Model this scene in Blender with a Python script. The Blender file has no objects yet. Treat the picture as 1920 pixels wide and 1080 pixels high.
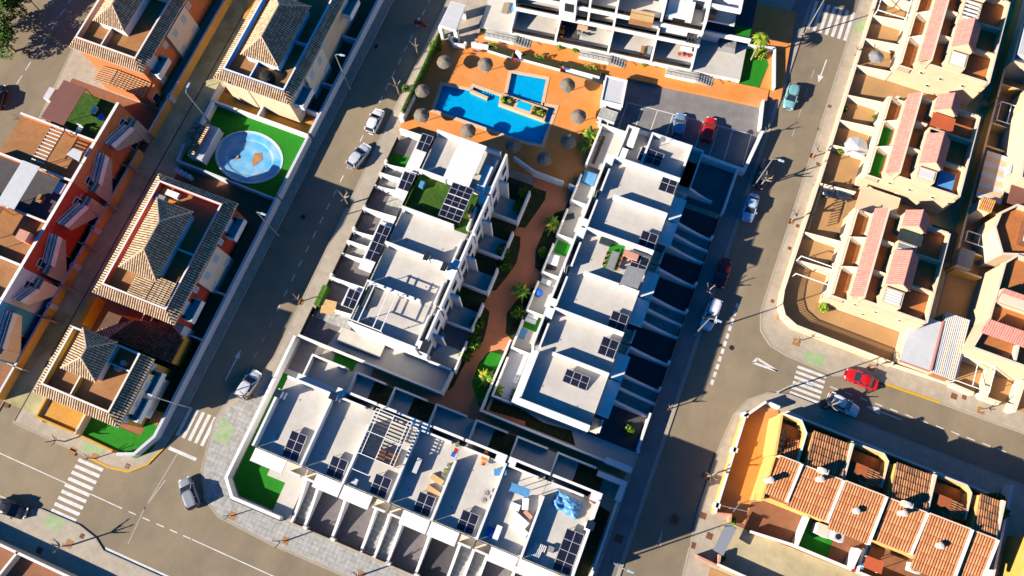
import bpy, math, random
from mathutils import Vector
random.seed(11)
PI = math.pi
sc = bpy.context.scene
COL = sc.collection
# ---------------------------------------------------------------- camera model (metres, X along the cross streets, Y along the long streets)
H = 105.0
F = 1450.0
CU = (0.92951379, 0.34797789, -0.12212908)
CV = (0.36808377, -0.89583781, 0.24897583)
CN = (0.02276976, 0.2763802, 0.9607786)
def W(px, py, z=0.0):
    d = (px-960.0, py-540.0, F)
    s = (H-z)/sum(a*b for a, b in zip(d, CN))
    return (s*sum(a*b for a, b in zip(d, CU)), s*sum(a*b for a, b in zip(d, CV)))
def WL(pts, z=0.0):
    return [W(x, y, z) for x, y in pts]
# ---------------------------------------------------------------- mesh builder
class MB:
    def __init__(s):
        s.v = []; s.f = []; s.mi = []; s.ms = []
    def m(s, mat):
        if mat not in s.ms: s.ms.append(mat)
        return s.ms.index(mat)
    def face(s, pts, mat):
        i = len(s.v); s.v += [tuple(p) for p in pts]; s.f.append(tuple(range(i, i+len(pts)))); s.mi.append(s.m(mat)); return s
    def box(s, x0, x1, y0, y1, z0, z1, mat, top=None):
        if x0 > x1: x0, x1 = x1, x0
        if y0 > y1: y0, y1 = y1, y0
        return s.prism([(x0, y0), (x1, y0), (x1, y1), (x0, y1)], z0, z1, mat, top)
    def prism(s, pts, z0, z1, mat, top=None):
        a = sum(pts[i][0]*pts[(i+1) % len(pts)][1]-pts[(i+1) % len(pts)][0]*pts[i][1] for i in range(len(pts)))
        if a < 0: pts = pts[::-1]
        n = len(pts); i = len(s.v); mi = s.m(mat)
        s.v += [(p[0], p[1], z0) for p in pts]+[(p[0], p[1], z1) for p in pts]
        s.f.append(tuple(range(i+n-1, i-1, -1))); s.mi.append(mi)
        s.f.append(tuple(range(i+n, i+2*n))); s.mi.append(s.m(top) if top else mi)
        for k in range(n):
            q = (k+1) % n
            s.f.append((i+k, i+q, i+n+q, i+n+k)); s.mi.append(mi)
        return s
    def hexa(s, b, t, mat, top=None):           # 4 bottom points, 4 top points (counter-clockwise from above)
        i = len(s.v); s.v += [tuple(p) for p in b]+[tuple(p) for p in t]; mi = s.m(mat)
        s.f.append((i+3, i+2, i+1, i)); s.mi.append(mi)
        s.f.append((i+4, i+5, i+6, i+7)); s.mi.append(s.m(top) if top else mi)
        for k in range(4):
            q = (k+1) % 4
            s.f.append((i+k, i+q, i+4+q, i+4+k)); s.mi.append(mi)
        return s
    def wall(s, pts, z0, z1, t, mat, top=None, close=False):
        # a wall following a polyline; z1 may be a list (top height at each point)
        n = len(pts); zz = z1 if isinstance(z1, (list, tuple)) else [z1]*n
        L = []; R = []
        for k in range(n):
            a = pts[k-1] if (k > 0 or close) else None
            c = pts[(k+1) % n] if (k < n-1 or close) else None
            b = pts[k]; ds = []
            for p, q in ((a, b), (b, c)):
                if p is not None and q is not None:
                    dx, dy = q[0]-p[0], q[1]-p[1]; l = math.hypot(dx, dy) or 1
                    ds.append((-dy/l, dx/l))
            nx = sum(d[0] for d in ds); ny = sum(d[1] for d in ds); l = math.hypot(nx, ny) or 1
            nx, ny = nx/l, ny/l; k2 = max(.5, nx*ds[0][0]+ny*ds[0][1]); o = t/2/k2
            L.append((b[0]+nx*o, b[1]+ny*o)); R.append((b[0]-nx*o, b[1]-ny*o))
        i = len(s.v); mi = s.m(mat); ti = s.m(top) if top else mi
        for k in range(n):
            s.v += [(R[k][0], R[k][1], z0), (L[k][0], L[k][1], z0), (L[k][0], L[k][1], zz[k]), (R[k][0], R[k][1], zz[k])]
        for k in range(n if close else n-1):
            a = i+4*k; b = i+4*((k+1) % n)
            for u, w_ in ((0, 1), (1, 2), (2, 3), (3, 0)):
                s.f.append((a+u, a+w_, b+w_, b+u)); s.mi.append(ti if u == 2 else mi)
        if not close:
            s.f.append((i, i+3, i+2, i+1)); s.mi.append(mi)
            a = i+4*(n-1); s.f.append((a, a+1, a+2, a+3)); s.mi.append(mi)
        return s
    def tube(s, p0, p1, r0, mat, r1=None, n=6, cap=True):
        p0 = Vector(p0); p1 = Vector(p1); r1 = r0 if r1 is None else r1
        d = p1-p0
        if d.length < 1e-6: return s
        d.normalize(); a = d.orthogonal().normalized(); b = d.cross(a)
        i = len(s.v); mi = s.m(mat)
        for p, r in ((p0, r0), (p1, r1)):
            for k in range(n):
                t = 2*PI*k/n; s.v.append(tuple(p+a*(r*math.cos(t))+b*(r*math.sin(t))))
        for k in range(n):
            q = (k+1) % n; s.f.append((i+k, i+q, i+n+q, i+n+k)); s.mi.append(mi)
        if cap:
            s.f.append(tuple(range(i+n-1, i-1, -1))); s.mi.append(mi); s.f.append(tuple(range(i+n, i+2*n))); s.mi.append(mi)
        return s
    def path(s, pts, r, mat, n=6):
        for k in range(len(pts)-1): s.tube(pts[k], pts[k+1], r, mat, n=n)
        return s
    def lathe(s, c, prof, mat, n=12, sx=1, sy=1):     # prof: (radius, z)
        i = len(s.v); mi = s.m(mat)
        for r, z in prof:
            for k in range(n):
                t = 2*PI*k/n; s.v.append((c[0]+r*sx*math.cos(t), c[1]+r*sy*math.sin(t), c[2]+z))
        for j in range(len(prof)-1):
            for k in range(n):
                q = (k+1) % n; s.f.append((i+j*n+k, i+j*n+q, i+(j+1)*n+q, i+(j+1)*n+k)); s.mi.append(mi)
        s.f.append(tuple(range(i+n-1, i-1, -1))); s.mi.append(mi)
        j = len(prof)-1; s.f.append(tuple(range(i+j*n, i+j*n+n))); s.mi.append(mi)
        return s
    def slat(s, a, b, w, h, mat):                      # bar of rectangular section between 3D points, flat on top
        a = Vector(a); b = Vector(b); d = (b-a); d.normalize()
        side = d.cross(Vector((0, 0, 1)));
        if side.length < 1e-4: side = Vector((1, 0, 0))
        side.normalize(); up = side.cross(d); side *= w/2; up *= h/2
        return s.hexa([a-side-up, a+side-up, b+side-up, b-side-up], [a-side+up, a+side+up, b+side+up, b-side+up], mat)
    # roof face made of rows of curved tiles: real ribs along the slope, cut into tile lengths
    def tiles(s, poly, mat, mats, sp=.34, h=.09, seg=.55):
        P = [Vector(p) for p in poly]
        n = (P[1]-P[0]).cross(P[2]-P[0])
        for k in range(3, len(P)):
            if n.length < 1e-5: n = (P[k-1]-P[0]).cross(P[k]-P[0])
        n.normalize()
        if n.z < 0: n = -n; P = P[::-1]
        s.face(P, mat)
        dn = Vector((n.x, n.y, 0))
        if dn.length < 1e-4: dn = Vector((0, -1, 0))
        dn.normalize(); e = Vector((-dn.y, dn.x, 0)).normalized(); g = e.cross(n)
        if g.z > 0: g = -g
        o = P[0]; Q = [((p-o).dot(e), (p-o).dot(g)) for p in P]
        u0 = min(q[0] for q in Q); u1 = max(q[0] for q in Q)
        c = max(1, int(round((u1-u0)/sp))); st = (u1-u0)/c
        for k in range(c):
            u = u0+(k+.5)*st; ys = []
            for j in range(len(Q)):
                a, b = Q[j], Q[(j+1) % len(Q)]
                if (a[0]-u)*(b[0]-u) < 0: ys.append(a[1]+(b[1]-a[1])*(u-a[0])/(b[0]-a[0]))
            if len(ys) < 2: continue
            y0, y1 = min(ys), max(ys)
            if y1-y0 < .15: continue
            m_ = max(1, int((y1-y0)/seg))
            for t in range(m_):
                a = y0+(y1-y0)*t/m_; b = y0+(y1-y0)*(t+1)/m_
                mt = s.m(mats[random.randrange(len(mats))]); w0 = st*.27; w1 = st*.36; i = len(s.v)
                for yy, w_, hh in ((a+.03, w0, h*.62), (b-.03, w1, h*1.25)):
                    for uu, z in ((u-w_, .004), (u-w_*.55, hh*.85), (u+w_*.55, hh*.85), (u+w_, .004)):
                        s.v.append(tuple(o+e*uu+g*yy+n*z))
                for q in range(3):
                    s.f.append((i+q, i+q+1, i+5+q, i+4+q)); s.mi.append(mt)
                s.f.append((i+4, i+5, i+6, i+7)); s.mi.append(mt)
        return s
    def build(s, name, parent=None, loc=None, smooth=False):
        me = bpy.data.meshes.new(name)
        o = bpy.data.objects.new(name, me)
        if parent is not None:
            l = Vector(parent['_w']) if '_w' in parent else Vector((0, 0, 0))
            off = l
        else:
            off = Vector(loc) if loc is not None else Vector((0, 0, 0))
        me.from_pydata([(x-off[0], y-off[1], z-off[2]) for x, y, z in s.v], [], s.f)
        for mt in s.ms: me.materials.append(M[mt])
        me.polygons.foreach_set('material_index', s.mi)
        if smooth: me.polygons.foreach_set('use_smooth', [True]*len(s.f))
        me.validate(); me.update()
        COL.objects.link(o)
        if parent is not None:
            o.parent = parent; o['_w'] = tuple(off)
        else:
            o.location = off; o['_w'] = tuple(off)
        return o
def tag(o, label, cat, group=None, kind=None):
    if label: o['label'] = label
    if cat: o['category'] = cat
    if group: o['group'] = group
    if kind: o['kind'] = kind
    return o
def thing(name, label, cat, loc=(0, 0, 0), group=None):
    o = bpy.data.objects.new(name, None); COL.objects.link(o); o.empty_display_size = .3
    o.location = loc; o['_w'] = tuple(loc)
    return tag(o, label, cat, group)
def one(mb, name, label, cat, loc=None, group=None, smooth=False):     # thing that is one mesh
    if loc is None:
        xs = [v[0] for v in mb.v]; ys = [v[1] for v in mb.v]; zs = [v[2] for v in mb.v]
        loc = ((min(xs)+max(xs))/2, (min(ys)+max(ys))/2, min(zs))
    return tag(mb.build(name, loc=loc, smooth=smooth), label, cat, group)
def struct(mb, name):
    o = mb.build(name); o['kind'] = 'structure'; return o
def lift(objs, dz, thr, k):
    # raise the upper storeys of finished buildings and keep their roofs where the photo shows them
    def rec(o):
        if o.type == 'MESH' and o.data.users == 1:
            w = o['_w']
            for v in o.data.vertices:
                x, y, z = v.co.x+w[0], v.co.y+w[1], v.co.z+w[2]
                v.co = (x*k-w[0], y*k-w[1], (z+dz if z > thr else z)-w[2])
        for c in o.children: rec(c)
    for o in objs: rec(o)
def dup(o, loc, rotz=0, label=None, group=None, scale=None, mats=None):
    c = o.copy(); COL.objects.link(c); c.location = loc; c.rotation_euler = (0, 0, rotz)
    if scale: c.scale = scale
    if label: c['label'] = label
    if group: c['group'] = group
    def rec(src, dst):
        for ch in list(src.children):
            d = ch.copy(); COL.objects.link(d); d.parent = dst
            if mats and ch.type == 'MESH':
                for k, sl in enumerate(d.material_slots):
                    if sl.material and sl.material.name in mats:
                        sl.link = 'OBJECT'; sl.material = M[mats[sl.material.name]]
            rec(ch, d)
    rec(o, c)
    if mats and o.type == 'MESH':
        for sl in c.material_slots:
            if sl.material and sl.material.name in mats:
                sl.link = 'OBJECT'; sl.material = M[mats[sl.material.name]]
    return c
ORD = ['first', 'second', 'third', 'fourth', 'fifth', 'sixth', 'seventh', 'eighth', 'ninth', 'tenth', 'eleventh', 'twelfth', 'thirteenth', 'fourteenth']
# ---------------------------------------------------------------- materials
M = {}
def mat(name, col, rough=.8, var=.12, scale=.8, bump=0., bscale=20., metal=0., spec=.3, col2=None, c2amt=.5, c2scale=.15, coat=0., streak=None):
    m = bpy.data.materials.new(name); m.use_nodes = True; nt = m.node_tree; N = nt.nodes; L = nt.links
    b = N['Principled BSDF']; b.inputs['Roughness'].default_value = rough; b.inputs['Metallic'].default_value = metal
    b.inputs['Specular IOR Level'].default_value = spec; b.inputs['Coat Weight'].default_value = coat
    g = N.new('ShaderNodeNewGeometry')
    n1 = N.new('ShaderNodeTexNoise'); n1.inputs['Scale'].default_value = scale; n1.inputs['Detail'].default_value = 6; n1.inputs['Roughness'].default_value = .65
    L.new(g.outputs['Position'], n1.inputs['Vector'])
    r = N.new('ShaderNodeMapRange'); r.inputs['From Min'].default_value = .3; r.inputs['From Max'].default_value = .7
    r.inputs['To Min'].default_value = 1-var; r.inputs['To Max'].default_value = 1+var
    L.new(n1.outputs['Fac'], r.inputs['Value'])
    base = N.new('ShaderNodeRGB'); base.outputs[0].default_value = (*col, 1); src = base.outputs[0]
    if col2:
        n2 = N.new('ShaderNodeTexNoise'); n2.inputs['Scale'].default_value = c2scale; n2.inputs['Detail'].default_value = 5; n2.inputs['Roughness'].default_value = .6
        vec = g.outputs['Position']
        if streak:
            mp = N.new('ShaderNodeMapping'); mp.inputs['Scale'].default_value = streak; L.new(vec, mp.inputs['Vector']); vec = mp.outputs[0]
        L.new(vec, n2.inputs['Vector'])
        r2 = N.new('ShaderNodeMapRange'); r2.inputs['From Min'].default_value = .42; r2.inputs['From Max'].default_value = .66; r2.inputs['To Max'].default_value = c2amt
        L.new(n2.outputs['Fac'], r2.inputs['Value'])
        mx = N.new('ShaderNodeMix'); mx.data_type = 'RGBA'; L.new(r2.outputs[0], mx.inputs['Factor']); L.new(src, mx.inputs['A']); mx.inputs['B'].default_value = (*col2, 1)
        src = mx.outputs['Result']
    vm = N.new('ShaderNodeVectorMath'); vm.operation = 'SCALE'; L.new(src, vm.inputs[0]); L.new(r.outputs[0], vm.inputs['Scale'])
    L.new(vm.outputs[0], b.inputs['Base Color'])
    if bump:
        n3 = N.new('ShaderNodeTexNoise'); n3.inputs['Scale'].default_value = bscale; n3.inputs['Detail'].default_value = 3
        L.new(g.outputs['Position'], n3.inputs['Vector'])
        bp = N.new('ShaderNodeBump'); bp.inputs['Strength'].default_value = bump; bp.inputs['Distance'].default_value = .05
        L.new(n3.outputs['Fac'], bp.inputs['Height']); L.new(bp.outputs[0], b.inputs['Normal'])
    M[name] = m
    return m
def grid(name, cx, cy, line=.03, dark=.6, rot=0., brick=False):
    # adds a joint pattern (paving, panels, tiles) to a material, in world metres
    m = M[name]; nt = m.node_tree; N = nt.nodes; L = nt.links; b = N['Principled BSDF']
    src = b.inputs['Base Color'].links[0].from_socket
    g = N.new('ShaderNodeNewGeometry'); mp = N.new('ShaderNodeMapping'); mp.inputs['Rotation'].default_value = (0, 0, rot)
    L.new(g.outputs['Position'], mp.inputs['Vector'])
    t = N.new('ShaderNodeTexBrick'); t.offset = .5 if brick else 0.; t.inputs['Scale'].default_value = 1; t.inputs['Mortar Size'].default_value = line
    t.inputs['Brick Width'].default_value = cx; t.inputs['Row Height'].default_value = cy; t.inputs['Mortar Smooth'].default_value = .3; t.inputs['Bias'].default_value = 0
    t.inputs['Color1'].default_value = (1, 1, 1, 1); t.inputs['Color2'].default_value = (.9, .9, .9, 1); t.inputs['Mortar'].default_value = (dark, dark, dark, 1)
    L.new(mp.outputs[0], t.inputs['Vector'])
    mx = N.new('ShaderNodeMix'); mx.data_type = 'RGBA'; mx.blend_type = 'MULTIPLY'; mx.inputs['Factor'].default_value = 1
    L.new(src, mx.inputs['A']); L.new(t.outputs['Color'], mx.inputs['B']); L.new(mx.outputs['Result'], b.inputs['Base Color'])
def setup_materials():
    mat('white', (.80, .79, .77), .75, .05, .6, .15, 30, col2=(.62, .58, .52), c2amt=.35, c2scale=.5)
    mat('white_paint', (.82, .81, .79), .5, .03)
    mat('deck', (.565, .53, .475), .8, .06, 1.2, .05, 40, col2=(.45, .41, .35), c2amt=.5, c2scale=.35)
    mat('asphalt', (.285, .225, .145), .9, .10, .35, .2, 60, col2=(.185, .15, .105), c2amt=.8, c2scale=.09, streak=(1, .35, 1))
    mat('asphalt_grey', (.20, .19, .185), .9, .12, .8, .2, 60, col2=(.26, .25, .24), c2amt=.6, c2scale=.35)
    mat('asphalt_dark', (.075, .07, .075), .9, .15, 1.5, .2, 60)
    mat('court', (.17, .15, .155), .9, .14, 1.2, .2, 60, col2=(.22, .195, .19), c2amt=.5, c2scale=.5)
    mat('pavement', (.47, .405, .315), .85, .10, .9, .1, 40, col2=(.36, .30, .225), c2amt=.5, c2scale=.3); grid('pavement', .6, .6, .03, .88)
    mat('pavement_stone', (.46, .45, .42), .85, .18, 1.6, .1, 40, col2=(.30, .29, .27), c2amt=.6, c2scale=1.2); grid('pavement_stone', .62, .62, .05, .72)
    mat('back_path', (.50, .415, .25), .85, .14, .8, .1, 30, col2=(.38, .32, .18), c2amt=.7, c2scale=.25)
    mat('kerb', (.38, .33, .26), .85, .1, 2)
    mat('yellow_paint', (.62, .36, .02), .6, .1, 3)
    mat('paint', (.72, .71, .68), .7, .10, 3., col2=(.45, .42, .36), c2amt=.6, c2scale=1.5)
    mat('paint_worn', (.42, .38, .32), .8, .2, 3.)
    mat('green_paint', (.30, .42, .20), .8, .12, 1.5, col2=(.42, .42, .30), c2amt=.7, c2scale=.8)
    mat('alley', (.56, .49, .26), .95, .12, .5, .2, 40, col2=(.22, .20, .08), c2amt=.8, c2scale=.16)
    mat('orange_paving', (.72, .25, .05), .75, .10, .6, .05, 30, col2=(.66, .30, .11), c2amt=.75, c2scale=.22)
    mat('path_paving', (.70, .235, .10), .8, .12, .8, .1, 30, col2=(.52, .18, .08), c2amt=.6, c2scale=.4)
    mat('coping', (.68, .47, .29), .7, .08, 1.5)
    mat('grass', (.035, .10, .008), .95, .35, 2.5, .5, 60, col2=(.06, .12, .012), c2amt=.7, c2scale=.6)
    mat('turf', (.015, .21, .008), .9, .16, 2.5, .3, 80)
    mat('dark_soil', (.035, .035, .014), .95, .4, 1.5, .4, 20, col2=(.02, .05, .01), c2amt=.8, c2scale=.7)
    mat('pool_tile', (.004, .47, .80), .25, .10, 1.2, .0, spec=.5)
    mat('pool_shell', (.10, .40, .68), .5, .16, .5, col2=(.42, .55, .62), c2amt=.85, c2scale=.30)
    mat('rust', (.42, .20, .09), .9, .3, 2)
    mat('pane', (.02, .03, .045), .12, .1, .5, spec=.6)
    mat('frame', (.70, .72, .74), .4, .05)
    mat('shutter', (.42, .50, .56), .6, .1, 3)
    mat('dark_metal', (.035, .037, .042), .45, .1, 3, metal=.3)
    mat('metal', (.55, .56, .57), .35, .1, 3, metal=.6)
    mat('solar', (.012, .012, .022), .18, .25, 2., spec=.6, coat=.3)
    mat('solar_frame', (.62, .63, .65), .35, .05, metal=.5)
    mat('tile_tan', (.50, .33, .19), .85, .22, 3.)
    mat('tile_pale', (.62, .46, .30), .85, .2, 3.)
    mat('tile_brown', (.27, .15, .085), .85, .25, 3.)
    mat('tile_gap', (.10, .055, .03), .9, .3, 2.)
    mat('tile_orange', (.58, .275, .125), .85, .16, 3.)
    mat('tile_orange_b', (.50, .21, .09), .85, .16, 3.)
    mat('tile_orange_gap', (.26, .07, .025), .9, .2, 2.)
    mat('tile_pink', (.58, .25, .20), .85, .12, 3.)
    mat('tile_pink_b', (.52, .21, .17), .85, .12, 3.)
    mat('tile_yellow', (.66, .34, .06), .8, .14, 3.)
    mat('tile_darkred', (.18, .075, .04), .9, .35, 4.)
    mat('tile_darkred_b', (.30, .13, .065), .9, .35, 4.)
    mat('beige', (.73, .545, .36), .85, .05, .7, .1, 30, col2=(.66, .48, .30), c2amt=.5, c2scale=.3)
    mat('beige_pale', (.78, .64, .48), .85, .05, .7, .1, 30)
    mat('terracotta', (.52, .185, .055), .8, .10, 1.6, col2=(.42, .15, .05), c2amt=.6, c2scale=.6); grid('terracotta', .33, .33, .02, .85)
    mat('terrace_tan', (.38, .175, .062), .8, .10, 1.6, col2=(.28, .13, .05), c2amt=.5, c2scale=.5); grid('terrace_tan', .33, .33, .02, .88)
    mat('patio_tan', (.46, .26, .11), .85, .12, .8, .1, 30, col2=(.33, .20, .09), c2amt=.6, c2scale=.4)
    mat('yard_brown', (.26, .11, .055), .85, .15, 1.2)
    mat('yard_ochre', (.55, .27, .045), .8, .10, 1.0)
    mat('ochre', (.56, .29, .035), .85, .08, 1.)
    mat('yellow_wall', (.74, .46, .14), .85, .06, 1.)
    mat('orange_wall', (.60, .19, .065), .85, .10, 1.)
    mat('red_wall', (.50, .06, .03), .85, .12, 1.)
    mat('salmon_wall', (.60, .30, .20), .85, .08, 1.)
    mat('blue_wall', (.03, .20, .62), .8, .1, 1.)
    mat('skyblue_wall', (.06, .36, .56), .8, .1, 1.)
    mat('bluewhite', (.58, .60, .64), .8, .05, 1.)
    mat('ochre_wall', (.72, .40, .09), .85, .1, 1.)
    mat('brown_sheet', (.20, .085, .065), .6, .06, 1.)
    mat('grey_sheet', (.56, .57, .58), .6, .08, 1.2)
    mat('red_sheet', (.50, .11, .04), .6, .05, 1.)
    mat('dark_fabric', (.025, .04, .045), .85, .3, 1.2)
    mat('thatch', (.21, .18, .14), .95, .25, 4., .6, 25)
    mat('wood', (.36, .17, .07), .7, .2, 3)
    mat('orange_plastic', (.75, .22, .02), .5, .05)
    mat('red_plastic', (.55, .03, .02), .45, .05)
    mat('blue_plastic', (.02, .13, .62), .45, .05)
    mat('blue_cover', (.10, .30, .55), .6, .15, 2.)
    mat('tan_fabric', (.62, .40, .18), .85, .08, 2)
    mat('grey_fabric', (.26, .26, .26), .9, .15, 2)
    mat('rubber', (.02, .02, .02), .8, .1)
    mat('bark', (.30, .24, .18), .9, .2, 5)
    mat('leaf', (.07, .17, .014), .7, .3, 2.)
    mat('leaf_light', (.20, .31, .02), .7, .3, 2.)
    mat('leaf_yellow', (.36, .34, .02), .7, .25, 2.)
    mat('flower_red', (.45, .03, .04), .7, .2, 2.)
    mat('skin', (.55, .33, .22), .6, .05)
    mat('cloth_dark', (.03, .03, .04), .9, .1)
    for n, c in (('car_white', (.78, .78, .78)), ('car_silver', (.55, .58, .62)), ('car_grey', (.28, .29, .32)), ('car_black', (.012, .013, .018)),
                 ('car_teal', (.20, .42, .44)), ('car_blue', (.16, .30, .48)), ('car_red', (.60, .012, .012)), ('car_darkred', (.16, .008, .012)), ('car_paleblue', (.42, .56, .72)), ('car_navy', (.015, .025, .05))):
        mat(n, c, .28, .02, spec=.5, coat=.6)
    # water: clear surface over a tiled basin
    m = bpy.data.materials.new('water'); m.use_nodes = True; nt = m.node_tree; N = nt.nodes; L = nt.links; N.remove(N['Principled BSDF'])
    out = N['Material Output']; tr = N.new('ShaderNodeBsdfTransparent'); tr.inputs[0].default_value = (.62, .92, .97, 1)
    gl = N.new('ShaderNodeBsdfGlossy'); gl.inputs['Roughness'].default_value = .06
    fr = N.new('ShaderNodeFresnel'); fr.inputs[0].default_value = 1.33; mx = N.new('ShaderNodeMixShader')
    g = N.new('ShaderNodeNewGeometry'); no = N.new('ShaderNodeTexNoise'); no.inputs['Scale'].default_value = 3.5; no.inputs['Detail'].default_value = 3
    bp = N.new('ShaderNodeBump'); bp.inputs['Strength'].default_value = .35; bp.inputs['Distance'].default_value = .06
    L.new(g.outputs['Position'], no.inputs['Vector']); L.new(no.outputs['Fac'], bp.inputs['Height'])
    L.new(bp.outputs[0], gl.inputs['Normal']); L.new(bp.outputs[0], fr.inputs['Normal'])
    L.new(fr.outputs[0], mx.inputs[0]); L.new(tr.outputs[0], mx.inputs[1]); L.new(gl.outputs[0], mx.inputs[2]); L.new(mx.outputs[0], out.inputs[0])
    M['water'] = m
    # clear railing glass
    m = bpy.data.materials.new('glass'); m.use_nodes = True; nt = m.node_tree; N = nt.nodes; L = nt.links; N.remove(N['Principled BSDF'])
    out = N['Material Output']; tr = N.new('ShaderNodeBsdfTransparent'); tr.inputs[0].default_value = (.86, .93, .91, 1)
    gl = N.new('ShaderNodeBsdfGlossy'); gl.inputs['Roughness'].default_value = .03; fr = N.new('ShaderNodeFresnel'); mx = N.new('ShaderNodeMixShader')
    L.new(fr.outputs[0], mx.inputs[0]); L.new(tr.outputs[0], mx.inputs[1]); L.new(gl.outputs[0], mx.inputs[2]); L.new(mx.outputs[0], out.inputs[0])
    M['glass'] = m
setup_materials()
grid('solar', .26, .26, .012, 2.2)
# ================================================================ SETTING
def slab(name, pts, z1, mt, z0=None, side=None):
    b = MB(); b.prism(pts, -.3 if z0 is None else z0, z1, side or mt, mt); return struct(b, name)
def sheet(name, pts, z, mt):
    b = MB(); b.prism(pts, z-.003, z, mt); return struct(b, name)
b = MB(); b.face([(-400, -400, -.08), (400, -400, -.08), (400, 400, -.08), (-400, 400, -.08)], 'pavement'); struct(b, 'ground')
b = MB(); b.face([(-130, -60, 0), (120, -60, 0), (120, 130, 0), (-130, 130, 0)], 'asphalt'); struct(b, 'road')
# raised blocks (pavement level .12) with kerbs
BLK = {
 'west': [(-95, 120), (-93, 47), (-92, 37), (-90.3, 22), (-89.5, -15.3), (-72.6, -15.3), (-72.6, 120)],
 'left': [(-69.7, -15.2), (-54.5, -15.5), (-51.8, -15.0), (-49.9, -13.2), (-48.9, -10.3), (-48.5, -6), (-48.5, 120), (-69.7, 120)],
 'centre': [(-40.4, 120), (-40.4, 6), (-41.6, 1.2), (-43.6, -.5), (-44.1, -5), (-42.7, -11.2), (-40.6, -14.4), (-37.8, -15.8), (-30, -16.3), (-10, -16.3), (13.4, -16.3), (13.4, 120)],
 'east': [(20.3, 120), (20.2, 36.5), (21.0, 33.9), (22.8, 32.4), (25.2, 31.9), (31.7, 31.5), (36.5, 33.0), (75, 33.2), (75, 120)],
 'southeast': [(75, 26.3), (27.0, 26.8), (24.3, 26.0), (22.1, 24.2), (20.9, 21.6), (20.3, 15.5), (20.3, 8), (21.2, -4), (21.4, -30), (75, -30)],
 'southwest': [(-95, -25.1), (-63.5, -25.1), (-60.2, -23.7), (-54.4, -23.6), (-51.6, -24.2), (-49.8, -25.2), (13, -25.2), (13, -60), (-95, -60)],
}
for k, p in BLK.items():
    slab('pavement', p, .12, 'pavement')
    b = MB(); b.wall(p, .0, .135, .22, 'kerb', close=True); struct(b, 'kerb')
slab('pavement', [(10.75, -15), (13.0, -15), (13.0, 110), (10.75, 110)], .124, 'asphalt_grey', z0=.1)
slab('alley', [(-72.55, -13.2), (-66.5, -13.2), (-66.5, 120), (-72.55, 120)], .13, 'alley', z0=.05)
b = MB(); b.box(-69.78, -69.6, -14.9, 120, .1, .136, 'asphalt_dark'); struct(b, 'alley_drain')
# stone paving on the corner by the white houses
slab('stone_paving', [(-43.4, -3.4), (-38.6, 5.5), (-38.6, -10.9), (-36.8, -12.9), (-12, -13.3), (-12, -15.9), (-30, -16.0), (-37.8, -15.55), (-40.4, -14.2), (-42.4, -11.1), (-43.8, -5)], .126, 'pavement_stone', z0=.11)
# yellow kerbs
b = MB(); b.wall([(-57.5, -15.45), (-54.5, -15.6), (-51.7, -15.1), (-49.8, -13.3), (-48.8, -10.5)], 0, .15, .26, 'yellow_paint'); struct(b, 'kerb')
b = MB(); b.wall([(38.6, 32.95), (45.9, 33.1)], 0, .15, .28, 'yellow_paint'); struct(b, 'kerb')
# ---- road markings
def strip(b, p, q, w, z=.006, mt='paint'):
    dx, dy = q[0]-p[0], q[1]-p[1]; l = math.hypot(dx, dy); nx, ny = -dy/l*w/2, dx/l*w/2
    b.prism([(p[0]+nx, p[1]+ny), (p[0]-nx, p[1]-ny), (q[0]-nx, q[1]-ny), (q[0]+nx, q[1]+ny)], z-.004, z, mt)
b = MB()
y = 12
while y < 70:
    strip(b, (-43.05, y), (-43.05, y+1.15), .14); y += 2.35
for y in (0, 2.4, 4.8, 7.2, 9.6): strip(b, (-43.0, y), (-43.0, y+1.1), .13, mt='paint_worn')
y = 30
while y < 46:
    strip(b, (-97.3, y), (-97.3, y+1.6), .14); y += 2.6
strip(b, (-75, -19.4), (-58.9, -19.55), .13); strip(b, (-55.1, -19.55), (-50.2, -19.62), .13)
for x in (-49.2, -47.1, -45, -43, -41): strip(b, (x, -19.62), (x+1.1, -19.62), .13)
strip(b, (-39.7, -19.62), (-20, -19.8), .13)
strip(b, (-75, -24.4), (-63.5, -24.2), .13); strip(b, (-49.8, -24.9), (-30, -25.0), .5)
p = WL([(310, 900), (270, 955), (258, 985)]); strip(b, p[0], p[1], .16, mt='paint_worn'); strip(b, WL([(333, 850)])[0], p[1], .13, mt='paint_worn'); strip(b, p[1], WL([(240, 1020)])[0], .13, mt='paint_worn')
y = 24.3
while y < 36: strip(b, (16.9, y), (16.9, y+.75), .42); y += 1.15
for y in (64, 67.5, 71, 74.5): strip(b, (16.8, y), (16.8, y+1.5), .12, mt='paint_worn')
for k in range(12):
    x = 31.8+k*2.05; strip(b, (x, 29.9), (x+1.05, 29.85), .13)
strip(b, (11.6, 20), (11.6, 40), .1, mt='paint_worn')
struct(b, 'lane_line')
b = MB()
def zebra(x0, x1, y0, y1, n, along, mt='paint'):
    for k in range(n):
        t = (k+.12)/n; u = (k+.64)/n
        if along == 'y': b.box(x0, x1, y0+(y1-y0)*t, y0+(y1-y0)*u, .002, .006, mt)
        else: b.box(x0+(x1-x0)*t, x0+(x1-x0)*u, y0, y1, .002, .006, mt)
zebra(-58.9, -55.1, -23.6, -15.7, 9, 'y')
zebra(-48.3, -43.6, -8.5, -4.4, 5, 'x')
b.box(-48.2, -44.0, -10.6, -10.15, .002, .006, 'paint')
zebra(27.0, 31.0, 26.9, 31.4, 6, 'y')
zebra(13.6, 20.4, 82.6, 88, 7, 'x')
struct(b, 'zebra_crossing')
b = MB()
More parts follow.
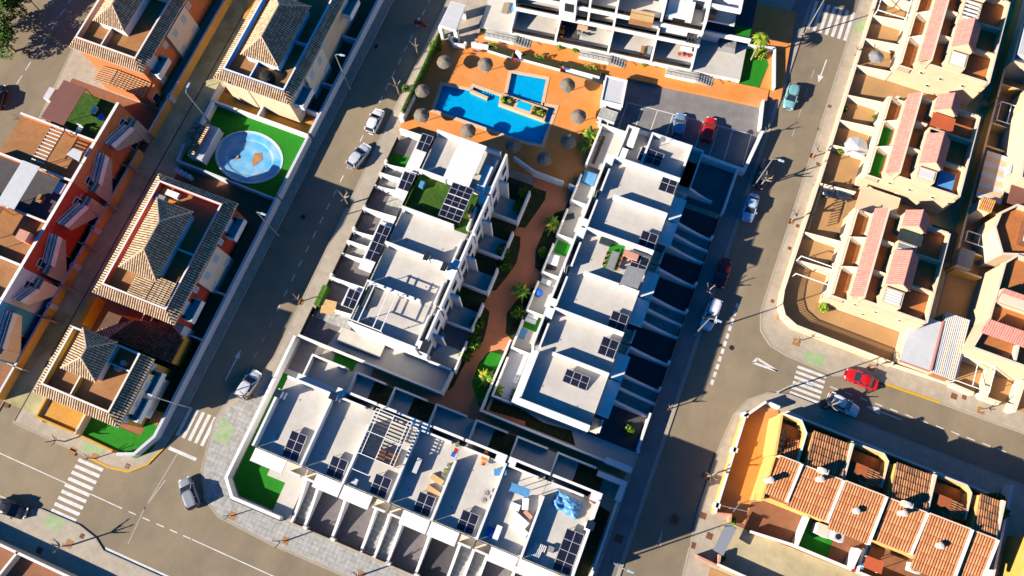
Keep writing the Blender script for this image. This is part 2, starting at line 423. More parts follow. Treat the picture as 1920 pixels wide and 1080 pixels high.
def arrow(tail, head, w=.18, hw=.7, hl=1.3, mt='paint'):
    dx, dy = head[0]-tail[0], head[1]-tail[1]; l = math.hypot(dx, dy); dx, dy = dx/l, dy/l; nx, ny = -dy, dx
    m_ = (head[0]-dx*hl, head[1]-dy*hl); strip(b, tail, m_, w, mt=mt)
    b.prism([(m_[0]+nx*hw/2, m_[1]+ny*hw/2), (m_[0]-nx*hw/2, m_[1]-ny*hw/2), head], .002, .006, mt)
arrow(*WL([(423, 713), (452, 655)])); arrow(*WL([(1550, 112), (1534, 155)]), hw=.9)
arrow(*WL([(1690, 787), (1623, 761)]), hw=1.0, hl=2.0); arrow(*WL([(1236, 1018), (1243, 990)]), hw=.6, hl=2.2, mt='paint_worn')
p = WL([(1412, 680), (1458, 696), (1420, 672)])
for q, r in ((0, 1), (1, 2), (2, 0)): strip(b, p[q], p[r], .3)
struct(b, 'arrow_marking')
b = MB()
for q in ([(158, 828), (200, 838), (192, 852), (150, 845)], [(418, 778), (440, 805), (425, 836), (400, 822)], [(1510, 657), (1548, 668), (1538, 692), (1505, 680)], [(1608, 40), (1640, 33), (1628, 60), (1600, 62)], [(90, 965), (128, 975), (108, 998), (80, 985)]):
    b.prism(WL(q, .12), .122, .1275, 'green_paint')
struct(b, 'green_marking')
for x, y, w_ in ((137, 847, 1), (178, 858, 1), (240, 874, .35), (653, 384, .9), (564, 566, .9), (470, 744, .9), (783, 104, .8), (748, 176, .8), (1523, 293, .8), (1483, 416, .8), (1493, 642, 1), (1633, 690, .9), (1545, 762, .9), (1325, 893, .8), (1478, 1015, .0), (437, 967, 1), (536, 1014, .9), (678, 1078, .9), (130, 1020, 1), (1838, 770, .9)):
    if not w_: continue
    c = W(x, y); b = MB(); b.box(c[0]-w_/2, c[0]+w_/2, c[1]-w_/2, c[1]+w_/2, .11, .135, 'wood', 'wood'); struct(b, 'tree_pit')
b = MB()
for x, y, r in ((648, 372, 0), (1640, 845, 0), (155, 1005, .3), (240, 874, .3), (1535, 243, .25), (1555, 200, .25), (1533, 308, .25), (1495, 424, .25), (1480, 466, .25), (1448, 565, .25), (1788, 743, .4), (1807, 745, .3), (1318, 967, .4), (1298, 1022, .4), (1330, 1005, .4), (75, 1032, .4), (13, 760, .35), (85, 788, .3), (52, 101, .35), (1160, 1010, .5), (1265, 974, .5)):
    if r: c = W(x, y); b.box(c[0]-r, c[0]+r, c[1]-r, c[1]+r, .12, .132, 'tile_darkred')
struct(b, 'manhole_cover')
for x, y in ((568, 407), (693, 327), (1372, 652), (615, 200), (705, 87)):
    c = W(x, y); b = MB(); b.lathe((c[0], c[1], 0), [(.36, .002), (.36, .006)], 'dark_metal', 14); struct(b, 'manhole_cover')
# ================================================================ WHITE TOWNHOUSES
class Fr:                                           # local frame: a along the row, b from the garden (0) to the street
    def __init__(s, kind, o, w): s.k = kind; s.o = o; s.w = w
    def xy(s, a, b):
        if s.k == 'R': return (-7.25+b, s.o+a)
        if s.k == 'L': return (-19.9-b, s.o+a)
        return (s.o+a, 5.03-b)
    def box(s, mb, a0, a1, b0, b1, z0, z1, mt, top=None):
        p, q = s.xy(a0, b0), s.xy(a1, b1); return mb.box(p[0], q[0], p[1], q[1], z0, z1, mt, top)
    def pts(s, l): return [s.xy(*p) for p in l]
DK = 7.0; PT = 8.3; K = .9867          # roof deck and parapet heights
def rail(f, mb, a0, a1, b, z, h=1.0):
    n = max(2, int(abs(a1-a0)/1.3)+1)
    for k in range(n):
        a = a0+(a1-a0)*k/(n-1); p = f.xy(a, b); mb.tube((p[0], p[1], z), (p[0], p[1], z+h), .03, 'dark_metal', n=5)
    p, q = f.xy(a0, b), f.xy(a1, b); mb.tube((p[0], p[1], z+h), (q[0], q[1], z+h), .035, 'dark_metal', n=5)
def solar(label, corners, z, tilt_edge, nx, ny, h=.55, group='solar panels on the white houses'):
    # corners: world xy of the array (4 points, first edge = the low edge)
    t = thing('solar_array', label, 'solar panels', (*corners[0], z), group)
    P = [Vector((*corners[0], z+.12)), Vector((*corners[1], z+.12)), Vector((*corners[2], z+.12+h)), Vector((*corners[3], z+.12+h))]
    def at(u, v): return P[0]*(1-u)*(1-v)+P[1]*u*(1-v)+P[2]*u*v+P[3]*(1-u)*v
    fr = MB()
    for k in range(nx+1): fr.slat(at(k/nx, 0), at(k/nx, 1), .07, .06, 'solar_frame')
    for k in range(ny+1): fr.slat(at(0, k/ny), at(1, k/ny), .07, .06, 'solar_frame')
    for u in (.05, .95):
        a, c = at(u, .97), at(u, .03)
        fr.tube((a.x, a.y, z+.01), a, .03, 'metal', n=4); fr.tube((c.x, c.y, z+.01), c, .03, 'metal', n=4)
    fr.build('mounting_frame', t)
    g = .035
    for i in range(nx):
        for j in range(ny):
            q = [at((i+g)/nx, (j+g)/ny), at((i+1-g)/nx, (j+g)/ny), at((i+1-g)/nx, (j+1-g)/ny), at((i+g)/nx, (j+1-g)/ny)]
            b = MB(); up = Vector((0, 0, .035)); b.hexa([p-up for p in q], [p+up*.6 for p in q], 'solar'); b.build('panel', t)
    return t
def window(par, f, a0, a1, b, z0, z1, out=.04):
    fr = MB(); s_ = 1 if b > 5 else -1
    f.box(fr, a0-.06, a1+.06, b, b+s_*out, z0-.06, z1+.06, 'frame'); o = fr.build('window', par)
    g = MB(); f.box(g, a0, a1, b+s_*out*.6, b+s_*(out+.012), z0, z1, 'pane'); g.build('pane', o)
GW = 'white garden walls between the townhouse plots'
def townhouse(kind, o, w, label, flip=False, nwall=True, deckmat='deck', slot=True, wallA=True, front=True, z1=PT, canopy=True, name='white_townhouse'):
    f = Fr(kind, o, w); c = f.xy(w/2, 5.3)
    t = thing(name, label, 'house', (c[0], c[1], 0), 'white flat roofed townhouses')
    b = MB(); f.box(b, .01, w-.01, .95, 10.6, 0, DK-.04, 'white'); f.box(b, .01, w-.01, .0, .95, 0, 3.9, 'white'); b.build('wall', t)
    b = MB(); f.box(b, .02, w-.02, .97, 10.58, DK-.04, DK, deckmat); b.build('roof_deck', t)
    b = MB()
    a0, a1 = (0, w)
    e = .16
    hi = w-e if not flip else w
    # party parapets (low side a=0 belongs to this house, the last house of the row closes the other side)
    f.box(b, 0, .3, (.95 if not flip else 2.9), 10.5, DK-.3, z1, 'white')
    if nwall: f.box(b, w-.3, w, .95, 10.5, DK-.3, z1-.003, 'white')
    # garden side parapet round the stair slot
    s0, s1 = (1.3, w-.45) if not flip else (.45, w-1.3)
    if slot:
        f.box(b, .31, w-.01, 0, .3, 3.9, z1-.15, 'white')
        f.box(b, s0, s1-.75, .95, 1.2, DK-.1, z1-.15, 'white')
        if not flip: f.box(b, .31, s0, .3, 1.2, 3.9, z1-.15, 'white')
        else: f.box(b, s1, w-.01, .3, 1.2, 3.9, z1-.15, 'white')
    else: f.box(b, .31, w-.31, .95, 1.25, DK-.1, z1-.15, 'white')
    b.build('parapet', t)
    if slot:
        st = MB(); n = 14
        for k in range(n):
            u0 = s0+(s1-s0)*k/n; u1 = s0+(s1-s0)*(k+1)/n
            if flip: u0, u1 = s0+s1-u1, s0+s1-u0
            f.box(st, u0, u1, .31, .94, 3.7, 3.95+(DK-4.0)*(k+1)/n, 'grey_fabric')
        st.build('stair', t)
    if front:
        g = MB(); f.box(g, .35, w-.35, 10.5, 10.53, DK+.05, DK+.95, 'glass'); g.build('glass_rail', t)
        r = MB(); rail(f, r, .32, w-.02, 10.55, DK, 1.0); r.build('handrail', t)
    if canopy:
        q0, q1 = ((.1, w-2.1) if flip else (2.1, w-.1))
        b = MB(); f.box(b, q0, q1, 10.6, 12.35, DK-.45, DK-.2, 'white'); b.build('canopy', t)
        b = MB()
        if flip: f.box(b, w-2.0, w-.3, 11.75, 12.0, 3.9, 5.0, 'white'); f.box(b, w-2.0, w-.1, 10.6, 11.75, 3.8, 4.0, 'beige_pale')
        else: f.box(b, .3, 2.0, 11.75, 12.0, 3.9, 5.0, 'white'); f.box(b, .1, 2.0, 10.6, 11.75, 3.8, 4.0, 'beige_pale')
        b.build('balcony', t)
        for a in (1.1, w-3.0): window(t, f, a, a+1.8, 10.6, 4.3, 6.3)
        d = MB(); f.box(d, (w-1.7 if flip else .6), (w-.6 if flip else 1.7), 10.6, 10.66, 1.0, 3.0, 'wood'); d.build('door', t)
    # drains on the roof deck
    b = MB()
    for a, bb in ((w*.42, 3.2), (w*.3, 8.2)):
        p = f.xy(a, bb); b.lathe((p[0], p[1], DK), [(.13, .0), (.13, .012)], 'grey_fabric', 10)
    b.build('drain', t)
    return t, f
def swoop(f, a, b0=12.0, b1=17.75, h0=3.0, h1=1.0, t=.34, n=9):
    # front wall that drops from the house to the street
    P = []; Z = []
    for k in range(n):
        u = k/(n-1); P.append(f.xy(a, b0+(b1-b0)*u)); Z.append(h1+(h0-h1)*max(0., 1-u*1.15)**1.3)
    mb = MB(); mb.wall(P, 0, Z, t, 'white'); return mb
def front_court(kind, o, w, flip, nm, mt='court', gate=True, zc=.16):
    """car court at street level, entrance steps beside it, walls dropping to the street"""
    f = Fr(kind, o, w); s0, s1 = ((w-1.75, w-.15) if flip else (.15, 1.75))
    c0, c1 = ((.2, w-1.95) if flip else (1.95, w-.2))
    b = MB(); f.box(b, c0, c1, 10.6, 17.8, .05, zc, mt); struct(b, 'car_court')
    b = MB(); n = 8
    for k in range(n):
        u0 = 17.7-(17.7-12.0)*k/n; u1 = 17.7-(17.7-12.0)*(k+1)/n; f.box(b, s0, s1, u0, u1, .05, .2+.9*k/(n-1), 'pavement_stone')
    st = one(b, 'entrance_steps', f'stepped entrance path beside the car court of the {nm}', 'steps', group='entrance steps of the white houses')
    wl = swoop(f, (w-1.85 if flip else 1.85)); one(wl, 'court_wall', f'curving white wall between steps and car court of the {nm}', 'wall', group=GW)
    if gate:
        t = thing('sliding_gate', f'black street gate of the {nm}', 'gate', (*f.xy((c0+c1)/2, 17.75), 0), 'black gates on the street')
        b = MB(); f.box(b, c0+.5, c1, 17.68, 17.78, .2, 1.25, 'dark_metal'); b.build('gate_panel', t)
        b = MB(); f.box(b, c0, c0+.45, 17.55, 17.9, .1, 1.5, 'white'); b.build('pillar', t)
        b = MB(); f.box(b, s0+.15, s1-.15, 17.68, 17.76, .2, 1.2, 'dark_metal'); b.build('wicket', t)
    return f
# ---------------------------------------------------------------- row R (right-hand row)
RY = [round(K*v, 2) for v in (12.0, 19.1, 24.8, 30.8, 36.8, 42.5, 48.3)]
RL = ['southern end of the right white row with the widest roof', 'second from the south in the right white row', 'third from the south in the right white row', 'in the right white row with a dining set on its roof', 'just north of the roof with the dining set', 'next to the lower end house by the car park']
RN = ['southern end house, right row', 'second house from the south, right row', 'third house from the south, right row', 'dining set house, right row', 'house north of the dining set roof', 'house next to the car park end']
RH = []
for i in range(6):
    y0, y1 = RY[i], RY[i+1]; fl = (i % 2 == 1)
    t, f = townhouse('R', y0, y1-y0, 'white townhouse '+RL[i], flip=fl, nwall=(i == 5), slot=(i > 0))
    RH.append((t, f))
    fl2 = (i % 2 == 0) if i else True
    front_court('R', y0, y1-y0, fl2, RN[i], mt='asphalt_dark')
    if i in (2, 4): one(swoop(f, .05), 'court_wall', f'white wall with a level top south of the car court of the {RN[i]}', 'wall', group=GW)
    if i in (1, 3, 5): one(swoop(f, .05), 'court_wall', f'white middle wall between two flights of steps south of the {RN[i]}', 'wall', group=GW)
    # garden terrace behind each house
    b = MB(); f.box(b, .1, f.w-.1, -2.7, 0, .05, .9, 'deck'); struct(b, 'garden_terrace')
    b = MB(); b.wall(f.pts([(.05, 0), (.05, -2.8), (f.w-1.4, -2.8)]), 0, 2.0, .26, 'white'); one(b, 'garden_wall', f'low white wall round the garden terrace of the {RN[i]}', 'wall', group=GW)
# solar arrays on row R: 2 x 2 by the street, the southern house has 3 x 2 across
for i in range(1, 6):
    f = RH[i][1]; w = f.w
    a = 3.6 if i == 5 else (.45 if i in (2, 4, 3) else 2.7)
    if i == 3: a = 2.9
    if i == 1: a = 2.4
    q = f.pts([(a, 8.2), (a, 10.35), (a+2.25, 10.35), (a+2.25, 8.2)])
    solar(f'two by two solar panels, {RN[i]}', q, DK, 0, 2, 2)
solar('three by two solar panels on the southern end of the right row', WL([(1054, 714), (1098, 732), (1106, 709), (1063, 692)], 7.3), DK, 0, 3, 2)
# northern end house R0, lower and wider
t = thing('white_townhouse', 'white northern end house of the right row, beside the car park, with stepped terraces', 'house', (-1, 52, 0), 'white flat roofed townhouses')
b = MB(); b.box(-6.2, 5.2, 48.32, 54.9, 0, 2.96, 'white', 'deck'); b.box(-2.6, 3.3, 48.34, 54.0, 2.96, 5.3, 'white', 'deck'); b.build('wall', t)
b = MB(); b.wall([(-6.1, 48.45), (-6.1, 54.9), (5.1, 54.9)], 2.9, 4.0, .28, 'white'); b.wall([(-2.45, 48.5), (-2.45, 53.85), (3.2, 53.85), (3.2, 50.6)], 5.2, 6.15, .3, 'white'); b.wall([(5.1, 54.9), (5.1, 49)], 2.9, 3.9, .22, 'white'); b.build('parapet', t)
b = MB(); b.box(-5.4, -4.4, 52.0, 54.3, 2.96, 5.4, 'white'); b.box(-5.9, -4.9, 49.4, 51.4, 2.96, 3.9, 'white'); b.build('stair_tower', t)
b = MB(); b.box(3.5, 5.0, 49.2, 53.2, 2.5, 2.96, 'white'); b.build('canopy', t)
g = MB(); g.box(3.2, 3.23, 48.6, 50.6, 5.4, 6.2, 'glass'); g.build('glass_rail', t)
b = MB(); b.box(-6.4, -9.9, 48.4, 54.6, .05, .9, 'deck'); b.box(-9.3, -8.9, 48.9, 53.6, .9, 1.0, 'tile_darkred'); struct(b, 'garden_terrace')
b = MB(); b.wall([(-9.95, 47.9), (-9.95, 54.75), (-6.3, 54.75)], 0, 2.1, .28, 'white'); one(b, 'garden_wall', 'white wall round the garden terrace of the northern end house beside the pool', 'wall', group=GW)
b = MB(); b.wall([(-5.2, 55.3), (-3.5, 55.6), (11.4, 55.3)], 0, 1.9, .45, 'white'); one(b, 'garden_wall', 'long white wall between the car park and the northern end house', 'wall', group=GW)
solar('three by two solar panels on the low end house beside the car park', WL([(1195, 299), (1236, 312), (1245, 292), (1204, 277)], 5.6), 5.3, 0, 3, 2)
t = thing('satellite_dish', 'small dark satellite dish on a pole on the northern end house', 'satellite dish', (*W(1239, 268, 6.2), 5.3))
b = MB(); p = W(1239, 268, 6.2); b.tube((p[0], p[1], 5.3), (p[0], p[1], 7.3), .05, 'metal'); b.build('pole', t)
b = MB(); b.lathe((p[0]+.1, p[1], 7.2), [(.08, .0), (.42, .14), (.45, .2)], 'car_grey', 14); b.build('dish', t)
sheet('garden_lawn', WL([(1330, 310), (1378, 325), (1350, 388), (1310, 362)]), .135, 'dark_soil')
b = MB(); b.box(5.3, 10.6, 48.3, 55.0, .1, .14, 'court'); struct(b, 'front_yard')
b = MB(); b.wall([(10.7, 48.0), (10.7, 55.2)], 0, 1.9, .3, 'white'); one(b, 'garden_wall', 'white street wall of the northern end house', 'wall', group=GW)
one(swoop(Fr('R', 49.4, 5), 0, b1=16.1), 'court_wall', 'white wall dropping from the northern end house toward the street', 'wall', group=GW)
b = MB(); b.wall([(10.3, 12.2), (10.3, 17.4)], 0, 1.7, .3, 'white'); one(b, 'garden_wall', 'short white street wall of the southern end house of the right row', 'wall', group=GW)
# south garden of row R
sheet('garden_lawn', [(5.6, 11.2), (9.9, 11.2), (9.9, 14.0), (5.6, 14.6)], .135, 'turf')
b = MB(); b.box(-10.3, 10.3, 9.4, 12.0, .05, .15, 'deck'); struct(b, 'garden_terrace')
sheet('garden_bed', [(-9.9, 9.9), (2.6, 9.9), (1.4, 11.6), (-2.5, 11.2), (-6, 11.9), (-9.9, 12.0)], .16, 'dark_soil')
b = MB(); b.wall([(-10.6, 19.8), (-10.75, 9.5), (6.8, 9.35)], 0, 2.0, .28, 'white'); one(b, 'garden_wall', 'long white L-shaped wall round the south garden of the right row', 'wall', group=GW)
b = MB(); b.box(6.8, 10.4, 9.1, 9.9, 0, 2.1, 'white'); one(b, 'garden_wall', 'thick block wall at the street end of the lower path, north side', 'wall', group=GW)
b = MB(); b.wall([(6.4, 7.55), (10.0, 7.55), (10.0, 5.2)], 0, 2.1, .7, 'white'); b.wall([(10.05, 5.2), (9.95, -12.5)], 0, 1.6, .25, 'white'); one(b, 'garden_wall', 'white wall along the street beside the last house of the front row', 'wall', group=GW)
b = MB(); b.box(-10.2, -7.6, 12.3, 19, .1, .95, 'grey_sheet'); struct(b, 'garden_terrace')
# ---------------------------------------------------------------- row L (left-hand row)
LY = [round(K*v, 2) for v in (13.2, 19.25, 25.1, 30.6, 36.5, 43.2)]
LL = ['at the southern end of the left row under a white pergola', 'north of the white pergola roof in the left row', 'south of the turf roof in the left row, two chimneys', 'with a green turf roof and a solar canopy', 'next to the pool with a white ribbed roof canopy']
LN = ['white pergola house, left row', 'house north of the white pergola', 'house south of the turf roof', 'turf roof house, left row', 'pool end house, left row']
LH = []
for i in range(5):
    y0, y1 = LY[i], LY[i+1]; fl = (i % 2 == 1)
    t, f = townhouse('L', y0, y1-y0, 'white townhouse '+LL[i], flip=fl, nwall=(i == 4), deckmat=('grass' if i == 3 else 'deck'), canopy=False)
    LH.append((t, f)); w = f.w
    b = MB()
    q0, q1 = ((1.6, w-.1) if fl else (.1, w-1.6))
    if i == 0: q0, q1 = (2.1, 5.2)
    f.box(b, q0, q1, 10.6, 12.8, DK-.45, DK-.15, 'white'); b.build('canopy', t)
    d = MB(); f.box(d, 2.5, 3.5, 10.6, 10.66, 1.0, 3.0, 'wood'); d.build('door', t)
    for a in (.9, w-2.6): window(t, f, a, a+1.7, 10.6, 4.3, 6.3)
    for a, z0, z1 in ((.8, 5.2, 6.7), (w-2.2, 5.2, 6.7), (.7, 1.1, 3.4), (w-2.4, 1.1, 3.4)):   # garden front, seen from above
        window(t, f, a, a+1.3, 0, z0, z1)
    b = MB(); f.box(b, .02, w-.02, -.02, .0, 3.1, 3.12, 'white'); f.box(b, w/2-.15, w/2+.15, -1.3, 0, 0, 6.4, 'white'); b.build('fin_wall', t)
    # garden patio
    b = MB(); f.box(b, .05, w*.52, -3.8, 0, .05, .8, 'deck'); struct(b, 'garden_terrace')
    b = MB(); f.box(b, w*.52, w-.05, -3.8, 0, .05, .8, 'dark_soil' if i else 'court'); struct(b, 'garden_lawn')
    b = MB(); b.wall(f.pts([(.05, 0), (.05, -3.85), (w-1.5, -3.85)]), 0, 2.0, .26, 'white'); one(b, 'garden_wall', f'low white garden wall behind the {LN[i]}', 'wall', group=GW)
for i, fl in ((0, True), (1, False), (2, True), (3, False), (4, False)):
    f = LH[i][1]; w = f.w
    front_court('L', LY[i], w, (i in (1, 3)) if i != 4 else False, LN[i])
for i in (1, 2, 3, 4):
    f = LH[i][1]; one(swoop(f, .05, h0=2.6, h1=1.6), 'court_wall', f'white wall on the south side of the front plot of the {LN[i]}', 'wall', group=GW)
f = LH[4][1]; one(swoop(f, f.w+.9, h0=2.2, h1=1.9), 'court_wall', 'white wall between the pool terrace and the northern end house of the left row', 'wall', group=GW)
b = MB(); f.box(b, 1.95, f.w+.8, 12.2, 17.7, .15, .165, 'court'); struct(b, 'car_court')
sheet('garden_lawn', [(-37.6, 38.3), (-33.2, 38.3), (-33.2, 40.4), (-37.6, 40.4)], .19, 'turf')
sheet('garden_lawn', [(-33.7, 24.4), (-32.4, 24.4), (-32.4, 26.4), (-33.7, 26.4)], .19, 'turf')
# paved corner in the courts
for y0, y1 in ((31.2, 34.8), (25.3, 27.2)):
    sheet('court_paving', [(-35.2, y0), (-32.6, y0), (-32.6, y1), (-35.2, y1)], .175, 'pavement_stone')
# solar arrays over the entrances of row L
for nm, y0, y1, n in (('pool end house of the left row', 39.3, 41.7, 2), ('turf roof house', 33.0, 35.5, 2), ('long array shared by two left row houses', 22.1, 27.2, 4), ('white pergola house', 15.1, 17.5, 2)):
    if n == 4:
        b = MB(); b.box(-32.5, -30.5, 21.7, 27.8, DK-.14, DK-.02, 'white'); one(b, 'entrance_canopy', 'white entrance canopy shared by two houses of the left white row', 'canopy')
    solar(f'solar panels above the entrance, {nm}', [(-30.95, y0), (-30.95, y1), (-32.7, y1), (-32.7, y0)] if False else [(-32.35, y0), (-30.7, y0), (-30.7, y1), (-32.35, y1)], DK-.05, 0, 2 if n == 2 else 2, n, h=.35)
# L5: white canopy of ribbed sheet on the northern roof
t = thing('roof_canopy', 'white ribbed canopy covering part of the northern roof of the left row', 'canopy', (-24.5, 39.5, DK))
P = WL([(869, 251), (917, 266), (884, 345), (838, 330)], 8.3); b = MB()
x0, x1 = -26.5, -22.7; y0, y1 = 35.8, 42.2
b.box(x0, x1, y0, y1, 9.3, 9.38, 'white_paint')
n = 26
for k in range(n):
    y = y0+.12+(y1-y0-.24)*k/(n-1); b.box(x0+.02, x1-.02, y-.05, y+.05, 9.38, 9.43, 'white_paint')
b.build('canopy_sheet', t)
for x, y in ((x0+.1, y0+.1), (x1-.1, y0+.1), (x0+.1, y1-.1), (x1-.1, y1-.1)):
    b = MB(); b.tube((x, y, DK), (x, y, 9.3), .06, 'white_paint'); b.build('post', t)
b = MB(); b.box(-22.0, -20.95, 36.4, 40.0, DK, 8.5, 'white'); one(b, 'stair_cabin', 'narrow white stair cabin beside the white roof canopy', 'cabin')
# L4: solar canopy over the turf roof
solar('large dark solar canopy standing over the green turf roof', WL([(823, 406), (862, 412), (893, 353), (852, 342)], 8.1) if False else [(-25.0, 30.7), (-22.0, 30.7), (-22.0, 35.7), (-25.0, 35.7)], 9.1, 0, 3, 6, h=.05)
t = bpy.data.objects.get('solar_array'); b = MB()
for x in (-24.9, -22.1):
    for y in (30.8, 33.2, 35.6): b.tube((x, y, DK), (x, y, 9.2), .05, 'dark_metal')
for y in (32.4, 34.0): b.box(-25.0, -22.0, y-.05, y+.05, 9.3, 9.34, 'white_paint')
one(b, 'canopy_frame', 'dark posts carrying the solar canopy on the turf roof', 'frame')
b = MB(); b.box(-29.6, -29.0, 34.0, 34.9, DK, 7.8, 'blue_cover'); one(b, 'storage_box', 'blue and white storage box on the turf roof', 'box')
b = MB(); b.box(-21.7, -21.4, 32.6, 34.0, DK, 8.5, 'wood'); one(b, 'wooden_screen', 'small wooden screen at the edge of the turf roof', 'screen')
# L2 chimneys
for k, (x, y) in enumerate(((800, 480), (833, 500))):
    p = W(x, y, 8.8); t = thing('chimney', ['dark square chimney on the party wall, nearer the street', 'dark square chimney on the party wall, nearer the garden'][k], 'chimney', (*p, DK), 'roof chimneys of the left row')
    b = MB(); b.box(p[0]-.38, p[0]+.38, p[1]-.28, p[1]+.28, DK, 8.8, 'white'); b.build('stack', t)
    b = MB(); b.box(p[0]-.35, p[0]+.35, p[1]-.62, p[1]+.62, 8.8, 8.9, 'dark_metal'); b.build('cap', t)
# L1 pergola of white steel
t = thing('pergola', 'white steel pergola frame over the roof of the southern end house', 'pergola', (-26.5, 16, DK))
b = MB(); zt = 9.6
for x in (-29.9, -28.8, -26.7, -25.6): b.slat((x, 13.4, zt), (x, 18.7, zt), .12, .14, 'white_paint')
for y in (13.4, 18.7): b.slat((-30.0, y, zt-.14), (-25.5, y, zt-.14), .12, .14, 'white_paint')
b.build('beam', t)
for x in (-29.9, -25.6):
    for y in (13.4, 18.7): b = MB(); b.tube((x, y, DK), (x, y, zt-.2), .06, 'white_paint'); b.build('post', t)
b = MB(); b.box(-29.2, -26.8, 13.4, 14.2, DK, 7.5, 'salmon_wall'); one(b, 'outdoor_sofa', 'reddish outdoor sofa under the white pergola', 'sofa')
b = MB(); b.box(-30.1, -29.2, 15.7, 18.5, DK, 7.7, 'dark_fabric'); one(b, 'covered_lounger', 'dark covered furniture in the corner of the pergola roof', 'furniture')
p = W(797, 650, 8.3); b = MB(); b.box(p[0]-.55, p[0]+.55, p[1]-.8, p[1]+.8, DK, 8.3, 'white', 'dark_metal'); one(b, 'stair_cabin', 'white box with a dark top on the garden corner of the southern end roof', 'cabin')
# wedge shaped south side wall of L1 and yard below
b = MB(); b.prism(WL([(665, 620), (720, 648), (728, 655), (770, 665), (800, 692), (760, 690), (700, 662)], 3), 0, 6.9, 'white'); 
b = MB(); b.box(-38, -16.4, 9.9, 13.2, .08, .17, 'deck'); struct(b, 'side_yard')
sheet('car_court', [(-37.9, 10.1), (-34.2, 10.1), (-33.2, 14.4), (-37.9, 14.4)], .178, 'court')
b = MB(); b.box(-33.0, -26.5, 11.2, 13.2, .1, .95, 'deck'); struct(b, 'garden_terrace')
b = MB(); b.wall([(-38, 9.85), (-16.5, 9.7), (-16.3, 13.2)], 0, 2.0, .3, 'white'); one(b, 'garden_wall', 'long white wall along the lower path south of the left row', 'wall', group=GW)
t = thing('sliding_gate', 'black gate with thin bars on the street beside the side yard', 'gate', (-38, 12, 0), 'black gates on the street')
b = MB(); b.box(-38.05, -37.95, 10.1, 14.3, .2, 1.5, 'dark_metal'); b.build('gate_panel', t)
for k, (x, y, r, s, m_, lb) in enumerate(((660, 590, .3, 1, 'dark_fabric', 'dark potted plant pot in the side yard'),)):
    pass
# green hedge panel and tan cover in the court of L1
b = MB(); b.box(-37.9, -37.2, 14.6, 17.6, .1, 1.9, 'leaf')
for k in range(500):
    x, y, z = random.uniform(-38, -37.1), random.uniform(14.5, 17.7), random.uniform(1.0, 2.0); s = .1
    b.face([(x+random.uniform(-s, s), y+random.uniform(-s, s), z+random.uniform(-s, s)) for q in range(3)], 'leaf' if k % 2 else 'turf')
one(b, 'hedge', 'bright green artificial hedge along the street front of the southern end house', 'hedge')
P = WL([(606, 560), (632, 566), (626, 590), (600, 586)], 1.6); b = MB(); b.prism(P, 1.5, 1.62, 'tan_fabric')
for p in P: b.tube((p[0], p[1], .15), (p[0], p[1], 1.5), .04, 'metal')
one(b, 'garden_umbrella', 'square tan umbrella in the front court of the southern end house', 'umbrella')
# ---------------------------------------------------------------- row B (front row)
BX = [round(K*v, 2) for v in (-35.4, -28.7, -22.9, -16.75, -10.95, -5.0, .75, 7.55)]
BL = ['at the western corner of the front row', 'second from the west in the front row', 'with a dark slatted pergola on its roof', 'with tan loungers and flower pots on its roof', 'with two round wire chairs on its roof', 'with a white lounge set on its roof', 'at the eastern corner with a crumpled blue cover']
BN = ['western corner house, front row', 'second house from the west, front row', 'slatted pergola house, front row', 'tan lounger house, front row', 'wire chair house, front row', 'white lounge house, front row', 'blue cover house, front row']
BH = []
for i in range(7):
    x0, x1 = BX[i], BX[i+1]; fl = (i % 2 == 0)
    t, f = townhouse('B', x0, x1-x0, 'white townhouse '+BL[i], flip=fl, nwall=(i == 6), slot=(i not in (0,)))
    BH.append((t, f)); w = f.w
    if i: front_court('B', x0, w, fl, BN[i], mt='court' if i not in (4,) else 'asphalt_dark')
    if i: one(swoop(f, .05), 'court_wall', f'white wall on the west side of the front plot of the {BN[i]}', 'wall', group=GW)
    if i: one(swoop(f, (w-.25 if not fl else .3)) if False else swoop(f, (w-.1 if not fl else w-.05), h0=2.8), 'court_wall', f'white wall on the east side of the front plot of the {BN[i]}', 'wall', group=GW) if i == 6 else None
    b = MB(); f.box(b, .05, w*.45, -3.0, 0, .05, .8, 'deck'); struct(b, 'garden_terrace')
    b = MB(); f.box(b, w*.45, w-.05, -3.0, 0, .05, .79, ['deck', 'dark_soil', 'dark_soil', 'deck', 'dark_soil', 'deck', 'dark_soil'][i]); struct(b, 'garden_lawn')
    b = MB(); b.wall(f.pts([(.03, 0), (.03, -3.05), (w-1.4, -3.05)]), 0, 2.0, .26, 'white'); one(b, 'garden_wall', f'white garden wall north of the {BN[i]}', 'wall', group=GW)
    a = {0: 3.7, 1: 3.2, 2: 3.4, 3: 3.2, 4: 3.2}.get(i)
    if a is not None:
        L_ = 3.3 if i == 0 else 2.4
        q = f.pts([(a, 10.3), (a+2.1, 10.3), (a+2.1, 10.3-L_), (a, 10.3-L_)])
        solar(f'rooftop solar panels, {BN[i]}', q, DK, 0, 2, 3 if i == 0 else 2)
solar('long two by four solar panels beside the crumpled blue cover', BH[6][1].pts([(4.1, 10.3), (6.3, 10.3), (6.3, 5.3), (4.1, 5.3)]), DK, 0, 2, 4)
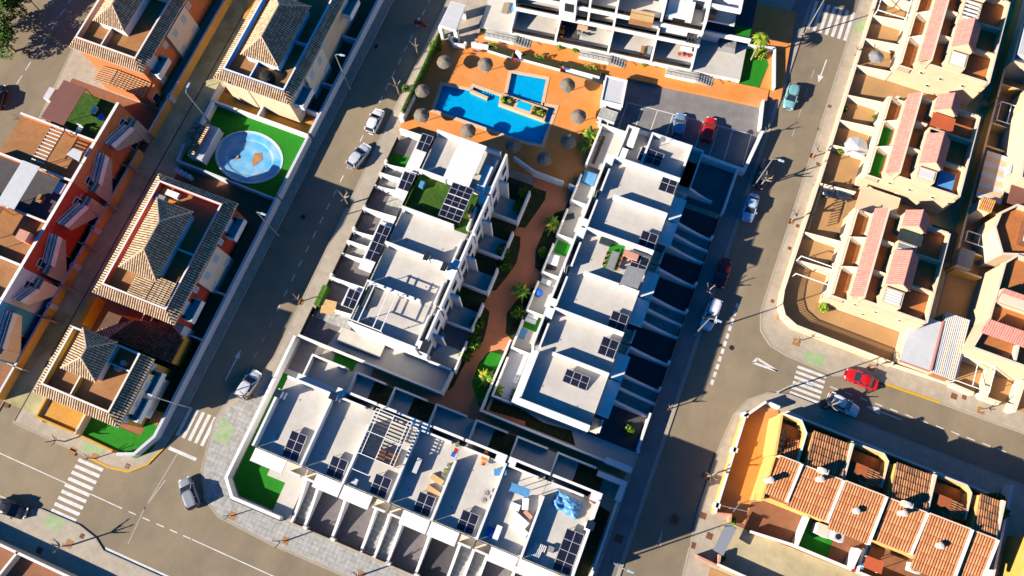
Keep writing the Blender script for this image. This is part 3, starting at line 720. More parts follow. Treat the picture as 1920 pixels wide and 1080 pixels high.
# corner lawn, wall and court west of B1
sheet('garden_lawn', [(-38.2, 4.5), (-35.6, 4.5), (-35.6, -7.2), (-33.9, -7.2), (-33.9, -8.6), (-31.2, -8.6), (-31.2, -12.3), (-36.4, -12.3), (-38.1, -10.7)], .16, 'turf')
b = MB(); b.prism([(-33.9, -5.6), (-28.8, -5.6), (-28.8, -12.6), (-31.2, -12.6), (-31.2, -8.6), (-33.9, -8.6)], .05, .9, 'deck'); struct(b, 'garden_terrace')
b = MB(); b.wall([(-38.4, 9.6), (-38.5, -10.8), (-36.6, -12.75), (-29.6, -12.75)], 0, 1.9, .42, 'white'); one(b, 'garden_wall', 'white perimeter wall round the corner lawn at the street junction', 'wall', group=GW)
b = MB(); b.wall([(-38.72, 9.6), (-38.82, -10.9), (-36.75, -13.05), (-29.6, -13.05)], 0, 1.45, .16, 'dark_metal'); one(b, 'metal_fence', 'dark metal fence outside the white corner wall', 'fence')
b = MB(); b.box(-38.1, -26.7, 4.3, 9.5, .05, .15, 'deck'); struct(b, 'side_yard')
sheet('car_court', [(-37.9, 5.2), (-35, 5.2), (-34.2, 9.5), (-37.9, 9.5)], .165, 'court')
sheet('court_paving', [(-35, 5.4), (-31.8, 5.4), (-31.4, 9.5), (-34.2, 9.5)], .168, 'pavement')
sheet('garden_lawn', WL([(628, 665), (652, 660), (672, 676), (660, 700), (622, 685)]), .18, 'turf')
# lower path of brown-red paving with the garden paths
b = MB(); b.box(-26.8, 10.0, 8.25, 9.65, .1, .16, 'path_paving'); struct(b, 'garden_path')

sheet('garden_lawn', [(7.7, 4.0), (9.7, 3.6), (9.7, -12.0), (7.7, -12.0)], .16, 'dark_soil')
sheet('garden_lawn', [(7.8, -6.0), (9.6, -6.0), (9.6, -12.0), (7.8, -12.0)], .17, 'turf')
# ================================================================ CENTRAL GARDEN, POOL, CAR PARK
from mathutils.geometry import tessellate_polygon
def holed(mb, outer, holes, z, mt):
    def ccw(p):
        a = sum(p[i][0]*p[(i+1) % len(p)][1]-p[(i+1) % len(p)][0]*p[i][1] for i in range(len(p)))
        return p if a > 0 else p[::-1]
    rings = [ccw(outer)]+[ccw(h)[::-1] for h in holes]
    flat = [p for r in rings for p in r]
    for t in tessellate_polygon([[Vector((x, y, 0)) for x, y in r] for r in rings]):
        p = [flat[i] for i in t]
        a = (p[1][0]-p[0][0])*(p[2][1]-p[0][1])-(p[2][0]-p[0][0])*(p[1][1]-p[0][1])
        if a < 0: p = p[::-1]
        mb.face([(x, y, z) for x, y in p], mt)
def basin(poly, zf, zt, zw, name_w='pool_water', shell='pool_tile'):
    b = MB(); b.prism(poly, zf-.01, zf, shell)
    n = len(poly)
    for k in range(n):
        p, q = poly[k], poly[(k+1) % n]; b.face([(p[0], p[1], zf), (q[0], q[1], zf), (q[0], q[1], zt), (p[0], p[1], zt)], shell)
    struct(b, 'pool_basin')
    if zw:
        b = MB(); b.face([(x, y, zw) for x, y in poly], 'water'); struct(b, name_w)
b = MB(); b.prism([(-16.2, 9.7), (-16.2, 44.0), (-10.2, 44.0), (-10.2, 9.7)], .05, .13, 'dark_soil'); struct(b, 'planting_bed')
P = WL([(1000, 330), (1062, 330), (1075, 352), (1058, 395), (1040, 400), (1020, 432), (1004, 470), (1003, 502), (1015, 512), (1012, 535), (988, 545), (966, 566), (950, 590), (948, 625), (962, 640), (952, 662), (938, 655), (916, 660), (898, 682), (884, 720), (900, 765), (985, 790), (985, 812), (905, 790), (825, 745), (850, 725), (862, 700), (880, 668), (906, 640), (914, 610), (918, 585), (903, 570), (905, 548), (930, 545), (950, 520), (968, 494), (975, 465), (976, 445), (960, 440), (962, 425), (985, 428), (1005, 400), (1022, 375), (1024, 360), (1000, 352)])
b = MB(); holed(b, P, [], .175, 'path_paving'); struct(b, 'garden_path')
sheet('garden_lawn', WL([(884, 718), (902, 680), (920, 660), (950, 668), (940, 690), (905, 760), (890, 750)]), .172, 'turf')
TZ = .6
main = [(-35.2, 53.3), (-30.7, 54.0), (-30.6, 54.8), (-25.9, 54.75), (-25.7, 53.9), (-25.5, 53.1), (-18.4, 53.0), (-19.3, 55.6), (-17.4, 55.9), (-17.1, 49.0), (-19.7, 48.6), (-26.3, 48.6), (-34.7, 48.6)]
child = [(-26.2, 59.0), (-20.4, 59.95), (-19.5, 55.15), (-25.4, 54.95)]
OUT = [(-38.2, 44.2), (-38.2, 60.4), (-33.7, 61.2), (-12.3, 61.9), (-10.4, 56.4), (-10.2, 54.9), (-9.9, 47.9), (-10.3, 44.2)]
b = MB(); holed(b, OUT, [main, child], TZ, 'orange_paving')
for k in range(len(OUT)):
    p, q = OUT[k], OUT[(k+1) % len(OUT)]; b.face([(p[0], p[1], 0), (q[0], q[1], 0), (q[0], q[1], TZ), (p[0], p[1], TZ)], 'orange_paving')
struct(b, 'pool_terrace')
basin(main, .14, TZ, .52); basin(child, .2, TZ, .53)
def coping(poly, w=.5):
    b = MB(); b.wall(poly, TZ-.06, TZ+.05, w, 'coping', close=True); struct(b, 'pool_coping')
coping([(p[0]*1.0, p[1]) for p in main]); coping(child)
b = MB(); b.wall([(-30.6, 53.75), (-27.7, 53.5)], .15, TZ+.05, .5, 'coping'); struct(b, 'pool_coping')
for k in range(4):
    b = MB(); x = -28.9+k*.42; b.box(x, x+.4, 53.8, 54.7, .14, .46-.08*k, 'pool_tile'); struct(b, 'pool_step')
# planters and little fountain basin between the two pools
P = [(-25.9, 54.95), (-18.5, 55.0), (-18.3, 52.85), (-25.7, 53.0)]
t = thing('pool_planter', 'stone planter island with two flower beds and a small fountain between the pools', 'planter', (-22, 54, .15))
b = MB(); b.prism(P, .15, .9, 'coping'); b.build('rim', t)
b = MB(); b.box(-25.4, -23.5, 53.35, 54.6, .85, .915, 'dark_soil'); b.build('flower_bed', t)
b = MB(); b.box(-20.6, -18.6, 53.2, 54.7, .85, .915, 'dark_soil'); b.build('flower_bed', t)
b = MB(); b.box(-23.1, -20.95, 53.5, 54.7, .86, .92, 'pool_tile'); b.build('fountain', t)
# thatched parasols
def make_parasol(loc, label):
    t = thing('thatched_parasol', label, 'parasol', loc, 'thatched parasols round the pool')
    x, y, z = loc; b = MB(); n = 22; prof = [(.05, 2.62), (.35, 2.5), (.75, 2.28), (1.12, 2.05), (1.16, 1.92), (.9, 1.98)]
    i = 0; b.lathe((x, y, z), prof, 'thatch', n)
    for k in range(len(b.v)):
        v = b.v[k]; r = random.uniform(.96, 1.05); b.v[k] = (x+(v[0]-x)*r, y+(v[1]-y)*r, v[2]+random.uniform(-.02, .02))
    b.build('canopy', t); b = MB(); b.tube((x, y, z), (x, y, z+2.5), .05, 'bark'); b.build('pole', t)
    b = MB(); b.lathe((x, y, z), [(.3, 0), (.3, .06)], 'kerb', 12); b.build('base', t); return t
PS = [(833, 114, 'thatched parasol nearest the street gate of the pool'), (910, 118, 'thatched parasol second from the gate, north of the long pool'), (1064, 157, 'thatched parasol east of the square pool, toward the car park'),
      (1085, 216, 'thatched parasol east of the planter island'), (791, 168, 'thatched parasol by the street wall at the west end of the pool'), (790, 214, 'thatched parasol at the south-west corner of the pool'),
      (877, 243, 'thatched parasol south of the long pool behind the white roof canopy'), (960, 122, 'thatched parasol straight north of the square pool'), (1066, 263, 'thatched parasol by the planted bed at the south-east of the pool'), (1021, 296, 'thatched parasol in the shade of the south-east path'), (962, 271, 'thatched parasol in the shade south of the pool')]
first = None
for x, y, lb in PS:
    if (x, y) == (960, 122): continue
    c = W(x, y, TZ+2.3); loc = (c[0], c[1], TZ)
    if first is None: first = make_parasol(loc, lb)
    else: dup(first, loc, random.uniform(0, 6), lb)
# pool side walls
b = MB(); b.wall([(-38.4, 49.8), (-38.5, 60.2)], 0, 1.7, .25, 'white'); one(b, 'pool_wall', 'white street wall along the west side of the pool terrace', 'wall')
b = MB(); b.wall([(-38.15, 46), (-38.2, 60.0)], 0, 2.9, .28, 'grass')
for k in range(1500):
    x, y, z = random.uniform(-38.4, -37.8), random.uniform(45.8, 60.1), random.uniform(1.6, 3.05); q = .13
    b.face([(x+random.uniform(-q, q), y+random.uniform(-q, q), z+random.uniform(-q, q)) for _ in range(3)], random.choice(['leaf', 'leaf', 'grass', 'leaf_light']))
one(b, 'hedge', 'dark green hedge inside the street wall of the pool terrace', 'hedge')
b = MB(); b.box(-38.6, -37.9, 45.3, 49.6, 0, 1.95, 'white'); one(b, 'meter_cabinet', 'white utility cabinet standing on the pavement at the pool corner', 'cabinet')
b = MB(); b.wall([(-16.6, 44.3), (-12.1, 44.25)], 0, 1.9, .3, 'white'); b.wall([(-11.2, 44.2), (-9.9, 44.1)], 0, 1.9, .3, 'white'); b.wall([(-20.2, 45.4), (-16.6, 44.3)], 0, 1.9, .3, 'white'); one(b, 'pool_wall', 'white wall south of the pool with the opening to the garden path', 'wall')
b = MB(); b.wall([(-12.0, 61.8), (-10.6, 58), (-10.4, 54.9)], 0, 2.1, .35, 'white'); one(b, 'pool_wall', 'white wall between the pool terrace and the car park', 'wall')
P = WL([(884, 82), (916, 88), (960, 102), (968, 96), (978, 104), (1052, 124), (1052, 118), (1126, 138)], 1.4)
b = MB(); b.wall([P[0], P[1]], .1, 1.7, .35, 'white'); b.wall([P[1], P[2]], .1, 1.3, .9, 'white', 'dark_soil'); b.wall([P[3], P[4]], .1, 1.7, .35, 'white'); b.wall([P[4], P[5]], .1, 1.3, .9, 'white', 'dark_soil'); b.wall([P[6], P[7]], .1, 1.3, .9, 'white', 'dark_soil')
one(b, 'planter_wall', 'white stepped planter wall north of the pool with flowers in it', 'wall')
def strip_sign(x, y, lab):
    t = thing('pool_sign', lab, 'sign', (*W(x, y, 1.5), 1.2), 'red and blue signs on the planter wall'); c = W(x, y, 1.75)
    b = MB(); b.box(c[0]-.45, c[0], c[1]-.75, c[1]-.70, 1.0, 1.5, 'red_plastic'); b.build('red_half', t)
    b = MB(); b.box(c[0], c[0]+.5, c[1]-.68, c[1]-.63, 1.0, 1.5, 'blue_plastic'); b.build('blue_half', t)
strip_sign(894, 85, 'red and blue sign on the western end of the planter wall'); strip_sign(972, 101, 'red and blue sign in the middle of the planter wall'); strip_sign(1062, 118, 'red and blue sign on the eastern part of the planter wall')
# gate pavilion by the street, box by the car park
t = thing('gate_pavilion', 'white flat-roofed gate pavilion on the street beside the pool', 'pavilion', (-37.2, 63, 0))
Q = WL([(846, 2), (874, 10), (855, 58), (823, 48)], 3.3)
b = MB(); b.prism(Q, 2.9, 3.3, 'white'); b.prism([(p[0]*.93-37.2*.07, p[1]*.93+63.2*.07) for p in Q], 3.3, 3.33, 'grey_sheet'); b.build('roof', t)
b = MB()
for k in (2, 3):
    x, y = Q[k][0]*.9-3.72, Q[k][1]*.9+6.32; b_ = MB(); b_.box(x-.3, x+.3, y-.3, y+.3, 0, 2.95, 'white'); b_.build('pillar', t)
b.wall([(Q[0][0]*.9-3.72, Q[0][1]*.9+6.32), (Q[1][0]*.9-3.72, Q[1][1]*.9+6.32)], 0, 2.9, .25, 'white'); b.build('wall', t)
b = MB(); b.wall(WL([(842, 65), (850, 82), (870, 84), (873, 78)], 1.5), 0, 1.5, .35, 'white'); one(b, 'pool_wall', 'low white angled wall at the pool gate', 'wall')
t = thing('utility_building', 'small white flat-roofed utility building at the corner of the car park', 'building', (-10.3, 60, 0))
Q = WL([(1137, 143), (1175, 152), (1166, 198), (1127, 189)], 3.0)
b = MB(); b.prism(Q, 0, 2.9, 'white'); b.build('wall', t)
b = MB(); b.wall(Q, 2.6, 3.12, .25, 'white', close=True); b.build('parapet', t); b = MB(); b.prism(Q, 2.9, 2.94, 'grey_sheet'); b.build('roof', t)
b = MB(); c = W(1148, 205, .0); b.box(-11.0, -8.4, 55.6, 57.4, 0, 2.2, 'white', 'pavement_stone'); one(b, 'store_box', 'low white store attached beside the utility building', 'store')
# car park
Q = WL([(1155, 140), (1432, 196), (1408, 290), (1120, 232)])
b = MB(); b.prism([(-10.2, 55.3), (-12, 64.7), (10.9, 67.9), (12.2, 60), (11.6, 55.2)], .1, .15, 'asphalt_grey'); struct(b, 'car_park')
b = MB()
pk = WL([(1177, 192), (1205, 200), (1233, 207), (1262, 215), (1290, 222), (1318, 230), (1347, 237), (1374, 243), (1409, 252)], .15)
for k, p in enumerate(pk):
    q = (p[0]+.75*.9, p[1]-5.0); strip(b, p, (p[0]+.1+.02*k, p[1]-5.2), .12, z=.158)
strip(b, pk[0], pk[-1], .12, z=.157)
struct(b, 'parking_line')
b = MB(); b.wall([(11.0, 67.5), (11.9, 62.9)], 0, 1.4, .3, 'white'); b.wall([(12.3, 62.4), (11.6, 55.1)], 0, 1.6, .45, 'white'); one(b, 'garden_wall', 'white street wall of the car park', 'wall', group=GW)
# ================================================================ TERRACED APARTMENTS NORTH OF THE POOL (turned 7.4 degrees)
A7 = math.radians(7.3); CA, SA = math.cos(A7), math.sin(A7); OX, OY = -28.4, 65.4
def R7(u, v): return (OX+u*CA-v*SA, OY+u*SA+v*CA)
def rb(mb, u0, u1, v0, v1, z0, z1, mt, top=None): return mb.prism([R7(u0, v0), R7(u1, v0), R7(u1, v1), R7(u0, v1)], z0, z1, mt, top)
b = MB(); rb(b, -5, 40, -3.6, -.62, .1, .62, 'orange_paving'); struct(b, 'pool_walk')
b = MB(); rb(b, 35.4, 42, -1.6, 14, .1, .5, 'orange_paving'); struct(b, 'pool_walk')
b = MB(); b.prism([R7(*p) for p in ((35.4, -1.4), (37.4, -1.5), (38.5, -.5), (39.2, 3.6), (38.0, 6.4), (35.4, 6.2))], .4, .56, 'turf'); struct(b, 'garden_lawn')
t = thing('terraced_apartments', 'white terraced apartment block with stacked balconies above the pool', 'apartment building', (*R7(16, 8), 0))
b = MB(); rb(b, -5, -.2, -.6, 6.5, 0, 1.4, 'white', 'deck'); b.build('side_terrace', t)
b = MB(); rb(b, -.2, 27.9, -.6, 5.0, 0, 1.4, 'white', 'deck'); b.build('terrace', t)
b = MB(); rb(b, 0, 31, 5.0, 30, 0, 4.1, 'white'); b.build('ground_floor', t)
b = MB(); rb(b, 0, 28.1, 5.2, 30, 4.45, 7.2, 'white'); b.build('first_floor', t)
b = MB(); rb(b, 0, 28, 5.4, 30, 7.55, 10.4, 'white', 'deck'); b.build('second_floor', t)
for z0, v0, u1 in ((4.1, 1.8, 28.3), (7.2, 1.9, 28.2)):
    b = MB(); rb(b, -.1, u1, v0, 30, z0, z0+.35, 'white', 'deck'); b.build('balcony_slab', t)
for k, u in enumerate([0, 7.0, 15.2, 21.8, 27.9]):
    b = MB(); b.hexa([(*R7(u-.15, -.7), 1.4), (*R7(u+.15, -.7), 1.4), (*R7(u+.15, 5), 1.4), (*R7(u-.15, 5), 1.4)], [(*R7(u-.15, -.7), 2.5), (*R7(u+.15, -.7), 2.5), (*R7(u+.15, 5), 4.08), (*R7(u-.15, 5), 4.08)], 'white'); b.build('dividing_wall', t)
for k, u in enumerate([0, 7.0, 11.3, 15.2, 21.8, 27.9]):
    b = MB(); rb(b, u-.16, u+.16, 1.83, 5.2, 4.45, 7.18, 'white'); b.build('dividing_wall', t)
    b = MB(); rb(b, u-.16, u+.16, 1.93, 5.4, 7.55, 10.2, 'white'); b.build('dividing_wall', t)
for zf, v0, u1 in ((1.4, -.6, 27.8), (4.45, 1.8, 28.2), (7.55, 1.9, 28.1)):
    b = MB(); g = MB(); rb(b, -.12, u1, v0-.14, v0+.1, zf-.5, zf+.14, 'white'); b.build('balcony_edge', t)
    rb(g, .2, u1-.2, v0+.1, v0+.13, zf+.15, zf+1.0, 'glass'); g.build('glass_rail', t)
    r = MB(); p0, p1 = R7(.2, v0+.12), R7(u1-.2, v0+.12); r.tube((*p0, zf+1.03), (*p1, zf+1.03), .045, 'dark_metal', n=5)
    for k in range(21): p = R7(.3+k*1.35, v0+.12); r.tube((*p, zf), (*p, zf+1.0), .025, 'dark_metal', n=4)
    r.build('handrail', t)
for zf, v0 in ((1.4, 5.0), (4.45, 5.2), (7.55, 5.4)):
    for u in (1.0, 4.2, 8.2, 12.2, 16.4, 19.0, 22.8, 25.4):
        fr = MB(); rb(fr, u, u+1.9, v0-.05, v0, zf+.1, zf+2.2, 'frame'); o = fr.build('window', t)
        g = MB(); rb(g, u+.08, u+1.82, v0-.07, v0-.05, zf+.15, zf+2.12, 'pane'); g.build('pane', o)
b = MB(); rb(b, 17.3, 20.7, 1.0, 2.6, 7.3, 8.6, 'wood', 'tan_fabric'); b.build('wooden_box', t)
b = MB(); rb(b, 7.2, 9.4, 1.5, 5.2, 4.45, 10.4, 'white'); b.build('stair_tower', t)
b = MB(); rb(b, 22.2, 26.0, 2.4, 5.4, 4.46, 9.2, 'white'); b.build('stair_tower', t)
b = MB(); rb(b, 7.7, 9.0, 1.42, 1.5, 6.6, 8.4, 'pane'); b.build('stair_window', t)
b = MB(); rb(b, 23.3, 25.0, 2.32, 2.4, 6.6, 8.8, 'pane'); b.build('stair_window', t)
b = MB(); rb(b, 7.3, 10.2, .6, 3.4, 1.41, 1.5, 'asphalt_dark'); b.build('dark_rug', t)
for k in range(4):
    b = MB(); rb(b, 26.1+k*.5, 26.4+k*.5, 1.72, 1.8, 4.7, 6.6, 'pane'); b.build('slot_window', t)
b = MB(); rb(b, 28.0, 35.4, -.5, 5.6, 0, 1.4, 'white', 'deck'); b.build('end_patio', t)
b = MB(); rb(b, 28.3, 35.2, 4.2, 12, 4.1, 4.45, 'white', 'asphalt_dark'); rb(b, 28.3, 35.3, 4.05, 4.3, 4.1, 5.0, 'white'); rb(b, 28.4, 35.2, 7.0, 14, 0, 4.1, 'white'); b.build('end_terrace', t)
b = MB(); rb(b, 32.8, 35.1, 4.5, 6.4, 4.45, 4.5, 'turf'); b.build('turf', t)
b = MB(); rb(b, 28.2, 32.2, 4.1, 14, 7.2, 7.55, 'white', 'deck'); rb(b, 28.2, 32.2, 7.5, 14, 4.5, 7.2, 'white'); b.build('upper_terrace', t)
b = MB(); b.wall([R7(28.2, 4.7), R7(32.2, 4.7), R7(32.2, 12)], 9.6, 10.3, .4, 'white'); rb(b, 28.3, 32.1, 6.5, 14, 7.56, 9.6, 'white'); b.build('roof_frame', t)
b = MB(); rb(b, 28.3, 29.3, 4.3, 5.8, 7.56, 8.6, 'wood'); b.build('wooden_box', t)
b = MB(); b.wall([R7(35.5, 5.8), R7(39.6, 6.2), R7(40.6, -.5)], .1, 1.4, .3, 'white'); one(b, 'garden_wall', 'white wall round the corner lawn below the eastern apartment terrace', 'wall', group=GW)
for u, lb in ((-1.5, 'western'), (13.4, 'middle'), (26.8, 'eastern')):
    t2 = thing('garden_stair', f'{lb} stair with glass rail from the pool walk up to the apartments', 'stairs', (*R7(u, -1.2), .1), 'stairs below the apartments')
    b = MB()
    for k in range(7): rb(b, u+2.2+.42*k, u+2.2+.42*(k+1), -2.1, -.75, .1, 1.4-.14*k, 'pavement_stone')
    rb(b, u-2.4, u+2.2, -2.1, -.75, .1, 1.4, 'white', 'deck'); b.build('steps', t2)
    g = MB(); g.path([(*R7(u-2.4, -2.05), 2.3), (*R7(u+2.2, -2.05), 2.3), (*R7(u+5.1, -2.05), 1.4)], .04, 'dark_metal'); 
    for q in range(7): p = R7(u-2.4+q*.75, -2.05); g.tube((*p, 1.3), (*p, 2.3), .025, 'dark_metal', n=4)
    g.build('handrail', t2)
# furniture on the terraces
def box_thing(name, label, cat, px, py, z, sx, sy, h, mt, rot=A7, top=None, group=None):
    c = W(px, py, z+h); b = MB(); cr, sr = math.cos(rot), math.sin(rot)
    b.prism([(c[0]+dx*cr-dy*sr, c[1]+dx*sr+dy*cr) for dx, dy in ((-sx/2, -sy/2), (sx/2, -sy/2), (sx/2, sy/2), (-sx/2, sy/2))], z, z+h, mt, top)
    return b, c
def table_set(px, py, z, label, mt='orange_plastic', sx=1.6, sy=.9, chairs=4, rot=A7, cm=None):
    c = W(px, py, z+.75); t = thing('dining_table', label+' table with chairs around it', 'table', (*c, z), 'garden tables'); cr, sr = math.cos(rot), math.sin(rot)
    def L(dx, dy): return (c[0]+dx*cr-dy*sr, c[1]+dx*sr+dy*cr)
    b = MB(); b.prism([L(-sx/2, -sy/2), L(sx/2, -sy/2), L(sx/2, sy/2), L(-sx/2, sy/2)], z+.70, z+.75, mt); b.build('tabletop', t)
    for dx in (-1, 1):
        for dy in (-1, 1): b = MB(); p = L(dx*sx*.42, dy*sy*.4); b.tube((*p, z), (*p, z+.7), .03, 'metal', n=4); b.build('leg', t)
    W4 = ['near the street', 'near the wall', 'on the far side', 'on the near side', 'at the left corner', 'at the right corner']
    for k in range(chairs):
        s = -1 if k % 2 else 1; dx = (k//2-(chairs//2-1)/2)*.75; p = L(dx, s*(sy/2+.35))
        ch = thing('chair', f'chair {W4[k]} of the {label} table', 'chair', (*p, z), 'garden chairs')
        b = MB(); b.prism([(p[0]+q*.24*cr-r*.24*sr, p[1]+q*.24*sr+r*.24*cr) for q, r in ((-1, -1), (1, -1), (1, 1), (-1, 1))], z+.42, z+.47, cm or mt); b.build('seat', ch)
        b = MB(); e = (p[0]-sr*s*.24, p[1]+cr*s*.24); b.prism([(e[0]+q*.24*cr-r*.03*sr, e[1]+q*.24*sr+r*.03*cr) for q, r in ((-1, -1), (1, -1), (1, 1), (-1, 1))], z+.45, z+.9, cm or mt); b.build('backrest', ch)
        b = MB()
        for q, r in ((-1, -1), (1, -1), (1, 1), (-1, 1)): b.tube((p[0]+q*.2*cr-r*.2*sr, p[1]+q*.2*sr+r*.2*cr, z), (p[0]+q*.2*cr-r*.2*sr, p[1]+q*.2*sr+r*.2*cr, z+.43), .02, 'metal', n=4)
        b.build('legs', ch)
    return t
table_set(1050, 58, 1.4, 'bright orange', sx=1.4, sy=.8)
table_set(1286, 92, 1.4, 'white terrace', mt='white_paint', cm='red_plastic', chairs=6, sx=1.8)
table_set(1092, 52, 1.4, 'tan terrace', mt='coping', cm='grey_fabric')
for px, py, w_, d_, h_, mt, nm, lb, ct in ((1367, 80, 2.6, 2.0, 1.1, 'grey_fabric', 'covered_furniture', 'heap of furniture under a grey cover on the eastern terrace', 'cover'),
        (975, 8, 2.6, 1.6, .9, 'blue_cover', 'covered_furniture', 'furniture under a blue-green cover on the western terrace', 'cover'), (1205, 92, .5, 1.2, .5, 'wood', 'sun_lounger', 'orange sun lounger on the third terrace', 'lounger'), (1218, 93, .6, 1.2, .5, 'grey_fabric', 'sun_lounger', 'grey sun lounger on the third terrace', 'lounger'),
        (948, 14, .9, 1.8, .35, 'bark', 'sun_lounger', 'dark wicker lounger on the western terrace', 'lounger'), (1155, 52, 2.6, .8, .8, 'salmon_wall', 'outdoor_sofa', 'salmon outdoor bench against the wall of the second terrace', 'sofa')):
    b, c = box_thing(nm, lb, ct, px, py, 1.4, w_, d_, h_, mt)
    if 'cover' in nm:
        for k in range(len(b.v)): v = b.v[k]; b.v[k] = (c[0]+(v[0]-c[0])*(1 if v[2] < 1.5 else .8), c[1]+(v[1]-c[1])*(1 if v[2] < 1.5 else .75), v[2])
        for q in range(14):
            a = random.uniform(0, 6.28); x, y = c[0]+math.cos(a)*w_*.35, c[1]+math.sin(a)*d_*.35
            b.slat((c[0], c[1], 1.4+h_+.05), (x, y, 1.4+h_*random.uniform(.5, 1)), .18, .1, mt)
    one(b, nm, lb, ct)
_before = set(bpy.data.objects)
# ================================================================ TILE-ROOFED HOUSES ON THE LEFT
TAN = ['tile_tan', 'tile_pale', 'tile_pale']; BRN = ['tile_tan', 'tile_brown', 'tile_pale']
def skirt(par, o, i, z0, z1, sides='nesw', mats=TAN, sp=.36, gaps=()):
    (x0, x1, y0, y1), (a0, a1, b0, b1) = o, i
    F_ = {'s': [(x0, y0, z0), (x1, y0, z0), (a1, b0, z1), (a0, b0, z1)], 'n': [(x1, y1, z0), (x0, y1, z0), (a0, b1, z1), (a1, b1, z1)],
          'w': [(x0, y1, z0), (x0, y0, z0), (a0, b0, z1), (a0, b1, z1)], 'e': [(x1, y0, z0), (x1, y1, z0), (a1, b1, z1), (a1, b0, z1)]}
    for s in sides:
        b = MB(); b.tiles(F_[s], 'tile_gap', mats, sp=sp); b.build('tiled_eave', par)
    b = MB(); b.prism([(x0+.02, y0+.02), (x1-.02, y0+.02), (x1-.02, y1-.02), (x0+.02, y1-.02)], z0-.16, z0-.03, 'beige_pale'); b.build('eave_slab', par)
def hip(par, x0, x1, y0, y1, z0, xr, r0, r1, z1, mats=TAN, name='hipped_roof'):
    t = MB()
    t.tiles([(x0, y1, z0), (x0, y0, z0), (xr, r0, z1), (xr, r1, z1)], 'tile_gap', mats)
    t.tiles([(x1, y0, z0), (x1, y1, z0), (xr, r1, z1), (xr, r0, z1)], 'tile_gap', mats)
    t.tiles([(x0, y0, z0), (x1, y0, z0), (xr, r0, z1)], 'tile_gap', mats)
    t.tiles([(x1, y1, z0), (x0, y1, z0), (xr, r1, z1)], 'tile_gap', mats)
    for a, c in (((x0, y0, z0), (xr, r0, z1)), ((x1, y0, z0), (xr, r0, z1)), ((x0, y1, z0), (xr, r1, z1)), ((x1, y1, z0), (xr, r1, z1)), ((xr, r0, z1), (xr, r1, z1))):
        t.tube(a, c, .12, 'tile_pale', n=5)
    return t.build(name, par)
def eface_window(par, x, y0, y1, z0, z1, wall=None, sh=False):
    b = MB(); b.box(x, x+.06, y0-.08, y1+.08, z0-.08, z1+.08, 'white_paint'); o = b.build('window', par)
    g = MB(); g.box(x+.05, x+.075, y0, y1, z0, z1, 'shutter' if sh else 'pane'); g.build('pane', o)
def villa(label, o, i, hipb, ridge, wallm, floorm='terrace_tan', low=6.0, cab=True, sides='nesw', eparts=(), mats=TAN, inner='salmon_wall', cap='white', name='tiled_house', bay=None, cabm='white'):
    (x0, x1, y0, y1), (a0, a1, b0, b1) = o, i
    t = thing(name, label, 'house', ((x0+x1)/2, (y0+y1)/2, 0), 'tile-roofed houses')
    b = MB(); b.box(x0+.55, x1-.7, y0+.55, y1-.55, 0, 5.7, wallm, floorm); b.build('wall', t)
    skirt(t, o, i, low-.15, low+.62, sides, mats)
    b = MB(); b.wall([(a0+.12, b0+.12), (a1-.12, b0+.12), (a1-.12, b1-.12), (a0+.12, b1-.12)], 5.7, 6.85, .24, inner, cap, close=True); b.build('parapet', t)
    b = MB(); b.box(a0+.25, a1-.25, b0+.25, b1-.25, 5.7, 5.92, floorm); b.build('roof_terrace', t)
    hx0, hx1, hy0, hy1 = hipb
    b = MB(); b.box(hx0+.35, hx1-.55, hy0+.35, hy1-.35, 5.75, 8.0, cabm); b.build('roof_cabin', t)
    hip(t, hx0, hx1, hy0, hy1, 7.95, *ridge, mats=mats)
    b = MB(); b.wall([(hx1-.55, (hy0+hy1)/2), (a1-.25, (hy0+hy1)/2)], 5.75, 6.8, .2, cabm); b.build('partition', t)
    b = MB(); b.wall([(hx0+2.2, hy0+.4), (hx0+2.2, b0+.25)], 5.75, 6.8, .2, inner, cap); b.build('partition', t)
    X = x1-.7
    # street front: projecting pale bay with two windows and balconies
    ym = (y0+y1)/2 if bay is None else bay
    b = MB(); b.box(X, X+.55, ym-2.8, ym+2.8, 0, 5.2, 'beige_pale'); b.build('front_bay', t)
    for dy in (-1.3, 1.3): eface_window(t, X+.55, ym+dy-.5, ym+dy+.5, 3.2, 4.5, sh=True)
    for dy in (-1.9, 1.9): eface_window(t, X+.55, ym+dy-.6, ym+dy+.6, .8, 2.3, sh=True)
    for yy in (y0+1.3, y1-4.6):
        b = MB(); b.box(X, X+1.5, yy, yy+3.3, 2.6, 2.85, 'white'); b.wall([(X, yy+.08), (X+1.42, yy+.08), (X+1.42, yy+3.2), (X, yy+3.2)], 2.85, 3.75, .16, 'white'); b.build('balcony', t)
        eface_window(t, X, yy+.7, yy+2.4, 2.9, 4.9, sh=True)
        eface_window(t, X, yy+.5, yy+1.6, .9, 2.2, sh=True)
    for yy in (ym-4.0, ym+3.4): eface_window(t, X, yy, yy+.7, 3.3, 4.3, sh=True)
    return t
C = villa('large tile-roofed house with a dark hipped roof and brown roof terrace between alley and street', (-65.2, -52.6, 4.6, 23.3), (-64.0, -54.1, 6.0, 22.2), (-62.3, -56.6, 8.9, 19.5), (-58.95, 12.0, 16.2, 10.2), 'red_wall', inner='red_wall')
D = villa('ochre tile-roofed corner house with a small hipped roof near the street junction', (-65.6, -52.8, -10.0, -.3), (-64.6, -54.4, -8.7, -.4), (-62.5, -57.3, -5.8, -.15), (-59.6, -3.6, -2.2, 9.8), 'ochre', sides='esw', inner='ochre')
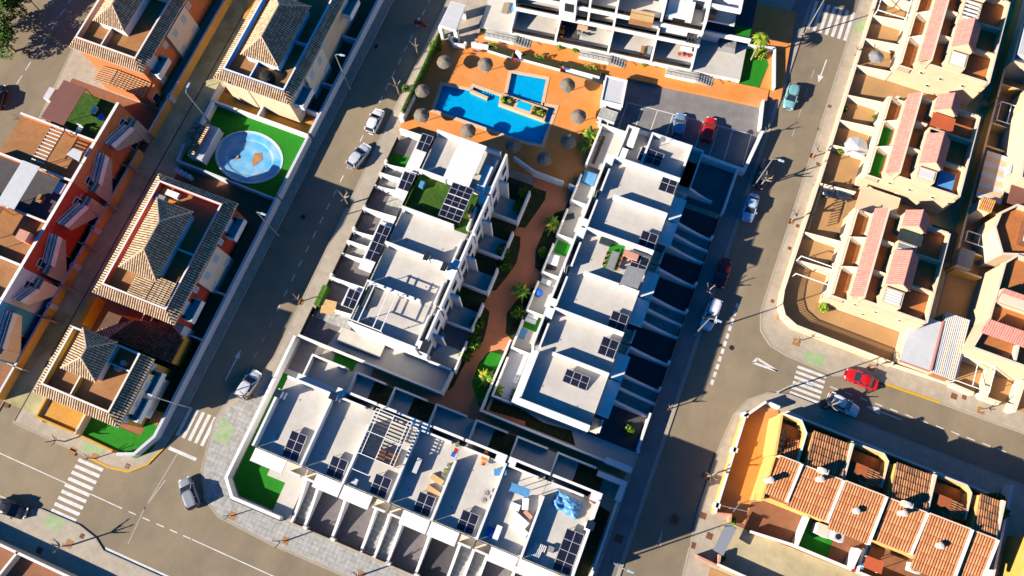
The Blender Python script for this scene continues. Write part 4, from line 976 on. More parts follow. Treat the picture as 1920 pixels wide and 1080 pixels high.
Bh = villa('tile-roofed house with blue parapets beyond the small green pool garden', (-65.1, -52.6, 39.6, 62), (-63.9, -53.9, 41.0, 60.5), (-61.8, -55.7, 43.6, 54.5), (-58.9, 46.2, 51.8, 10.2), 'beige', inner='blue_wall', cabm='bluewhite', bay=47.5)
Ah = villa('orange tile-roofed house with a long pyramid roof at the upper left', (-87.8, -75.3, 36.5, 60), (-87.0, -76.7, 37.9, 58.5), (-84.9, -79.7, 40.9, 56), (-81.7, 43.3, 53.5, 10.2), 'orange_wall', inner='salmon_wall', bay=46.5)
# annexes
b = MB(); b.tiles([(-60.1, 6.3, 6.95), (-57.2, 6.3, 7.15), (-57.2, 9.6, 7.15), (-60.1, 9.6, 6.95)], 'tile_gap', ['tile_pale', 'tile_tan'], sp=.3)
one(b, 'corrugated_canopy', 'striped corrugated canopy on the roof terrace, western half', 'canopy', group='corrugated canopies on the large tiled house')
b = MB(); b.tiles([(-57.1, 6.3, 7.15), (-54.4, 6.3, 6.95), (-54.4, 9.8, 6.95), (-57.1, 9.8, 7.15)], 'tile_gap', ['tile_pale', 'tile_tan'], sp=.3)
one(b, 'corrugated_canopy', 'striped corrugated canopy on the roof terrace, street half', 'canopy', group='corrugated canopies on the large tiled house')
t = thing('tiled_annex', 'low annex with a mossy dark red tiled roof between two tiled houses', 'annex', (-58, 2, 0), 'tile-roofed houses')
b = MB(); b.prism([(-63.6, .0), (-52.6, .0), (-52.6, 3.9), (-59, 3.9), (-63.6, 3.2)], 0, 3.6, 'ochre'); b.build('wall', t)
b = MB(); b.tiles([(-64.0, -.1, 3.75), (-61.2, -.1, 4.9), (-59.2, 3.2, 4.9), (-63.9, 3.2, 3.75)], 'tile_gap', ['tile_pale', 'tile_tan'], sp=.3)
b.tiles([(-61.2, -.1, 4.95), (-51.9, -.1, 4.2), (-51.9, 3.4, 4.2), (-54.8, 4.8, 4.3), (-59.2, 3.3, 4.95)], 'tile_gap', ['tile_darkred', 'tile_darkred_b', 'tile_brown'], sp=.3, h=.12); b.build('roof', t)
b = MB()
for x in (-58.9, -57.6): b.slat((x, 2.5, 3.9), (x, 4.9, 3.9), .14, .14, 'white_paint')
b.build('beam', t)
b = MB(); b.box(-53.9, -52.4, 3.8, 5.2, 0, 3.6, 'grey_sheet'); one(b, 'shed', 'small grey flat shed beside the mossy tiled annex', 'shed')
t = thing('tiled_annex', 'low annex with two orange tiled roofs below the house at the upper left', 'annex', (-80.5, 35.5, 0), 'tile-roofed houses')
b = MB(); b.box(-84.3, -75.4, 34.6, 36.9, 0, 3.3, 'orange_wall'); b.build('wall', t)
b = MB(); b.tiles([(-84.6, 34.2, 3.35), (-81.5, 34.2, 3.9), (-81.5, 36.9, 3.9), (-84.6, 36.9, 3.35)], 'tile_gap', ['tile_tan', 'tile_orange']); b.tiles([(-81.4, 34.2, 3.9), (-75.9, 34.2, 3.4), (-75.9, 36.9, 3.4), (-81.4, 36.9, 3.9)], 'tile_gap', ['tile_tan', 'tile_orange']); b.build('roof', t)
eface_window(t, -75.4, 35.0, 36.2, 1.0, 2.3)
b = MB(); b.prism(WL([(182, 0), (196, 5), (168, 40), (158, 36)], 3), 2.8, 2.95, 'tile_yellow'); one(b, 'awning', 'yellow corrugated awning beside the upper left house', 'awning')
b = MB(); b.prism(WL([(468, 0), (506, 0), (482, 44), (455, 33)], 3.2), 3.0, 3.15, 'yard_ochre'); one(b, 'awning', 'flat ochre canopy beside the house with blue parapets', 'awning')
# plots
def flat(name, x0, x1, y0, y1, z, mt): b = MB(); b.box(x0, x1, y0, y1, .05, z, mt); return struct(b, name)
flat('yard', -66.4, -50.1, -11.5, 26.8, .17, 'yard_brown'); flat('yard', -66.4, -50.1, 37.8, 90, .17, 'yard_brown')
flat('yard', -58.4, -50.2, 37.9, 40.6, .2, 'yard_ochre'); flat('yard', -66.2, -58.7, 37.9, 40.2, .19, 'yard_ochre'); flat('yard', -66.2, -60, -13.1, -10.2, .19, 'yard_ochre')
sheet('garden_lawn', [(-60, -13.2), (-51.6, -13.2), (-50.2, -11.8), (-50.2, -6.4), (-52.5, -6.4), (-52.5, -10.4), (-60, -10.4)], .21, 'turf')
sheet('garden_lawn', [(-52.4, -6.5), (-50.2, -6.5), (-50.2, 4), (-52.4, 4)], .195, 'dark_soil')
GL = 'garden walls of the left block'
b = MB(); b.wall([(-50.0, 95), (-50.0, 38.2)], 0, 1.7, .4, 'bluewhite'); one(b, 'street_wall', 'pale street wall beside the house with blue parapets', 'wall', group=GL)
b = MB(); b.wall([(-50.0, 37.6), (-50.0, 27.4)], 0, 1.7, .4, 'bluewhite'); one(b, 'street_wall', 'pale street wall beside the green pool garden', 'wall', group=GL)
b = MB(); b.wall([(-50.0, 27.2), (-50.0, -9.6), (-51.4, -12.6), (-53.6, -13.5)], 0, 1.7, .4, 'bluewhite'); one(b, 'street_wall', 'long pale street wall beside the large hipped roof, bending at the corner', 'wall', group=GL)
b = MB(); b.wall([(-50.0, 37.75), (-58.4, 37.75), (-66.4, 37.75)], 0, 1.8, .3, 'white'); b.wall([(-58.5, 37.9), (-58.5, 40.5)], 0, 1.8, .3, 'white'); b.wall([(-66.4, 37.8), (-66.4, 40.8)], 0, 1.7, .25, 'white'); one(b, 'garden_wall', 'white wall between ochre yard and green pool garden', 'wall', group=GL)
b = MB(); b.wall([(-50.2, 26.9), (-66.6, 27.2), (-66.9, 30)], 0, 1.5, .28, 'bluewhite'); one(b, 'garden_wall', 'pale wall south of the green pool garden', 'wall', group=GL)
for y, x0 in ((11.3, -52.6), (4.4, -52.6), (46.5, -52.6), (41.6, -52.4), (55, -52.6)):
    b = MB(); b.wall([(x0, y), (-50.2, y)], 0, 1.8, .22, 'bluewhite'); one(b, 'garden_wall', {11.3: 'short party wall in front of the large hipped roof house, middle', 4.4: 'short party wall in front of the mossy annex', 46.5: 'short party wall in front of the blue parapet house', 41.6: 'short low wall at the corner of the blue parapet house', 55: 'short party wall at the top of the left street'}[y], 'wall', group=GL)
b = MB(); b.wall([(-67.0, -13.3), (-60.1, -13.3), (-53.6, -13.5)], 0, .5, .25, 'ochre'); b.wall([(-66.9, -13.2), (-66.9, 4.5)], 0, .6, .2, 'ochre'); b.wall([(-60.1, -13.2), (-60.1, -10.5)], 0, 1.8, .25, 'beige_pale'); one(b, 'garden_wall', 'low ochre wall round the yard of the corner house', 'wall', group=GL)
b = MB(); b.wall([(-66.8, .2), (-66.8, 4.4)], 0, 2.6, .9, 'ochre'); one(b, 'garden_wall', 'thick ochre wall on the alley beside the mossy annex', 'wall', group=GL)
# green pool garden with the empty round pool
LZ = .55; CX, CY = -57.3, 31.75
ring = [(CX+5.25*math.cos(2*PI*k/40), CY+4.05*math.sin(2*PI*k/40)) for k in range(40)]
b = MB(); holed(b, [(-66.6, 27.3), (-50.2, 27.1), (-50.2, 37.6), (-66.3, 37.6)], [ring], LZ, 'turf'); b.face([(-66.6, 27.3, 0), (-50.2, 27.1, 0), (-50.2, 27.1, LZ), (-66.6, 27.3, LZ)], 'turf'); b.face([(-66.3, 37.6, 0), (-66.6, 27.3, 0), (-66.6, 27.3, LZ), (-66.3, 37.6, LZ)], 'turf'); struct(b, 'pool_lawn')
b = MB(); n = 40
for k in range(n):
    p, q = ring[k], ring[(k+1) % n]
    for (r0, z0), (r1, z1) in (((1, LZ+.02), (.985, LZ-.02)), ((.985, LZ-.02), (.93, .38)), ((.93, .38), (.72, .30)), ((.72, .30), (.66, .2)), ((.66, .2), (0, .16))):
        A_ = lambda r, z, s: (CX+(s[0]-CX)*r, CY+(s[1]-CY)*r, z)
        b.face([A_(r0, z0, p), A_(r0, z0, q), A_(r1, z1, q), A_(r1, z1, p)], 'pool_shell')
struct(b, 'empty_pool')
b = MB(); b.prism(WL([(478, 287), (490, 286), (492, 300), (474, 312), (472, 302)], .2), .2, .215, 'rust'); b.prism(WL([(437, 293), (447, 291), (447, 297), (439, 299)], .3), .3, .33, 'rust'); struct(b, 'rust_stain')
b = MB(); n = 36
b.wall([(CX+5.25*math.cos(2*PI*k/n), CY+4.05*math.sin(2*PI*k/n)) for k in range(n)], LZ-.1, LZ+.06, .2, 'bluewhite', close=True); struct(b, 'pool_rim')
t = thing('pump_house', 'small grey pump house with a striped tile roof beside the alley and pool garden', 'shed', (-63.6, 31, .1))
b = MB(); b.box(-65.0, -62.6, 28.2, 33.8, .1, 2.4, 'grey_sheet'); b.build('wall', t)
b = MB(); b.tiles([(-65.1, 33.3, 2.45), (-65.1, 28.4, 2.45), (-63.6, 28.4, 3.0), (-63.6, 33.3, 3.0)], 'tile_gap', ['tile_orange', 'tile_pale']); b.build('roof', t)
b = MB(); b.box(-67.4, -65.2, 31.6, 34.4, .1, 1.3, 'salmon_wall', 'bark')
for k in range(14):
    x, y, r = random.uniform(-67, -65.6), random.uniform(32, 34), random.uniform(.2, .45); b.lathe((x, y, 1.3), [(r, 0), (r*.8, r*.6), (.05, r*.8)], 'bark', 7)
one(b, 'garden_planter', 'square brick planter with rubble beside the pump house', 'planter')
b = MB(); b.box(-66.1, -65.6, 33.6, 37.5, 0, 2.0, 'white'); one(b, 'garden_wall', 'short white wall on the alley at the pool garden', 'wall', group=GL)
for k, px in enumerate(((1225, 480), (1325, 500))): pass
b = MB()
for k in range(4): b.lathe((-66.2+k*.75, 25.9-.1*k, .15), [(.1, 0), (.42, .05), (.42, 1.0), (.1, 1.15)], 'grey_sheet', 8)
one(b, 'water_tank', 'row of pale grey tanks at the north wall of the large tiled house', 'tanks')
# details on the tiled houses
b = MB(); p = W(502, 131, 6.5)
for k in range(9):
    r0, z0 = 1.25*math.sin(PI*k/9/1.0*.5+.2), 0
b.lathe((-57.5, 42.3, 5.8), [(1.15, 0), (1.2, .5), (1.0, 1.0), (.5, 1.3), (.05, 1.35)], 'rubber', 14); one(b, 'covered_grill', 'round black covered object on the blue parapet terrace', 'cover')
for k, (x, y) in enumerate(((-58.0, -2.3), (-58.4, -3.2))):
    b = MB(); b.lathe((x+2.0, y, 5.8), [(.1, 0), (.42, .1), (.42, .9), (.1, 1.05)], 'car_grey', 10); one(b, 'water_tank', ['dark round tank on the corner house terrace, nearer the ridge', 'dark round tank on the corner house terrace, nearer the street junction'][k], 'tank', group='tanks on the corner house terrace')
b = MB(); b.box(-62.5, -60.6, 20.7, 21.5, 5.8, 6.5, 'white_paint'); one(b, 'outdoor_sofa', 'white sofa on the terrace at the north end of the large tiled house', 'sofa')
b = MB(); b.box(-63.6, -62.2, 19.5, 20.4, 5.8, 6.5, 'car_grey'); one(b, 'outdoor_sofa', 'dark sofa on the terrace at the north end of the large tiled house', 'sofa')
b = MB(); b.box(-61.8, -60.6, 19.6, 20.3, 5.8, 6.2, 'orange_plastic'); one(b, 'coffee_table', 'orange low table between the sofas on the tiled house terrace', 'table')
b = MB(); x, y = W(268, 795, .3);
for k in range(4): b.box(-52.3+k*.02, -51.0, -6.9-k*.45, -6.55-k*.45, .2, .3, 'wood')
b.box(-52.2, -51.0, -8.3, -6.5, .2, .22, 'wood'); one(b, 'wooden_pallet', 'wooden pallet lying on the green corner lawn', 'pallet')
# ================================================================ RED TERRACE ROW WEST OF THE ALLEY
flat('yard', -89.5, -72.7, -14.5, 33.9, .17, 'yard_brown')
UN = [(24.05, 30.75, 'orange_wall', 'grass', 'northernmost house of the red terrace row with a brown canopy and turf roof'), (17.5, 24.0, 'orange_wall', 'terrace_tan', 'second house of the red terrace row, cluttered terrace with a white awning'), (10.85, 17.45, 'red_wall', 'asphalt_dark', 'third house of the red terrace row with a long white canopy and dark floor'), (4.2, 10.8, 'red_wall', 'terrace_tan', 'fourth house of the red terrace row with a brown roof floor'), (-.9, 4.15, 'bluewhite', 'terrace_tan', 'fifth house of the row west of the alley with a pale blue wall'), (-8.5, -.95, 'skyblue_wall', 'yard_brown', 'blue house at the south end of the row west of the alley')]
for k, (y0, y1, wm, fm, lb) in enumerate(UN):
    t = thing('terraced_house', lb, 'house', (-80, (y0+y1)/2, 0), 'terraced houses west of the alley')
    b = MB(); b.box(-88.5 if k else -84, -75.45, y0, y1, 0, 5.7, wm, fm); b.build('wall', t)
    b = MB(); b.box(-75.75, -75.3, y0+.01, y1-.01, 5.5, 6.8, wm, 'white'); b.box(-88, -75.76, y0+.01, y0+.3, 5.5, 6.75, 'orange_wall' if k < 3 else 'white', 'white'); b.build('parapet', t)
    ym = y0+.5
    b = MB(); s_ = 1 if k % 2 == 0 else -1; ya, yb = (y0+.8, y1-1.8) if s_ > 0 else (y1-.8, y0+1.8); pm = 'beige_pale' if k > 3 else 'pavement'
    P = [(-75.2, min(ya, yb)), (-74.3, min(ya, yb)), (-74.3, max(ya, yb)), (-75.2, max(ya, yb))]; Z = [4.9, 4.9, 3.2, 3.2] if ya < yb else [3.2, 3.2, 4.9, 4.9]
    b.hexa([(x, y, z-1.6) for (x, y), z in zip(P, Z)], [(x, y, z) for (x, y), z in zip(P, Z)], pm, 'pavement_stone')
    for x in (-75.25, -74.2): b.hexa([(x-.08, P[0][1], Z[0]-.5), (x+.08, P[0][1], Z[0]-.5), (x+.08, P[2][1], Z[2]-.5), (x-.08, P[2][1], Z[2]-.5)], [(x-.08, P[0][1], Z[0]+.45), (x+.08, P[0][1], Z[0]+.45), (x+.08, P[2][1], Z[2]+.45), (x-.08, P[2][1], Z[2]+.45)], 'white')
    b.box(-75.3, -74.2, min(yb, yb+s_*1.4), max(yb, yb+s_*1.4), .2, 3.2, pm, 'pavement'); b.build('stair', t)
    r = MB()
    for dx in (-75.2, -74.2): r.path([(dx, ya, 5.8), (dx, yb, 4.1), (dx, yb+s_*1.3, 4.1)], .035, 'white_paint')
    r.build('handrail', t)
    for q, (u, z0, z1) in enumerate(((y0+1.0, 3.0, 4.6), (y1-2.4, 3.0, 4.6), (y0+3, .6, 2.3))):
        b = MB(); b.box(-75.45, -75.38, u, u+1.2, z0, z1, 'white_paint'); o = b.build('window', t); g = MB(); g.box(-75.39, -75.365, u+.08, u+1.12, z0+.08, z1-.08, 'pane'); g.build('pane', o)
    b = MB(); b.wall([(-75.3, y0), (-72.8, y0)], 0, 1.8, .2, 'pavement'); b.build('yard_wall', t)
b = MB(); b.wall([(-72.6, 95), (-72.6, 29.6)], 0, 1.8, .32, 'ochre_wall', 'bluewhite'); one(b, 'alley_wall', 'ochre alley wall with pale coping beside the upper left house', 'wall', group='ochre walls along the alley')
b = MB(); b.wall([(-72.6, 26.6), (-72.6, 13.4)], 0, 1.8, .32, 'ochre_wall', 'bluewhite'); one(b, 'alley_wall', 'ochre alley wall with pale coping beside the northern red houses', 'wall', group='ochre walls along the alley')
b = MB(); b.wall([(-72.6, 13.1), (-72.6, -13)], 0, 1.8, .32, 'ochre_wall', 'bluewhite'); one(b, 'alley_wall', 'ochre alley wall with pale coping beside the southern houses of the row', 'wall', group='ochre walls along the alley')
for y in (36, 13.2, 7.3, 1.0):
    b = MB(); b.box(-72.85, -72.3, y-.4, y+.4, 0, 1.95, 'bluewhite'); b.box(-72.7, -72.4, y-.22, y+.22, 1.95, 1.96, 'grey_fabric'); one(b, 'wall_pillar', {36: 'pale pillar of the alley wall near the top houses', 13.2: 'pale pillar of the alley wall by the red houses', 7.3: 'pale pillar of the alley wall by the fourth house', 1.0: 'pale pillar of the alley wall by the blue house'}[y], 'pillar', group='pillars of the alley wall')
# canopies on these roofs
def canopy(name, label, x0, x1, y0, y1, z, zf, mt, group=None, th=.1):
    t = thing(name, label, 'canopy', ((x0+x1)/2, (y0+y1)/2, zf), group)
    b = MB(); b.box(x0, x1, y0, y1, z-th, z, mt); b.build('canopy_sheet', t)
    for x in (x0+.1, x1-.1):
        for y in (y0+.1, y1-.1): b = MB(); b.tube((x, y, zf), (x, y, z-th), .05, 'dark_metal', n=5); b.build('post', t)
    return t
canopy('roof_canopy', 'plain brown canopy sheet over the street side of the northernmost red terrace house', -83.4, -79.7, 24.3, 30.6, 8.4, 5.7, 'brown_sheet')
canopy('roof_canopy', 'long white flat canopy on the third house of the red terrace row', -82.3, -79.5, 10.8, 17.6, 8.4, 5.7, 'grey_sheet')
canopy('roof_canopy', 'small brown canopy at the left edge on the fourth house of the row', -84.0, -81.2, 4.5, 10.5, 8.2, 5.7, 'brown_sheet')
b = MB(); b.prism(WL([(137, 278), (155, 285), (148, 303), (125, 290)], 7.6), 7.5, 7.6, 'grey_sheet')
for q in WL([(137, 278), (155, 285), (148, 303), (125, 290)], 7.6): b.tube((*q, 5.7), (*q, 7.5), .05, 'metal', n=4)
one(b, 'awning', 'small white awning on the second house of the red terrace row', 'awning')
b = MB()
for k in range(11): b.slat((-81.9, 18.4+k*.55, 7.6), (-79.9, 18.4+k*.55, 7.6), .12, .1, 'white_paint')
b.slat((-81.9, 18, 7.5), (-81.9, 24, 7.5), .1, .1, 'dark_metal'); b.slat((-79.9, 18, 7.5), (-79.9, 24, 7.5), .1, .1, 'dark_metal')
for x in (-81.9, -79.9):
    for y in (18.2, 23.8): b.tube((x, y, 5.7), (x, y, 7.5), .05, 'dark_metal', n=4)
one(b, 'pergola', 'slatted pergola on the second house of the red terrace row', 'pergola')
b = MB(); b.box(-79.3, -78.4, 13.2, 14.4, 5.7, 6.2, 'wood'); one(b, 'coffee_table', 'wooden low table under the edge of the long white canopy', 'table')
b = MB(); b.box(-77.3, -76.2, 15.4, 17.0, 5.7, 6.5, 'grey_sheet'); one(b, 'drying_rack', 'grey rack with laundry by the parapet of the third red house', 'rack')
b = MB(); b.box(-77.9, -76.3, 7.4, 8.8, 5.7, 7.6, 'salmon_wall'); one(b, 'stair_cabin', 'small pink stair cabin on the fourth house of the row', 'cabin')
b = MB(); b.lathe((-77.2, 28.0, 5.8), [(.45, 0), (.5, .3), (.4, .35)], 'blue_plastic', 14); one(b, 'paddling_pool', 'small round blue tub on the turf roof', 'tub')
for k, (x, y) in enumerate(((-78.7, 28.6), (-79.2, 25.2))):
    t = thing('lounge_chair', ['white lounge chair on the turf roof toward the blue tub', 'white lounge chairs in the near corner of the turf roof'][k], 'chair', (x, y, 5.7), 'white chairs on the turf roof')
    b = MB(); b.box(x-.4, x+.4, y-.5, y+.5, 6.0, 6.1, 'white_paint'); b.build('seat', t); b = MB(); b.box(x-.4, x+.4, y+.45, y+.55, 6.0, 6.6, 'white_paint'); b.build('backrest', t)
GROUND_ = ('yard', 'alley_wall', 'wall_pillar', 'garden_wall', 'garden_lawn', 'street_wall')
for o in [o for o in bpy.data.objects if o not in _before and o.parent is None and o.name.split('.')[0] not in GROUND_]:
    n_ = o.name.split('.')[0]; x_ = o.location.x
    if n_ in ('tiled_house', 'tiled_annex', 'corrugated_canopy', 'covered_grill', 'outdoor_sofa') or (n_ == 'water_tank' and o.location.z > 3) or (n_ == 'coffee_table' and x_ > -70):
        lift([o], 1.2, 2.4 if n_ != 'tiled_annex' else 99, .9878)
    elif x_ < -73: lift([o], 2.0, 2.5, .98)
# bottom left corner plot
flat('yard', -75, -43.5, -45, -29.4, .2, 'yard_brown')
b = MB(); b.wall([(-80, -29.0), (-50.3, -29.2), (-45.3, -29.4), (-44.2, -31), (-44.2, -40)], 0, 1.6, .32, 'beige_pale', 'white'); b.wall([(-59.4, -29), (-61, -36)], 0, 1.6, .3, 'beige_pale', 'white'); one(b, 'garden_wall', 'pale wall round the brown yard in the bottom left corner', 'wall', group=GL)
# ================================================================ BEIGE TERRACED ROWS ON THE RIGHT
PINK = ['tile_pink', 'tile_pink_b', 'tile_pink']
GR = 'beige walls of the right-hand plots'
def lattice(par, x0, x1, y0, y1, z0, z1):
    b = MB(); b.box(x0, x1, y0, y1, z0, z1, 'beige', 'beige_pale'); b.wall([(x0+.1, y0+.1), (x1-.1, y0+.1), (x1-.1, y1-.1), (x0+.1, y1-.1)], z1, z1+.45, .2, 'beige', close=True); b.build('drying_room', par)
    b = MB(); n = 5
    for k in range(n):
        y = y0+.35+(y1-y0-.7)*k/(n-1); b.slat((x0+.25, y, z1+.5), (x1-.25, y, z1+.5), .3, .08, 'white_paint')
    b.build('louvre', par)
def gable(par, x0, x1, y0, y1, z0, ze, zr):
    xr = (x0+x1)/2
    b = MB(); b.box(x0+.15, x1-.25, y0+.12, y1-.12, z0, ze, 'beige')
    for y in (y0+.13, y1-.13): b.face([(x0+.15, y, ze), (x1-.25, y, ze), (xr, y, zr-.05)], 'beige')
    b.build('roof_cabin', par)
    b = MB(); b.tiles([(x0, y0, ze), (x0, y1, ze), (xr, y1, zr), (xr, y0, zr)], 'tile_pink_b', PINK, sp=.3, h=.06); b.tiles([(x1, y1, ze), (x1, y0, ze), (xr, y0, zr), (xr, y1, zr)], 'tile_pink_b', PINK, sp=.3, h=.06); b.tube((xr, y0, zr), (xr, y1, zr), .09, 'tile_pink', n=5); b.build('gable_roof', par)
def beige_row(label, y0, y1, dv, cabs, lats, floors, x0=27.2, x1=39.4, sheets=(), gaps=True):
    t = thing('beige_row_house', label, 'house', ((x0+x1)/2, (y0+y1)/2, 0), 'beige rows on the right')
    xt, xp, xc, xb = x0+2.1, x0+3.5, x0+5.3, x0+8.3
    b = MB(); b.box(x0, xt+.25, y0, y1, 0, 3.2, 'beige', 'terracotta'); b.box(xt+.25, xp, y0, y1, 0, 5.9, 'beige'); b.box(xp, x1, y0, y1, 0, 5.2, 'beige', 'terracotta'); b.build('wall', t)
    b = MB(); b.box(x0-.02, x0+.26, y0+.01, y1-.01, 3.2, 4.25, 'beige_pale'); b.box(x0+.27, xt+.25, y1-.25, y1-.01, 3.2, 4.25, 'beige_pale')
    for k in range(9): b.box(x0+.3+k*.2, x0+.38+k*.2, y0+.03, y0+.12, 3.2, 4.1, 'beige_pale')
    b.box(x0+.27, xt+.25, y0+.02, y0+.16, 4.1, 4.24, 'beige_pale')
    b.wall([(x1-.14, y0+.15), (x1-.14, y1-.15)], 5.2, 6.3, .28, 'beige', 'beige_pale'); b.wall([(xp+.15, y0+.14), (x1-.29, y0+.14)], 5.2, 6.3, .26, 'beige', 'beige_pale'); b.wall([(xp+.15, y1-.14), (x1-.29, y1-.14)], 5.2, 6.3, .26, 'beige', 'beige_pale'); b.box(xp-.25, xp+.02, y0+.02, y1-.02, 5.2, 7.45, 'beige', 'beige_pale'); b.build('parapet', t)
    b = MB(); b.tiles([(xt-.1, y1-.05, 6.1), (xt-.1, y0+.05, 6.1), (xp-.25, y0+.05, 7.4), (xp-.25, y1-.05, 7.4)], 'tile_pink_b', PINK, sp=.3, h=.06); b.build('pent_roof', t)
    ys = [y0]+list(dv)+[y1]
    for y in dv:
        b = MB(); b.hexa([(x0+.27, y-.12, 3.2), (xt+.25, y-.12, 3.2), (xt+.25, y+.12, 3.2), (x0+.27, y+.12, 3.2)], [(x0+.27, y-.12, 4.25), (xt+.25, y-.12, 6.0), (xt+.25, y+.12, 6.0), (x0+.27, y+.12, 4.25)], 'beige_pale'); b.build('dividing_wall', t)
        b = MB(); b.box(xp+.03, xc+.1, y-.12, y+.12, 5.2, 6.8, 'beige_pale'); b.build('dividing_wall', t)
        b = MB(); b.box(xb-.3, x1-.3, y-.12, y+.12, 5.2, 6.3, 'beige'); b.build('dividing_wall', t)
    # railing bars that throw the striped shade on the balconies
    for k in range(len(ys)-1):
        b = MB(); n = int((ys[k+1]-ys[k]-.4)/.24)
        for q in range(n): y = ys[k]+.25+q*.24; b.box(x0+.3, x0+.36, y, y+.1, 4.25, 4.75, 'beige_pale')
        b.box(x0+.28, x0+.38, ys[k]+.2, ys[k+1]-.2, 4.75, 4.82, 'beige_pale'); b.build('balcony_rail', t)
        if floors[k] != 'terracotta':
            b = MB(); b.box(x0+.3, xt, ys[k]+.2, ys[k+1]-.2, 3.2, 3.24, floors[k]); b.build('turf', t)
        for z0, z1 in ((.3, 2.4),):
            fr = MB(); fr.box(x0-.06, x0, ys[k]+1.2, ys[k]+3.0, z0, z1, 'frame'); o = fr.build('window', t); g = MB(); g.box(x0-.075, x0-.055, ys[k]+1.28, ys[k]+2.92, z0+.08, z1-.08, 'pane'); g.build('pane', o)
    for a, c in cabs: gable(t, xc, xb+.2, a, c, 5.2, 7.9, 9.4)
    for a, c in lats: lattice(t, xc+.2, xb-.3, a, c, 5.2, 7.2)
    b = MB(); b.box(xp+.05, xc+.15, y0+.3, y1-.3, 5.2, 5.22, 'terracotta'); b.build('inner_terrace', t)
    # the blank gable end with its small windows
    for k, (x, z) in enumerate(((x0+3.5, 4.2), (x0+6.3, 4.2), (x0+9.5, 4.2), (x0+5.5, 1.9))):
        fr = MB(); fr.box(x-.3, x+.3, y0-.1, y0, z-.35, z+.35, 'beige_pale'); o = fr.build('window', t); g = MB(); g.box(x-.2, x+.2, y0-.115, y0-.09, z-.1, z+.25, 'pane'); g.build('pane', o)
    for x, y, z, w_, d_, m_, nm in sheets:
        b = MB(); b.box(x, x+w_, y, y+d_, z, z+.1, m_); b.build(nm, t)
    return t
beige_row('beige terraced houses at the upper right with long pink roof strip and three terracotta balconies', 78.0, 92.5, [83.0, 87.4], [(80.7, 85.3), (90, 94)], [(78.1, 80.4), (86.0, 89.4)], ['terracotta']*3+['terracotta'])
beige_row('beige terraced houses with two bright green turf balconies and a red sheet roof', 59.4, 72.6, [64.0, 68.3], [(70.0, 72.6), (61.4, 66.2)], [(66.3, 67.5), (59.5, 61.2)], ['turf', 'turf', 'terracotta'], sheets=((32.6, 67.7, 7.7, 3.1, 2.1, 'red_sheet', 'sheet_roof'), (36.2, 60.3, 5.6, 2.2, 2.6, 'blue_cover', 'pool_cover')))
beige_row('beige terraced houses at the street corner with dark fabric sheets behind the pink cabins', 40.6, 54.0, [45.0, 49.5], [(51.7, 54.2), (43.2, 48.2)], [(48.4, 49.8), (40.8, 43.0)], ['terracotta']*3, sheets=((32.6, 50.0, 7.4, 3.1, 1.6, 'dark_fabric', 'sheet_roof'),))
b = MB(); b.box(38.0, 41.7, 51.4, 56.1, 2.9, 3.05, 'dark_fabric')
for x in (38.1, 41.6):
    for y in (51.5, 56.0): b.tube((x, y, 0), (x, y, 2.9), .06, 'metal', n=5)
one(b, 'shade_sail', 'large dark green-grey fabric canopy behind the corner beige houses', 'canopy')
# plots, patios, alleys
flat('patio', 22.4, 27.2, 57.5, 110, .18, 'patio_tan'); flat('patio', 22.4, 27.2, 36.2, 57.4, .18, 'patio_tan')
flat('alley', 39.6, 42.5, 36.2, 110, .16, 'alley'); flat('yard', 42.7, 75, 35.8, 110, .18, 'patio_tan'); flat('side_passage', 27.2, 39.6, 54.1, 59.3, .17, 'patio_tan'); flat('side_passage', 27.2, 39.6, 72.7, 77.9, .17, 'patio_tan'); flat('patio', 27.2, 38.5, 36.0, 40.5, .18, 'patio_tan')
b = MB(); b.wall([(22.25, 110), (22.2, 78.6)], 0, 1.4, .35, 'beige', 'beige_pale'); one(b, 'street_wall', 'beige street wall in front of the uppermost right row', 'wall', group=GR)
b = MB(); b.wall([(22.2, 78.2), (22.2, 57.6)], 0, 1.4, .35, 'beige', 'beige_pale'); one(b, 'street_wall', 'beige street wall in front of the row with green balconies', 'wall', group=GR)
b = MB(); b.wall([(22.1, 57.2), (21.9, 40), (22.2, 38.0), (23.0, 36.6), (24.8, 35.8), (38.4, 35.5)], 0, 1.4, .4, 'beige', 'beige_pale'); one(b, 'street_wall', 'beige wall curving round the street corner', 'wall', group=GR)
for y, lb in ((91, 'top'), (87.3, 'upper'), (82.9, 'second'), (78.0, 'end'), (72.6, 'next'), (68.2, 'middle'), (63.9, 'third'), (57.4, 'driveway'), (49.4, 'corner'), (45.0, 'lower')):
    b = MB(); b.hexa([(22.4, y-.12, .1), (27.19, y-.12, .1), (27.19, y+.12, .1), (22.4, y+.12, .1)], [(22.4, y-.12, 1.4), (27.19, y-.12, 2.3), (27.19, y+.12, 2.3), (22.4, y+.12, 1.4)], 'beige_pale')
    one(b, 'patio_wall', f'beige dividing wall between front patios, {lb} one along the right street', 'wall', group=GR)
b = MB(); b.wall([(28.9, 57.3), (38.0, 55.2)], .1, 2.2, .25, 'beige', 'beige_pale'); one(b, 'garden_wall', 'beige wall beside the driveway canopy', 'wall', group=GR)
b = MB(); b.wall([(28.9, 74.5), (36, 73.2)], .1, 2.2, .25, 'beige', 'beige_pale'); one(b, 'garden_wall', 'beige wall in the passage below the upper row', 'wall', group=GR)
b = MB(); b.box(27.6, 33.2, 55.0, 58.6, 2.5, 2.62, 'beige');
for x in (27.7, 33.1):
    for y in (55.1, 58.5): b.tube((x, y, .1), (x, y, 2.5), .07, 'beige', n=5)
one(b, 'carport_canopy', 'plain beige canopy over the driveway beside the row with green balconies', 'canopy')
